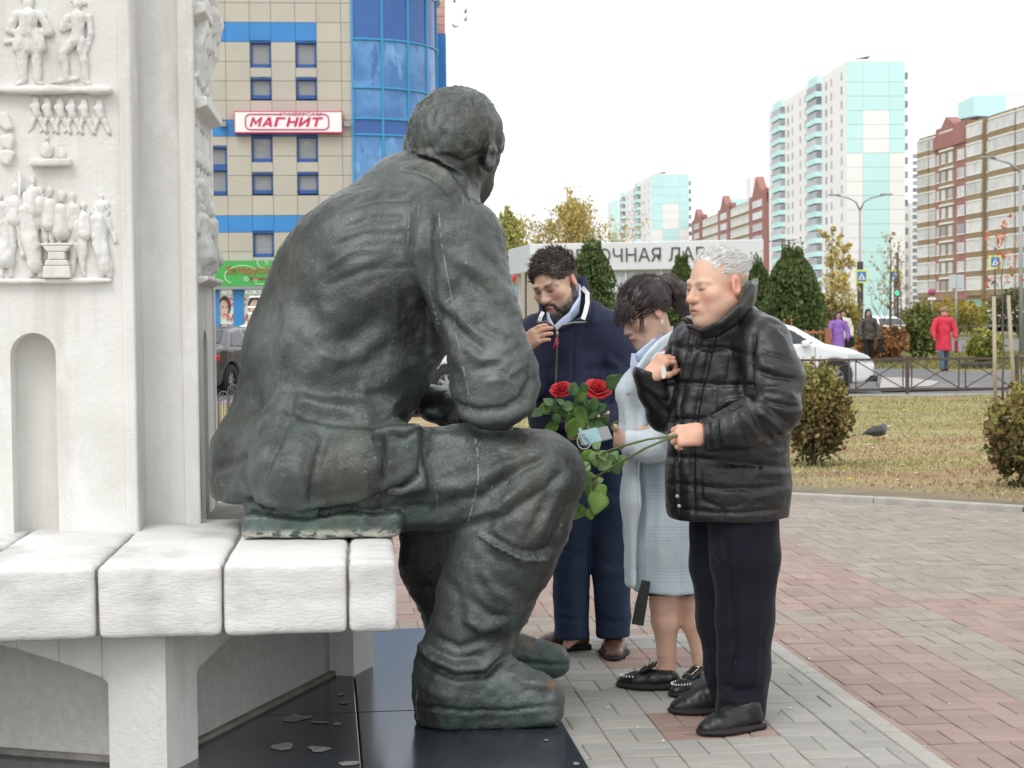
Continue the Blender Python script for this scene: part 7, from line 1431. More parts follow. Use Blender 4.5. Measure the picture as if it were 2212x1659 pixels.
# hem: flat cut
hz = V_(1570, 1129, 5.8)[2]; J.cut_below(hz)
QL = -.011; QS = 5
strk = [([(1440, 745), (1495, 752), (1560, 752), (1620, 768)], QS, QL), ([(1437, 826), (1500, 828), (1560, 832), (1640, 832)], QS, QL), ([(1434, 905), (1500, 906), (1530, 905)], QS, QL), ([(1437, 985), (1500, 990), (1600, 1000), (1700, 1010)], QS, QL), ([(1440, 1045), (1500, 1050), (1560, 1056), (1640, 1056), (1702, 1048)], QS, QL), ([(1436, 1094), (1520, 1106), (1600, 1108), (1708, 1098)], 4, -.009),
        ([(1504, 680), (1488, 760), (1470, 860), (1462, 980), (1468, 1110)], 4, -.016), ([(1548, 700), (1528, 780), (1505, 880), (1494, 980), (1500, 1115)], 4, -.013), ([(1526, 700), (1508, 780), (1487, 880), (1478, 990), (1484, 1110)], 14, .008),
        ([(1632, 715), (1625, 780), (1622, 830), (1630, 870)], 5, -.018), ([(1632, 715), (1660, 690), (1690, 700)], 4, -.010), ([(1580, 752), (1570, 830)], 4, -.007), ([(1545, 832), (1540, 905)], 4, -.006), ([(1600, 770), (1600, 832)], 4, -.006),
        ([(1515, 1002), (1515, 1080), (1560, 1098), (1600, 1092), (1603, 1005), (1515, 1002)], 3.5, -.008), ([(1545, 890), (1570, 868), (1610, 862), (1625, 866)], 5, .012), ([(1540, 900), (1568, 880), (1610, 874)], 4, -.012), ([(1640, 990), (1640, 1110)], 4, -.007), ([(1560, 1100), (1560, 1127)], 3, -.008), ([(1640, 1100), (1640, 1127)], 3, -.008),
        ([(1640, 760), (1690, 770), (1715, 790)], 5, -.009), ([(1632, 800), (1670, 812), (1722, 820)], 6, -.012), ([(1640, 840), (1680, 842), (1724, 860)], 6, .010), ([(1640, 860), (1680, 872), (1726, 880)], 5, -.014), ([(1650, 870), (1690, 905), (1718, 920)], 6, -.012), ([(1640, 885), (1670, 915), (1700, 940)], 7, .012), ([(1620, 880), (1650, 930), (1670, 955)], 6, -.012), ([(1600, 885), (1622, 920), (1640, 955)], 6, .008), ([(1590, 890), (1600, 930), (1610, 960)], 5, -.008), ([(1548, 905), (1553, 940), (1556, 968)], 4, -.011), ([(1556, 905), (1562, 940), (1566, 968)], 4, .006), ([(1528, 905), (1532, 940), (1533, 972)], 4, -.008), ([(1536, 900), (1600, 880)], 4, -.008), ([(1660, 700), (1690, 730), (1705, 770)], 7, .006), ([(1640, 770), (1650, 790), (1690, 800)], 8, .009),
        ([(1400, 850), (1430, 880), (1450, 905)], 6, -.008), ([(1390, 830), (1420, 850), (1445, 860)], 5, .006), ([(1448, 740), (1440, 800), (1445, 850)], 5, -.010), ([(1460, 780), (1456, 830)], 4, -.006)]
jacket = garment(J, 'leather_jacket', m_leather, old.t, amp=.005, fr=(9, 9, 7), seed=2, ridge=.0022, rfr=(14, 14, 26), strokes=strk)
# stand collar: a band round the neck, higher at the back, open at the throat
def collar_band(par, m, name, ring, h0, h1, th=.010, seed=0, h=.005):
    """ring: (px, py, depth) along the collar foot; h0/h1 leaning offsets to its top edge"""
    pts = [V_(*q[:3]) for q in ring]; lo = np.min(pts, 0) - .1; hi = np.max(pts, 0) + .12; S = SDF(lo, hi, h)
    for k in range(len(pts) - 1):
        for t in np.linspace(0, 1, 13)[:-1]:
            a = pts[k] * (1 - t) + pts[k + 1] * t; o = np.array(h0) * (1 - (k + t) / (len(pts) - 1)) + np.array(h1) * (k + t) / (len(pts) - 1); b = (np.array(ring[k][3]) * (1 - t) + np.array(ring[k + 1][3]) * t); S.cone(a, a + b, th, th * .8, .006)
    return garment(S, name, m, par, amp=.002, seed=seed, ridge=.001, it=2)
collar_band(old.t, m_leather, 'collar', [(1494, 712, 5.90, (-.012, -.02, .012)), (1520, 726, 5.84, (-.01, -.02, .018)), (1552, 719, 5.80, (0, -.02, .030)), (1588, 696, 5.80, (.010, -.012, .052)), (1618, 662, 5.88, (.012, 0, .07)), (1626, 650, 6.0, (.012, .01, .07)), (1600, 655, 6.10, (0, .012, .06)), (1550, 680, 6.12, (-.01, .01, .03)), (1505, 697, 6.05, (-.02, .01, .02)), (1492, 700, 5.97, (-.02, 0, .015))], (0, 0, .04), (0, 0, .04), .011)
cuffb = MB()
for px, py in ((1467, 1093), (1463, 1072)): b = MB(); c = V_(px, py, 5.775); b.lathe([(.001, -.006), (.006, -.005), (.0065, 0)], c=c, n=10, axis='y'); b.build('snap_button', m_steel, old.t)
# trousers
T_ = SDF((.44, 5.62, 0.02), (1.02, 6.36, .80), .0085)
T_.chain([(V_(1606, 1105, 5.93), .125), (V_(1610, 1200, 5.93), .118), (V_(1610, 1330, 5.94), .098), (V_(1606, 1450, 5.95), .088), (V_(1598, 1532, 5.95), .086)], .03); T_.chain([(V_(1556, 1105, 6.08), .115), (V_(1556, 1220, 6.08), .108), (V_(1565, 1340, 6.11), .092), (V_(1572, 1440, 6.14), .082), (V_(1572, 1500, 6.16), .078)], .03)
T_.cut_below(V_(1600, 1556, 5.95)[2])
garment(T_, 'trousers', m_suit, old.t, amp=.006, fr=(9, 9, 4), seed=9, ridge=.003, rfr=(10, 10, 6), strokes=[([(1565, 1150), (1580, 1260), (1590, 1400), (1575, 1500)], 7, -.016), ([(1640, 1160), (1640, 1350), (1628, 1530)], 5, .006), ([(1510, 1180), (1560, 1230), (1600, 1250)], 9, -.008), ([(1545, 1470), (1590, 1492), (1640, 1488)], 7, -.010), ([(1550, 1505), (1600, 1520), (1640, 1512)], 6, .008), ([(1530, 1400), (1560, 1420), (1600, 1410)], 8, .006), ([(1530, 1480), (1550, 1495), (1565, 1500)], 5, -.008)])
shoe(old.t, G(1640, 1572, 0), G(1516, 1588, 0), m_shoe, m_sole, .048, .085, laces=True); shoe(old.t, G(1565, 1537, 0), G(1456, 1540, 0), m_shoe, m_sole, .048, .085, laces=True)

# ---- bearded man in the navy zip jacket
db = 7.22; M2 = rotm(-R(33), R(26), R(-8)); hc2 = V_(1199, 611, db)
bm_ = Person('person', 'bearded man in a navy zip jacket and jeans bowing his head behind the bronze knee', G(1280, 1415, 0), (.0, 6.65, 0), (.60, 7.62, 1.80), 1199, db, (.64, .41, .30), fine=((hc2 - np.array([.15, .16, .17]), hc2 + np.array([.14, .16, .16])), (V_(1110, 775, 7.0) - np.array([0, .12, 0]), V_(1170, 690, 6.9) + np.array([0, .12, 0])), (V_(1228, 930, 6.95) - np.array([0, .1, 0]), V_(1300, 880, 6.9) + np.array([0, .12, 0]))))
bm_.head(hc2, M2, 1.06, dict(full=True, fw=1.05, jaw=1.05, nose=1.12)); bm_.neck(V_(1232, 705, 7.34), .062, .068)
bm_.limb([(V_(1245, 720, 7.32), .08), (V_(1255, 900, 7.28), .12), (V_(1270, 1060, 7.26), .11)], .05)
WA = V_(1124, 752, 6.98); WB_ = V_(1284, 908, 6.92)
bm_.limb([(V_(1160, 735, 7.25), .06), (V_(1118, 850, 7.1), .046), (WA, .03)]); bm_.limb([(V_(1335, 735, 7.28), .06), (V_(1360, 900, 7.15), .046), (WB_, .03)])
for sx, a in ((1232, 0), (1318, 1)): bm_.limb([(V_(sx + (6 if a == 0 else 0), 1060, 7.24), .085), (V_(sx, 1230, 7.24), .058), (V_(sx + (5 if a == 0 else 8), 1365, 7.26), .042)])
bm_.limb([(V_(1240, 1372, 7.26), .03), (V_(1225, 1392, 7.24), .02)]); bm_.limb([(V_(1326, 1378, 7.28), .03), (V_(1326, 1396, 7.24), .02)])
bm_.hand(WA, (.72, -.3, .55), (-.45, -.85, .3), (-.5, .2, .85) if False else (-.6, .3, .75), curl=(.35, .5, .35), k=1.0, spread=.06, thumb=(.1, -.7)); bm_.hand(WB_, (-1, -.15, .05), (.1, -.6, .8), (-.1, -.8, -.5), curl=(.9, .9, .5), k=1.0)
bm_.finish(beard=(.055, .045, .04), brow=(.05, .035, .03), blush=.6)
m_dhair = mat('dark_brown_hair', (0.065, 0.050, 0.043), (0.125, 0.10, 0.087), scale=70, lo=.4, hi=.7, rough=.55, spec=.35, layers=[((0.22, 0.20, 0.18), 120, (1, 1, 1), .62, .72, .5)])
cut2 = lambda x, y, z: np.maximum((-.070 - y) + .45 * np.clip(.075 - z, 0, 1) - .2 * np.clip(np.abs(x) - .05, 0, 1), (.004 - z) - 1.1 * np.clip(y - .025, -.02, .2))
comb(hair_shell(bm_, .009, cut2), 'hair', m_dhair, bm_, .004, (45, 45, 45), 6)
rt, dv = head_points(bm_, 1100, lambda q: q[1] > -.078 + .45 * max(0, .075 - q[2]) and q[2] > .02, 8, grow=.008); fwd = M2 @ np.array([-.25, -.5, .35])
strands('hair_lock', m_dhair, bm_.t, rt, [(lambda q: q / np.linalg.norm(q))((fwd - v * (fwd @ v)) + v * (.55 if v @ M2[:, 2] > .6 else .2)) for v in dv], .032, .0030, 9, .16)
m_beard = mat('dark_beard', (0.050, 0.038, 0.032), (0.12, 0.10, 0.088), scale=60, lo=.45, hi=.7, rough=.7)
Bd = SDF(bm_.hc - .2, bm_.hc + .2, .005); L2 = bm_.local
Bd.chain([(L2(-.073, -.002, -.022), .010), (L2(-.068, -.014, -.062), .022), (L2(-.048, -.054, -.092), .029), (L2(0, -.082, -.116), .032), (L2(.048, -.054, -.092), .029), (L2(.068, -.014, -.062), .022), (L2(.073, -.002, -.022), .010)], .02); Bd.chain([(L2(-.030, -.088, -.078), .008), (L2(-.022, -.098, -.055), .006), (L2(0, -.103, -.053), .005), (L2(.022, -.098, -.055), .006), (L2(.030, -.088, -.078), .008)], .008); Bd.ell(L2(0, -.106, -.069), (.017, .02, .008), .006, 's', M2)
comb(Bd, 'beard', m_beard, bm_, .0035, (80, 80, 50), 12)
gb = [L2(x, -.098 + abs(x) * .6, -.128 + random.uniform(-.012, .01)) for x in np.linspace(-.02, .02, 60)]; strands('grey_chin_tuft', mat('grey_beard', (0.24, 0.23, 0.21), (0.38, 0.37, 0.35), scale=80, rough=.7), bm_.t, gb, [M2 @ np.array([random.gauss(0, .3), -.5, -.8]) for _ in gb], .022, .0028, 5, .3)
m_navy = mat('navy_jacket_cloth', (0.016, 0.021, 0.048), (0.021, 0.027, 0.058), scale=3, rough=.75, spec=.25, bump=.0008, bscale=420, sheen=.05); m_jean = mat('blue_denim', (0.020, 0.032, 0.064), (0.031, 0.048, 0.088), scale=7, stretch=(1, 1, .5), rough=.85, spec=.2, bump=.0008, bscale=600, layers=[((0.035, 0.052, 0.09), 4, (1, 1, .6), .55, .75, .5)])
J = SDF((-.06, 6.68, .80), (.70, 7.66, 1.56), .0085)
J.chain([(V_(1245, 775, 7.30), .165), (V_(1250, 880, 7.26), .20), (V_(1262, 985, 7.26), .205)], .06, sq=((.1, 1, 0), .84)); J.chain([(V_(1165, 728, 7.27), .095), (V_(1245, 700, 7.33), .105), (V_(1320, 722, 7.30), .10)], .07)
J.chain([(V_(1322, 735, 7.28), .105), (V_(1345, 830, 7.20), .092), (V_(1352, 905, 7.14), .082)], .03); J.chain([(V_(1350, 900, 7.12), .078), (V_(1320, 910, 7.02), .062), (V_(1296, 911, 6.95), .052)], .02)
J.chain([(V_(1160, 735, 7.26), .10), (V_(1125, 830, 7.12), .085), (V_(1115, 850, 7.1), .075)], .03); J.chain([(V_(1112, 850, 7.08), .07), (V_(1120, 790, 7.02), .055)], .02)
J.cut_below(V_(1250, 928, 7.1)[2])
garment(J, 'zip_jacket', m_navy, bm_.t, amp=.006, fr=(8, 8, 6), seed=15, ridge=.003, rfr=(9, 9, 12), strokes=[([(1262, 800), (1300, 790), (1335, 800)], 9, -.016), ([(1300, 780), (1312, 850), (1318, 920)], 10, -.022), ([(1270, 810), (1300, 812), (1320, 840)], 7, .008), ([(1240, 720), (1237, 800), (1233, 900)], 2.5, -.008), ([(1320, 760), (1350, 790), (1370, 800)], 8, -.008), ([(1325, 860), (1350, 850), (1370, 860)], 7, -.010), ([(1160, 780), (1180, 830), (1220, 860)], 10, -.007), ([(1270, 700), (1310, 690), (1340, 700)], 8, .005), ([(1160, 900), (1230, 905), (1290, 895)], 6, -.008), ([(1330, 880), (1350, 890), (1372, 890)], 5, .010)])
m_wstripe = mat('white_knit_stripe', (0.72, 0.70, 0.66), rough=.8); m_shirt = mat('pale_blue_shirt', (0.50, 0.58, 0.76), (0.54, 0.62, 0.80), scale=5, rough=.8, bump=.0004, bscale=500); m_zip = mat('zip_metal', (0.30, 0.29, 0.26), rough=.35, metal=.7); m_pull = mat('pink_pull', (0.50, 0.05, 0.12), rough=.5)
# zip jacket collar, shirt collar, stripes
collar_band(bm_.t, m_navy, 'collar', [(1196, 716, 7.06, (-.02, -.01, .01)), (1172, 694, 7.10, (-.012, -.01, .035)), (1170, 680, 7.22, (0, 0, .05)), (1190, 660, 7.34, (0, .01, .06)), (1230, 640, 7.44, (0, .012, .07)), (1258, 636, 7.38, (.012, .004, .07)), (1266, 665, 7.26, (.016, -.006, .05)), (1264, 692, 7.14, (.014, -.012, .03)), (1240, 700, 7.05, (.01, -.014, .012)), (1206, 716, 7.03, (.0, -.012, .008))], 0, 0, .011, 4)
collar_band(bm_.t, m_shirt, 'shirt_collar', [(1200, 712, 7.09, (0, .0, .015)), (1228, 694, 7.10, (.010, 0, .04)), (1247, 676, 7.17, (.008, .004, .062)), (1251, 652, 7.28, (.004, .008, .072)), (1234, 642, 7.38, (0, .01, .068))], 0, 0, .007, 5); collar_band(bm_.t, m_shirt, 'shirt_collar', [(1198, 716, 7.08, (0, 0, .01)), (1185, 700, 7.14, (0, 0, .03)), (1182, 684, 7.22, (0, 0, .05))], 0, 0, .007, 6)
def ribbon(par, name, m, pts, w, wdir=None, th=.0025):
    """flat strip through points with a given width, thickness th"""
    b = MB(); P_ = [np.asarray(p) for p in pts]; V = []; F = []
    for i, p in enumerate(P_):
        t = P_[min(i + 1, len(P_) - 1)] - P_[max(i - 1, 0)]; view = p - CAMP; s_ = np.cross(t, view) if wdir is None else np.asarray(wdir, float); s_ = s_ / np.linalg.norm(s_); n = np.cross(s_, t); n /= np.linalg.norm(n)
        ww = w if np.isscalar(w) else w[i]; V += [p - s_ * ww / 2 - n * th / 2, p + s_ * ww / 2 - n * th / 2, p + s_ * ww / 2 + n * th / 2, p - s_ * ww / 2 + n * th / 2]
    for i in range(len(P_) - 1):
        for k in range(4): F.append((i * 4 + k, i * 4 + (k + 1) % 4, i * 4 + 4 + (k + 1) % 4, i * 4 + 4 + k))
    F += [(3, 2, 1, 0), tuple(len(V) - 4 + k for k in range(4))]; b.add(V, F, smooth=False); return b.build(name, m, par)
ribbon(bm_.t, 'collar_stripe', m_wstripe, [V_(1258, 621, 7.33), V_(1269, 634, 7.235), V_(1269, 655, 7.17), V_(1264, 676, 7.09), V_(1259, 690, 7.05)], .019); ribbon(bm_.t, 'collar_stripe', m_wstripe, [V_(1173, 674, 7.07), V_(1168, 684, 7.045), V_(1165, 694, 7.04)], .016)
ribbon(bm_.t, 'zip', m_zip, [V_(1203, 712, 6.985), V_(1204, 740, 6.99), V_(1202, 790, 7.015), V_(1200, 850, 7.03), V_(1199, 905, 7.035)], .008); MB().tube([V_(1204, 716, 6.975), V_(1203, 728, 6.975)], .006, 6).build('zip_slider', m_zip, bm_.t)
MB().tube([V_(1203, 728, 6.965), V_(1199, 742, 6.965), V_(1195, 752, 6.965), V_(1199, 754, 6.965), V_(1205, 738, 6.965)], .004, 5).build('zip_pull', m_pull, bm_.t)
MB().tube([V_(1160, 697, 7.045), V_(1180, 694, 7.03), V_(1196, 703, 7.0), V_(1203, 714, 6.99), V_(1214, 702, 6.995), V_(1238, 697, 7.0), V_(1266, 696, 7.03)], .0035, 5).build('zip_edge', m_zip, bm_.t)
T_ = SDF((-.02, 6.95, .05), (.62, 7.56, 1.05), .009)
T_.chain([(V_(1236, 960, 7.25), .125), (V_(1236, 1080, 7.24), .108), (V_(1233, 1220, 7.24), .080), (V_(1236, 1368, 7.26), .074)], .02); T_.chain([(V_(1300, 960, 7.25), .125), (V_(1316, 1080, 7.24), .108), (V_(1320, 1220, 7.24), .082), (V_(1325, 1374, 7.26), .074)], .02)
T_.cut_below(V_(1280, 1376, 7.26)[2])
garment(T_, 'jeans', m_jean, bm_.t, amp=.005, fr=(9, 9, 5), seed=19, ridge=.004, rfr=(9, 9, 9), strokes=[([(1205, 1180), (1240, 1195), (1262, 1190)], 5, -.006), ([(1205, 1330), (1235, 1340), (1262, 1332)], 5, -.008), ([(1290, 1335), (1325, 1345), (1350, 1338)], 5, -.008), ([(1295, 1210), (1325, 1225), (1350, 1215)], 6, -.006), ([(1258, 1150), (1260, 1250), (1258, 1360)], 2, -.004), ([(1285, 1020), (1310, 1060), (1345, 1080)], 8, -.007)])
m_brogue = mat('brown_brogue', (0.085, 0.036, 0.020), (0.13, 0.06, 0.035), scale=14, rough=.33, spec=.5, bump=.001, bscale=110)
shoe(bm_.t, G(1270, 1402, 0), G(1150, 1408, 0), m_brogue, m_sole, .052, .115, laces=True, heelh=.028); shoe(bm_.t, G(1328, 1386, 0) + np.array([0, .05, 0]), G(1326, 1430, 0), m_brogue, m_sole, .052, .115, laces=True, heelh=.028)

# ---- woman in the pale blue coat
dw = 6.53; M3 = rotm(-R(66), R(30), R(0)); hc3 = V_(1393, 674, dw)
wm = Person('person', 'dark haired woman with a ponytail in a pale blue checked coat looking down', G(1440, 1495, 0), (.38, 6.0, 0), (.86, 6.95, 1.58), 1393, dw, (.66, .445, .345), lip=(.48, .13, .13), fine=((hc3 - np.array([.15, .14, .15]), hc3 + np.array([.12, .14, .14])), (V_(1285, 985, 6.4) - np.array([0, .1, 0]), V_(1350, 910, 6.3) + np.array([0, .1, 0]))))
wm.head(hc3, M3, .98, dict(fw=.96, jaw=.88, nose=.92)); wm.neck(V_(1432, 745, 6.60), .046, .050)
wm.limb([(V_(1445, 770, 6.6), .07), (V_(1445, 900, 6.6), .095), (V_(1450, 1060, 6.6), .11)], .05)
WW = V_(1346, 953, 6.36)
wm.limb([(V_(1420, 780, 6.50), .05), (V_(1435, 930, 6.45), .04), (WW, .026)]); wm.limb([(V_(1460, 780, 6.7), .05), (V_(1480, 930, 6.7), .04), (V_(1440, 1000, 6.6), .028)])
wm.limb([(V_(1425, 1060, 6.56), .085), (V_(1430, 1230, 6.56), .058), (V_(1433, 1300, 6.57), .052), (V_(1437, 1340, 6.58), .053), (V_(1440, 1410, 6.6), .036), (V_(1442, 1447, 6.6), .034)]); wm.limb([(V_(1465, 1060, 6.65), .085), (V_(1480, 1230, 6.65), .058), (V_(1490, 1300, 6.6), .05), (V_(1503, 1345, 6.58), .053), (V_(1516, 1415, 6.56), .036), (V_(1518, 1450, 6.55), .034)])
wm.limb([(V_(1440, 1452, 6.6), .03), (V_(1400, 1470, 6.57), .026)]); wm.limb([(V_(1518, 1455, 6.55), .03), (V_(1490, 1480, 6.48), .026)])
wm.hand(WW, (-.95, -.12, .12), (.05, -.80, -.45), (0, -.35, .92), curl=(.35, .55, .4), k=.88, spread=.10, thumb=(.75, .05))
wm.finish(brow=(.06, .045, .04), blush=.45)
m_whair = mat('very_dark_hair', (0.026, 0.018, 0.018), (0.062, 0.045, 0.042), scale=50, stretch=(1, 1, .3), lo=.4, hi=.7, rough=.4, spec=.5)
cut3 = lambda x, y, z: np.maximum((-.088 - y) + 1.05 * np.clip(.072 - z, 0, 1), (.004 - z) - .9 * np.clip(y - .02, -.03, .2))
comb(hair_shell(wm, .016, cut3), 'hair', m_whair, wm, .0035, (70, 16, 40), 16)
L3 = wm.local; Pn = SDF(V_(1490, 760, 6.7) - np.array([.25, .25, .15]), V_(1490, 640, 6.6) + np.array([.15, .2, .15]), .006)
Pn.chain([(L3(0, .112, .055), .026), (L3(0, .145, .045), .036), (L3(.005, .165, -.01), .040), (L3(.0, .17, -.07), .034), (L3(0, .165, -.12), .018)], .02); comb(Pn, 'ponytail', m_whair, wm, .005, (70, 70, 22), 18)
rt2, dv2 = head_points(wm, 800, lambda q: q[1] > -.075 and q[2] > .0, 41, grow=.0165); dn2 = M3 @ np.array([0, 1.0, .25])
strands('combed_strand', m_whair, wm.t, rt2, [(lambda q: q / np.linalg.norm(q))(dn2 - v * (dn2 @ v) + v * .04) for v in dv2], .05, .0017, 42, .06)
MB().tube([L3(.028 * math.cos(t), .115, .055 + .028 * math.sin(t)) for t in np.linspace(0, 6.28, 14)], .006, 6).build('hair_band', m_dgrey, wm.t)
rt, dv = head_points(wm, 420, lambda q: -.095 < q[1] < -.058 and q[2] > .055, 21, grow=.016); dn = M3 @ np.array([0, -.42, -1.0])
strands('fringe', m_whair, wm.t, rt, [(v * .25 + dn) / np.linalg.norm(v * .25 + dn) for v in dv], .058, .0032, 22, .10, n=6, down=.10)
tw = [L3(q * .073, -.048 + random.uniform(-.012, .008), .022) for q in (1, -1) for _ in range(9)]; strands('side_lock', m_whair, wm.t, tw, [M3 @ np.array([0, -.45, -1.0]) for _ in tw], .066, .0022, 23, .08, n=6, down=.10)
MB().lathe([(.001, -.010), (.0045, -.004), (.004, .004), (.001, .007)], c=L3(.079, .010, -.050), n=8).build('earring', mat('pearl', (.8, .78, .74), rough=.2), wm.t)
m_coat = mat('pale_blue_wool', (0.55, 0.66, 0.72), (0.62, 0.72, 0.77), scale=30, rough=.95, spec=.1, bump=.0022, bscale=320, sheen=.3); m_wool = mat('white_blue_wool', (0.62, 0.71, 0.77), (0.69, 0.77, 0.82), scale=30, rough=.95, spec=.1, bump=.0025, bscale=300, sheen=.3)
def checked(m):
    """woven lines of the check, as wool colour"""
    nt = m.node_tree; N = nt.nodes; Lk = nt.links; bs = N['Principled BSDF']; src = bs.inputs['Base Color'].links[0].from_socket; tc = N.new('ShaderNodeTexCoord'); sep = N.new('ShaderNodeSeparateXYZ'); Lk.new(tc.outputs['Object'], sep.inputs[0])
    def stripes(sock, period, off):
        a = N.new('ShaderNodeMath'); a.operation = 'MULTIPLY_ADD'; Lk.new(sock, a.inputs[0]); a.inputs[1].default_value = 1 / period; a.inputs[2].default_value = off; f = N.new('ShaderNodeMath'); f.operation = 'FRACT'; Lk.new(a.outputs[0], f.inputs[0])
        big = N.new('ShaderNodeMath'); big.operation = 'LESS_THAN'; Lk.new(f.outputs[0], big.inputs[0]); big.inputs[1].default_value = .42
        b = N.new('ShaderNodeMath'); b.operation = 'MULTIPLY'; Lk.new(f.outputs[0], b.inputs[0]); b.inputs[1].default_value = 12.0; g = N.new('ShaderNodeMath'); g.operation = 'FRACT'; Lk.new(b.outputs[0], g.inputs[0]); l = N.new('ShaderNodeMath'); l.operation = 'LESS_THAN'; Lk.new(g.outputs[0], l.inputs[0]); l.inputs[1].default_value = .5
        m_ = N.new('ShaderNodeMath'); m_.operation = 'MULTIPLY'; Lk.new(big.outputs[0], m_.inputs[0]); Lk.new(l.outputs[0], m_.inputs[1]); return m_.outputs[0]
    su = N.new('ShaderNodeMath'); su.operation = 'ADD'; Lk.new(stripes(sep.outputs['Z'], .16, .3), su.inputs[0]); Lk.new(stripes(sep.outputs['X'], .13, .1), su.inputs[1]); k = N.new('ShaderNodeMath'); k.operation = 'MULTIPLY'; Lk.new(su.outputs[0], k.inputs[0]); k.inputs[1].default_value = .20
    x = N.new('ShaderNodeMix'); x.data_type = 'RGBA'; Lk.new(k.outputs[0], x.inputs[0]); Lk.new(src, x.inputs[6]); x.inputs[7].default_value = (.26, .36, .43, 1); Lk.new(x.outputs[2], bs.inputs['Base Color'])
checked(m_coat)
Cz = V_(1440, 1282, 6.5)[2]
K = SDF((.36, 6.18, .36), (.92, 6.98, 1.32), .0085)
K.chain([(V_(1445, 800, 6.6), .125), (V_(1445, 900, 6.6), .150), (V_(1442, 1010, 6.6), .165), (V_(1443, 1150, 6.6), .168), (V_(1448, 1290, 6.6), .150)], .04, sq=((.2, 1, 0), .92)); K.chain([(V_(1405, 782, 6.54), .065), (V_(1445, 758, 6.62), .07), (V_(1475, 785, 6.72), .065)], .05)
K.cut_below(Cz); K.v = K.v
garment(K, 'checked_coat', m_coat, wm.t, amp=.006, fr=(8, 8, 4), seed=31, ridge=.002, rfr=(12, 12, 5), strokes=[([(1372, 960), (1385, 1060), (1380, 1180), (1386, 1270)], 8, -.012), ([(1420, 970), (1428, 1100), (1420, 1240)], 10, .005)])
K = SDF((.36, 6.1, .36), (.75, 6.75, 1.35), .0085)
K.chain([(V_(1408, 800, 6.46), .075), (V_(1372, 850, 6.48), .060), (V_(1366, 950, 6.48), .060)], .04, sq=((.3, 1, 0), .8)); K.chain([(V_(1366, 950, 6.48), .058), (V_(1362, 1080, 6.48), .052), (V_(1361, 1255, 6.48), .040)], .04, sq=((.9, .35, 0), .36)); K.cut_below(V_(1360, 1268, 6.48)[2])
garment(K, 'coat_front', m_wool, wm.t, amp=.005, fr=(10, 10, 5), seed=33, ridge=.002, strokes=[([(1368, 790), (1352, 860), (1356, 950), (1352, 1060)], 5, .008), ([(1378, 860), (1376, 960), (1372, 1080), (1374, 1240)], 6, -.014)])
K = SDF((.34, 6.1, .85), (.78, 6.7, 1.34), .0075); K.chain([(V_(1428, 800, 6.48), .078), (V_(1440, 880, 6.44), .072), (V_(1445, 948, 6.40), .068)], .03); K.chain([(V_(1445, 955, 6.40), .066), (V_(1395, 965, 6.37), .056), (V_(1362, 957, 6.36), .044)], .02); K.cut(V_(1350, 955, 6.36), (-1, 0, 0))
garment(K, 'sleeve', m_wool, wm.t, amp=.005, fr=(12, 12, 9), seed=35, ridge=.003, strokes=[([(1400, 930), (1430, 950), (1440, 985)], 7, -.012), ([(1375, 935), (1385, 960), (1380, 990)], 6, .008), ([(1420, 900), (1440, 920), (1470, 925)], 6, -.008)])
collar_band(wm.t, m_wool, 'coat_collar', [(1356, 850, 6.39, (.01, -.01, .01)), (1372, 808, 6.38, (.006, -.012, .018)), (1394, 782, 6.40, (.002, -.01, .024)), (1418, 757, 6.45, (.004, -.005, .028)), (1444, 735, 6.54, (.008, 0, .028)), (1468, 724, 6.64, (.01, .0, .026))], 0, 0, .010, 7)
collar_band(wm.t, m_shirt, 'shirt_collar', [(1380, 778, 6.43, (-.008, -.01, .02)), (1402, 758, 6.46, (-.006, -.006, .025)), (1430, 728, 6.53, (.004, 0, .025)), (1452, 716, 6.6, (.006, 0, .02))], 0, 0, .006, 8); ribbon(wm.t, 'shirt_front', m_shirt, [V_(1378, 765, 6.44), V_(1374, 790, 6.43), V_(1368, 830, 6.43)], [.05, .045, .01])
S = SDF((.40, 6.28, .36), (.86, 6.92, .50), .008); S.chain([(V_(1449, 1262, 6.6), .135), (V_(1452, 1290, 6.6), .130)], .02, sq=((.2, 1, 0), .92)); S.cut_below(V_(1450, 1286, 6.5)[2]); garment(S, 'dress_hem', m_suit, wm.t, amp=.003)
ribbon(wm.t, 'belt_end', mat('black_belt', (.012, .012, .013), rough=.6), [V_(1396, 1255, 6.44), V_(1386, 1300, 6.42), V_(1377, 1350, 6.41)], [.034, .044, .046], th=.006)
sh1 = shoe(wm.t, G(1466, 1488, 0), G(1336, 1484, 0), m_shoe, m_sole, .042, .06, low=True, heelh=.028, name='loafer'); sh2 = shoe(wm.t, G(1540, 1490, 0), G(1455, 1506, 0), m_shoe, m_sole, .042, .06, low=True, heelh=.028, name='loafer')
m_buck = mat('buckle_metal', (0.55, 0.48, 0.36), rough=.25, metal=.9); m_stud = mat('stud', (0.75, 0.74, 0.72), rough=.25, metal=.6)
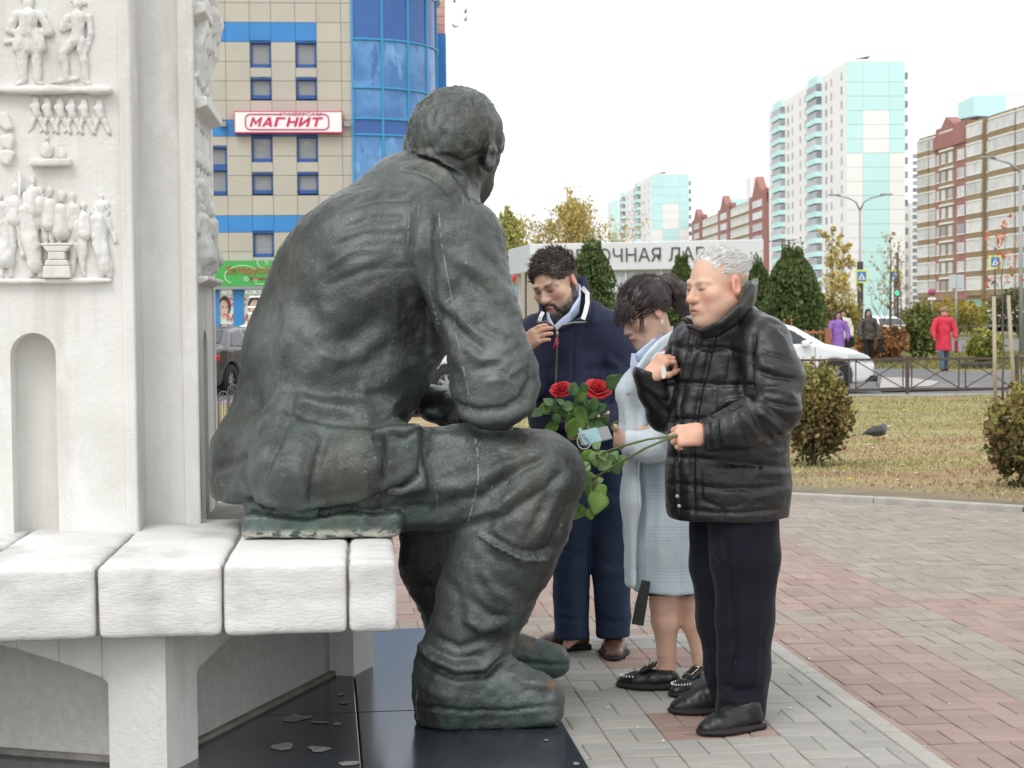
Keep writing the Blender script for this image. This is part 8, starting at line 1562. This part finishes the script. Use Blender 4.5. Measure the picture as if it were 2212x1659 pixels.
for sh, (hx, hy), (tx, ty) in ((sh1, (1466, 1488), (1336, 1484)), (sh2, (1540, 1490), (1455, 1506))):
    h_, t_ = G(hx, hy, 0), G(tx, ty, 0); d = (t_ - h_); L_ = np.linalg.norm(d); d /= L_; s_ = np.array([d[1], -d[0], 0]); up = UP * .85 + d * .5; up /= np.linalg.norm(up); fwd_ = np.cross(s_, up); fwd_ = fwd_ if fwd_ @ d > 0 else -fwd_; c = h_ + d * L_ * .52 + UP * .088
    S = SDF(c - .1, c + .1, .006); S.rbox(c - up * .008, (.040, .032, .008), .007, 0, M=np.stack([fwd_, s_, up], 1)); P, F = S.skin(); q = link('tongue', mesh_np('tongue', P, F), sh); setmats(q, m_shoe); q.matrix_parent_inverse = Matrix()
    b = MB(); a_, e_ = .024, .020; b.tube([c + fwd_ * x * a_ + s_ * y * e_ + up * .004 for x, y in ((-1, -1), (1, -1), (1, 1), (-1, 1), (-1, -1))], .003, 5); q = b.build('buckle', m_buck, sh); q.matrix_parent_inverse = Matrix()
    b = MB()
    for k in range(14): a = math.pi * (k / 13 - .5); p = h_ + d * (L_ * .74 + .055 * math.cos(a)) + s_ * .036 * math.sin(a) + UP * .050; b.lathe([(.001, .0035), (.0026, .002), (.003, -.003)], c=p, n=6)
    q = b.build('studs', m_stud, sh, kind='stuff'); q.matrix_parent_inverse = Matrix()
# phone wrapped in a pale blue paper mask, held in her hand
ph = thing('phone', 'grey phone wrapped in a pale blue face mask in the woman\'s hand', 'phone', tuple(V_(1290, 945, 6.34))); m_mask = mat('mask_blue', (0.33, 0.52, 0.58), (0.40, 0.58, 0.64), scale=12, rough=.85); a_, c_ = V_(1318, 934, 6.405), V_(1252, 950, 6.385); ax = (c_ - a_) / np.linalg.norm(c_ - a_); nn = np.array([.1, -.75, .65]); nn -= ax * (nn @ ax); nn /= np.linalg.norm(nn); yy = np.cross(nn, ax)
MB().box((a_ + c_) / 2, (np.linalg.norm(c_ - a_), .062, .009), ax=(ax, yy, nn)).build('case', m_grey, ph, bevel=.003); MB().box((a_ * .35 + c_ * .65) + nn * .001, (np.linalg.norm(c_ - a_) * .6, .068, .014), ax=(ax, yy, nn)).build('mask_sheet', m_mask, ph, bevel=.004)
MB().tube([V_(1262 + 15 * math.cos(t), 953 + 17 * math.sin(t), 6.29) for t in np.linspace(.3, 6.2, 18)], .0022, 5).build('ear_loop', m_wstripe, ph); ribbon(ph, 'mask_edge', m_mask, [V_(1252, 925, 6.31), V_(1262, 945, 6.29), V_(1274, 958, 6.30)], .012)

# ---- people farther off
def walker(label, px, pyf, d, h, coat, coat_len, trous, shoes, hair, skin=(.55, .33, .25), hat=None, step=.18, arm=(.1, -.1), mask=None, wide=1.0, hairlen=.0, bag=None, yaw=0.0, z=None, texture=.006):
    f = G(px, pyf, Z_ROAD + .02) if z is None else W(px, pyf, d); f = np.array([W(px, pyf, d)[0], d, Z_ROAD + .03]); t = thing('person', label, 'person', tuple(f), 'people walking on the path'); k = h / 1.68; Mr = rotm(yaw); A = lambda x, y, z: f + (Mr @ np.array([x, y, z])) * k
    lo, hi = f + np.array([-.6, -.6, -.02]), f + np.array([.6, .6, h + .12]); vox = .018
    def S_(): return SDF(lo, hi, vox)
    B = S_(); B.ell(A(0, 0, 1.58), np.array([.078, .095, .115]) * k, .02); B.chain([(A(0, 0, 1.48), .05 * k), (A(0, .02, 1.36), .055 * k)], .02); B.ell(A(0, -.095, 1.565), (.015, .02, .025), .01); B.chain([(A(0, .01, 1.33), .10 * k), (A(0, .02, 1.0), .12 * k)], .03)
    hands = []
    for s_, sw in zip((1, -1), arm):
        el = A(s_ * .26 * wide, .02 - sw * .4, 1.12); wr = A(s_ * .25 * wide, -.06 - sw, .90 + abs(sw) * .25); B.chain([(A(s_ * .17 * wide, .02, 1.38), .05), (el, .04), (wr, .03)], .02); B.ell(wr + np.array([0, -.01, -.05]), (.028, .035, .05), .02); hands.append((el, wr))
        B.chain([(A(s_ * .08, 0, .95), .07), (A(s_ * .09, s_ * step * .35 - .03, .5), .05), (A(s_ * .09, s_ * step, .08), .04)], .02)
    P, F = B.skin(); P = relax(P, F, 1); C = np.repeat(np.array(skin)[None], len(P), 0); L = (P - f) @ Mr / k
    ey = (np.abs(np.abs(L[:, 0]) - .03) < .016) & (np.abs(L[:, 2] - 1.595) < .014) & (L[:, 1] < -.04); C[ey] = (.12, .08, .06); mo = (np.abs(L[:, 0]) < .026) & (np.abs(L[:, 2] - 1.52) < .012) & (L[:, 1] < -.05); C[mo] = (.42, .16, .14)
    me = mesh_np('body', P, F); set_col(me, C); o = link('body', me, t); setmats(o, m_skin)
    Cz_ = 1.40 - coat_len; K = S_(); K.chain([(A(0, .02, 1.33), .135 * k * wide), (A(0, .02, 1.1), .15 * k * wide), (A(0, .02, Cz_ - .1), .205 * k * wide)], .04, sq=((0, 1, 0), .98)); K.chain([(A(-.155 * wide, .02, 1.36), .075), (A(0, .02, 1.40), .08), (A(.155 * wide, .02, 1.36), .075)], .04); K.chain([(A(0, .01, 1.42), .07), (A(0, .01, 1.46), .065)], .02)
    for (el, wr), s_ in zip(hands, (1, -1)): K.chain([(A(s_ * .17 * wide, .02, 1.36), .078 * wide), (el, .068 * wide), (wr, .052)], .02)
    K.cut_below(f[2] + Cz_ * k); garment(K, 'coat', coat, t, amp=texture, fr=(9, 9, 12), seed=int(px), ridge=.006, rfr=(8, 8, 12), it=1)
    T2 = S_()
    for s_ in (1, -1): T2.chain([(A(s_ * .075, 0, .95), .095 * k), (A(s_ * .088, s_ * step * .35 - .03, .5), .068 * k), (A(s_ * .09, s_ * step, .10), .055 * k)], .015)
    garment(T2, 'trousers', trous, t, amp=.004, seed=4, it=1)
    for s_ in (1, -1):
        Sh = S_(); p = A(s_ * .09, s_ * step, .045); Sh.chain([(p + np.array([0, .04, 0]), .042), (p + np.array([s_ * .02, -.12, -.005]), .036)], .01); Sh.cut_below(f[2] + .002); P, F = Sh.skin(); o = link('shoe', mesh_np('shoe', P, F), t); setmats(o, shoes)
    Hs = S_()
    if hat is None: Hs.ell(A(0, .02, 1.615), np.array([.092, .105, .105]) * k, .01); Hs.ell(A(0, -.10, 1.55), np.array([.062, .07, .09]) * k, .02, 's')
    else: Hs.ell(A(0, .01, 1.665), np.array([.100, .115, .075]) * k, .01); Hs.rbox(A(0, .01, 1.635), np.array([.098, .11, .03]) * k, .028, .01)
    if hairlen: Hs.chain([(A(0, .07, 1.58), .08), (A(.06, .07, 1.58 - hairlen), .065)], .02); Hs.chain([(A(.075, .03, 1.58), .03), (A(.12, -.02, 1.50 - hairlen), .045)], .02); Hs.chain([(A(-.075, .03, 1.58), .03), (A(-.10, 0, 1.52 - hairlen * .6), .035)], .02)
    garment(Hs, 'hat' if hat is not None else 'hair', hat or hair, t, amp=.004, fr=(30, 30, 20), seed=3, it=1)
    if hat is not None and hair is not None: pass
    if mask is not None: Ms = S_(); Ms.ell(A(0, -.045, 1.525), np.array([.072, .072, .055]) * k, .01); garment(Ms, 'face_mask', mask, t, amp=.002, it=1)
    if bag: 
        Bs = S_(); c = A(*bag[0]); Bs.rbox(c, bag[1], .03); P, F = Bs.skin(); bg = thing('bag', bag[2], 'bag', tuple(c)); o = link('bag_body', mesh_np('bag_body', P, F), bg); setmats(o, bag[3]); MB().tube([c + np.array([-.05, 0, bag[1][2]]), c + np.array([0, 0, bag[1][2] + .14]), c + np.array([.05, 0, bag[1][2]])], .012, 5).build('strap', bag[3], bg)
    return t
m_lilac = mat('lilac_coat', (0.25, 0.11, 0.42), (0.30, 0.15, 0.47), scale=5, rough=.7); m_oliv = mat('olive_puffer', (0.045, 0.042, 0.030), (0.065, 0.06, 0.045), scale=5, rough=.5); m_redc = mat('red_coat', (0.60, 0.025, 0.055), (0.66, 0.04, 0.075), scale=4, rough=.6); m_cream = mat('cream_jacket', (0.66, 0.64, 0.56), rough=.8); m_blk = mat('black_cloth', (0.012, 0.012, 0.014), rough=.8); m_bjean = mat('light_denim', (0.07, 0.11, 0.17), (0.09, 0.14, 0.21), scale=6, rough=.85); m_hat = mat('knit_hat', (0.24, 0.17, 0.10), (0.30, 0.22, 0.14), scale=30, rough=.95); m_pinkm = mat('pink_mask', (0.72, 0.25, 0.30), rough=.8); m_wshoe = mat('pale_trainer', (0.5, 0.48, 0.46), rough=.7); m_bagr = mat('patterned_bag', (0.45, 0.04, 0.04), (0.04, 0.03, 0.03), scale=14, lo=.45, hi=.55, rough=.6)
walker('person in a cream jacket half hidden behind the lilac coat', 1821, 790, 52.5, 1.70, m_cream, .62, m_blk, m_blk, m_blk, hat=None, arm=(.05, .05))
walker('woman in a lilac coat walking behind the orange fence with a black bag', 1811, 792, 49.5, 1.63, m_lilac, .78, m_blk, m_blk, m_blk, hairlen=.12, arm=(.05, .12), wide=1.08, bag=((.33, -.05, .80), (.13, .06, .15), 'black bag on the arm of the lilac coat', m_blk))
walker('woman in an olive padded jacket and black trousers with long dark hair', 1876, 789, 50.8, 1.70, m_oliv, .60, m_blk, m_wshoe, m_blk, hairlen=.30, arm=(.02, .16), step=.14, texture=.012, wide=1.06, bag=((.36, -.05, .62), (.07, .05, .22), 'thin dark shopping bag in the hand of the olive jacket', m_blk))
walker('woman in a red coat and brown knitted hat with a pink mask, walking in jeans', 2039, 803, 46.0, 1.70, m_redc, .84, m_bjean, m_blk, m_blk, hat=m_hat, mask=m_pinkm, arm=(.06, .06), step=.2, wide=1.12, bag=((.33, -.02, .66), (.05, .04, .17), 'red patterned bag in the hand of the red coat', m_bagr))
# ------------------------------------------------------------------ red roses and the bare stems
m_petal = mat('rose_petal', (0.52, 0.008, 0.018), (0.66, 0.02, 0.03), scale=30, rough=.55, spec=.3, sheen=.2); m_stem = mat('rose_stem_green', (0.10, 0.15, 0.05), (0.16, 0.16, 0.07), scale=30, rough=.6)
m_rleaf = mat('rose_leaf_dark', (0.055, 0.13, 0.035), (0.085, 0.18, 0.055), scale=25, rough=.42, spec=.4, bump=.0008, bscale=160, rnd=.25); m_pleaf = mat('rose_leaf_pale', (0.17, 0.26, 0.10), (0.23, 0.32, 0.14), scale=25, rough=.6, spec=.25, bump=.0006, bscale=160, rnd=.15); m_yleaf = mat('rose_leaf_bright', (0.115, 0.22, 0.035), (0.155, 0.27, 0.055), scale=25, rough=.5, bump=.0006, bscale=160)
def sheet_np(name, fn, nu, nv, m, par):
    U = np.linspace(-1, 1, nu); Vv = np.linspace(0, 1, nv); P_ = np.array([fn(u, v) for v in Vv for u in U]); F = [(j * nu + i, j * nu + i + 1, (j + 1) * nu + i + 1, (j + 1) * nu + i) for j in range(nv - 1) for i in range(nu - 1)]
    o = link(name, mesh_np(name, P_, F), par); setmats(o, m); s_ = o.modifiers.new('thick', 'SOLIDIFY'); s_.thickness = .0012; return o
def basis(axis):
    a = np.asarray(axis, float); a /= np.linalg.norm(a); x = np.cross(a, (0.3, 1, 0)); x /= np.linalg.norm(x); return x, np.cross(a, x), a
def bloom(t, c, axis, R0, seed):
    rg = random.Random(seed); x, y, a = basis(axis); c = np.asarray(c)
    for layer, (rad, n, wdt, hgt, flare) in enumerate(((.10, 2, 1.5, .62, -.03), (.20, 3, 1.15, .66, .0), (.32, 4, .95, .68, .05), (.46, 5, .85, .66, .12), (.60, 5, .85, .60, .22), (.74, 6, .75, .50, .34))):
        for k in range(n):
            th = 2 * math.pi * (k + .5 * (layer % 2)) / n + rg.uniform(-.15, .15); ro = rg.uniform(.93, 1.07); ph = rg.uniform(0, 6)
            def fn(u, v, th=th, rad=rad, wdt=wdt, hgt=hgt, flare=flare, ro=ro, ph=ph):
                w = wdt * (1 - .35 * (1 - v) ** 2) * math.sqrt(max(0.02, 1 - .55 * max(0, v - .45) ** 1.5 * 2)); an = th + u * w; r = R0 * (rad * (.30 + .70 * math.sin(min(1, v * 1.25) * math.pi / 2)) + flare * v ** 3 + .05 * v * math.cos(3 * u + ph) + .03 * (1 - u)) * ro
                z = R0 * (-.38 + hgt * 1.25 * v * (1 - .12 * u * u * v) - flare * .55 * v ** 4 - .05 * layer * v); return c + x * r * math.cos(an) + y * r * math.sin(an) + a * z
            sheet_np('petal', fn, 7, 6, m_petal, t)
    for k in range(5):
        an = 6.28 * k / 5
        sheet_np('sepal', lambda u, v, an=an: c + (x * math.cos(an) + y * math.sin(an)) * R0 * (.15 + .55 * v) + (y * math.cos(an) - x * math.sin(an)) * u * R0 * .13 * (1 - v) - a * R0 * (.40 + .15 * v), 3, 4, m_stem, t)
def rose_leaf(t, c, L_, tip, nrm, m, wid=.36):
    d = np.asarray(tip, float); d /= np.linalg.norm(d); n = np.asarray(nrm, float); n -= d * (n @ d); n /= np.linalg.norm(n); s_ = np.cross(d, n); c = np.asarray(c); cu = random.uniform(-.12, .25); fo = random.uniform(.1, .35)
    def fn(u, v):
        w = wid * L_ * math.sin(math.pi * min(1, v ** .75 * .97 + .03)) ** .8 * (1 + .06 * math.sin(v * 40)); return c + d * L_ * (v - .5) + s_ * u * w + n * (-cu * L_ * (v - .4) ** 2 * 2 + fo * w * abs(u) - .02 * L_ * math.sin(v * 19) * abs(u))
    return sheet_np('leaf', fn, 5, 9, m, t)
def place_leaf(t, px, py, d, size, ang, m, tilt=.5, wid=.36):
    """leaf centred on a sight line, size = half length in px, ang = direction of its tip in the picture plane (degrees, 90 = up)"""
    c = W(px, py, d + random.uniform(-.05, .05)); L_ = 2 * size * d / FPX; tip = CR * math.cos(R(ang)) + CU * math.sin(R(ang)) + CF * random.uniform(-.35, .35); n = -CF + CR * random.uniform(-tilt, tilt) + CU * (random.uniform(-.2, tilt) + .25); return rose_leaf(t, c, L_, tip, n, m, wid), c
db_ = 6.72
r1 = thing('rose', 'smaller left red rose held in front of the navy jacket', 'rose', tuple(W(1240, 930, db_)), 'red roses held by the bearded man'); r2 = thing('rose', 'larger right red rose held in front of the navy jacket', 'rose', tuple(W(1262, 930, db_)), 'red roses held by the bearded man')
def stem(t, pts, r=.0035):
    MB().tube([W(*p) for p in pts], r, 7).build('stem', m_stem, t)
    return [W(*p) for p in pts]
bloom(r1, W(1213, 838, db_), (-.15, -.62, .78), 23 * db_ / FPX, 3); bloom(r2, W(1292, 836, db_), (.10, -.60, .80), 29 * db_ / FPX, 5)
stem(r1, [(1213, 845, db_ + .02), (1222, 872, db_ + .04), (1236, 905, db_ + .04), (1248, 945, db_ + .02), (1256, 985, db_)]); stem(r2, [(1292, 848, db_ + .03), (1284, 880, db_ + .05), (1268, 915, db_ + .04), (1254, 950, db_ + .03), (1246, 990, db_)])
up_leaves = [(1175, 884, 17, 200), (1184, 868, 14, 140), (1160, 893, 16, 215), (1200, 884, 13, 120), (1191, 922, 16, 190), (1201, 906, 13, 250), (1218, 890, 14, 60), (1239, 840, 17, 80), (1256, 853, 19, 50), (1262, 836, 12, 110), (1328, 824, 22, 40), (1224, 878, 16, 170), (1255, 898, 22, 300), (1281, 893, 19, 20), (1283, 872, 17, 70), (1288, 918, 22, 340), (1241, 927, 26, 240), (1306, 906, 15, 60), (1335, 923, 17, 340), (1268, 872, 13, 120), (1231, 905, 15, 280), (1246, 875, 15, 200), (1300, 880, 13, 30), (1210, 868, 10, 150), (1258, 940, 22, 270)]
for k, (px, py, sz, an) in enumerate(up_leaves):
    t = r1 if px < 1245 else r2; o, c = place_leaf(t, px, py, db_ - .06, sz, an, m_rleaf if k % 4 else m_yleaf, .6, .40); q = W(1235, 900, db_ + .03) if t is r1 else W(1275, 895, db_ + .04)
    if k % 2 == 0: MB().tube([q, (q + c) / 2 + CF * .03, c], .0016, 5).build('leaf_stalk', m_stem, t)
s1 = thing('long_rose', 'upper long thorny rose stem in the fist of the grey haired man', 'rose', tuple(W(1400, 950, 5.75)), 'rose stems held by the grey haired man'); s2 = thing('long_rose', 'lower rose stem with pale hanging leaves in the fist of the grey haired man', 'rose', tuple(W(1400, 960, 5.75)), 'rose stems held by the grey haired man')
stem(s1, [(1490, 938, 5.71), (1452, 942, 5.67), (1400, 949, 5.70), (1355, 961, 5.82), (1310, 976, 5.98), (1272, 988, 6.12), (1245, 1000, 6.20)], .0042); stem(s2, [(1490, 941, 5.71), (1450, 945, 5.67), (1395, 968, 5.72), (1340, 999, 5.86), (1300, 1023, 6.0), (1272, 1042, 6.10), (1250, 1062, 6.2)], .0042)
for k in range(9):
    t, a, b_ = (s1, (1452, 942, 5.62), (1310, 976, 5.98)) if k % 2 else (s2, (1450, 945, 5.62), (1300, 1023, 6.0)); f = random.uniform(.1, .95); p = W(*[a[i] + (b_[i] - a[i]) * f for i in range(3)]); MB().tube([p, p + CU * .006 * random.choice((1, -1)) + CR * .003], [.0016, .0003], 4).build('thorn', m_stem, t)
for px, py, sz, an, m_, t in ((1271, 990, 20, 250, m_yleaf, s1), (1288, 992, 19, 265, m_pleaf, s1), (1290, 962, 11, 40, m_pleaf, s1), (1304, 985, 13, 290, m_pleaf, s1), (1305, 1006, 18, 215, m_pleaf, s1), (1343, 995, 13, 330, m_pleaf, s1), (1268, 1041, 24, 255, m_pleaf, s2), (1291, 1038, 14, 15, m_pleaf, s2), (1279, 1062, 17, 200, m_yleaf, s2), (1290, 1086, 27, 262, m_yleaf, s2), (1300, 1060, 15, 300, m_yleaf, s2), (1248, 1106, 20, 240, m_yleaf, s2), (1326, 985, 15, 60, m_rleaf, s1), (1330, 1008, 20, 290, m_rleaf, s1), (1262, 1010, 15, 230, m_pleaf, s1), (1276, 1110, 15, 280, m_yleaf, s2)):
    o, c = place_leaf(t, px, py, 6.04, sz, an, m_, .35, .44); q = W(1300, 980, 6.0) if t is s1 else W(1288, 1032, 6.04)
    MB().tube([q, (q + c) / 2 + CF * .015, c], .0016, 5).build('leaf_stalk', m_stem, t)
tis = ribbon(None, 'tissue', m_wstripe, [W(1431, 790, 5.88), W(1434, 803, 5.88), W(1433, 817, 5.88)], [.014, .018, .010]); tag(tis, 'small white folded tissue in the raised fist of the grey haired man', 'tissue')
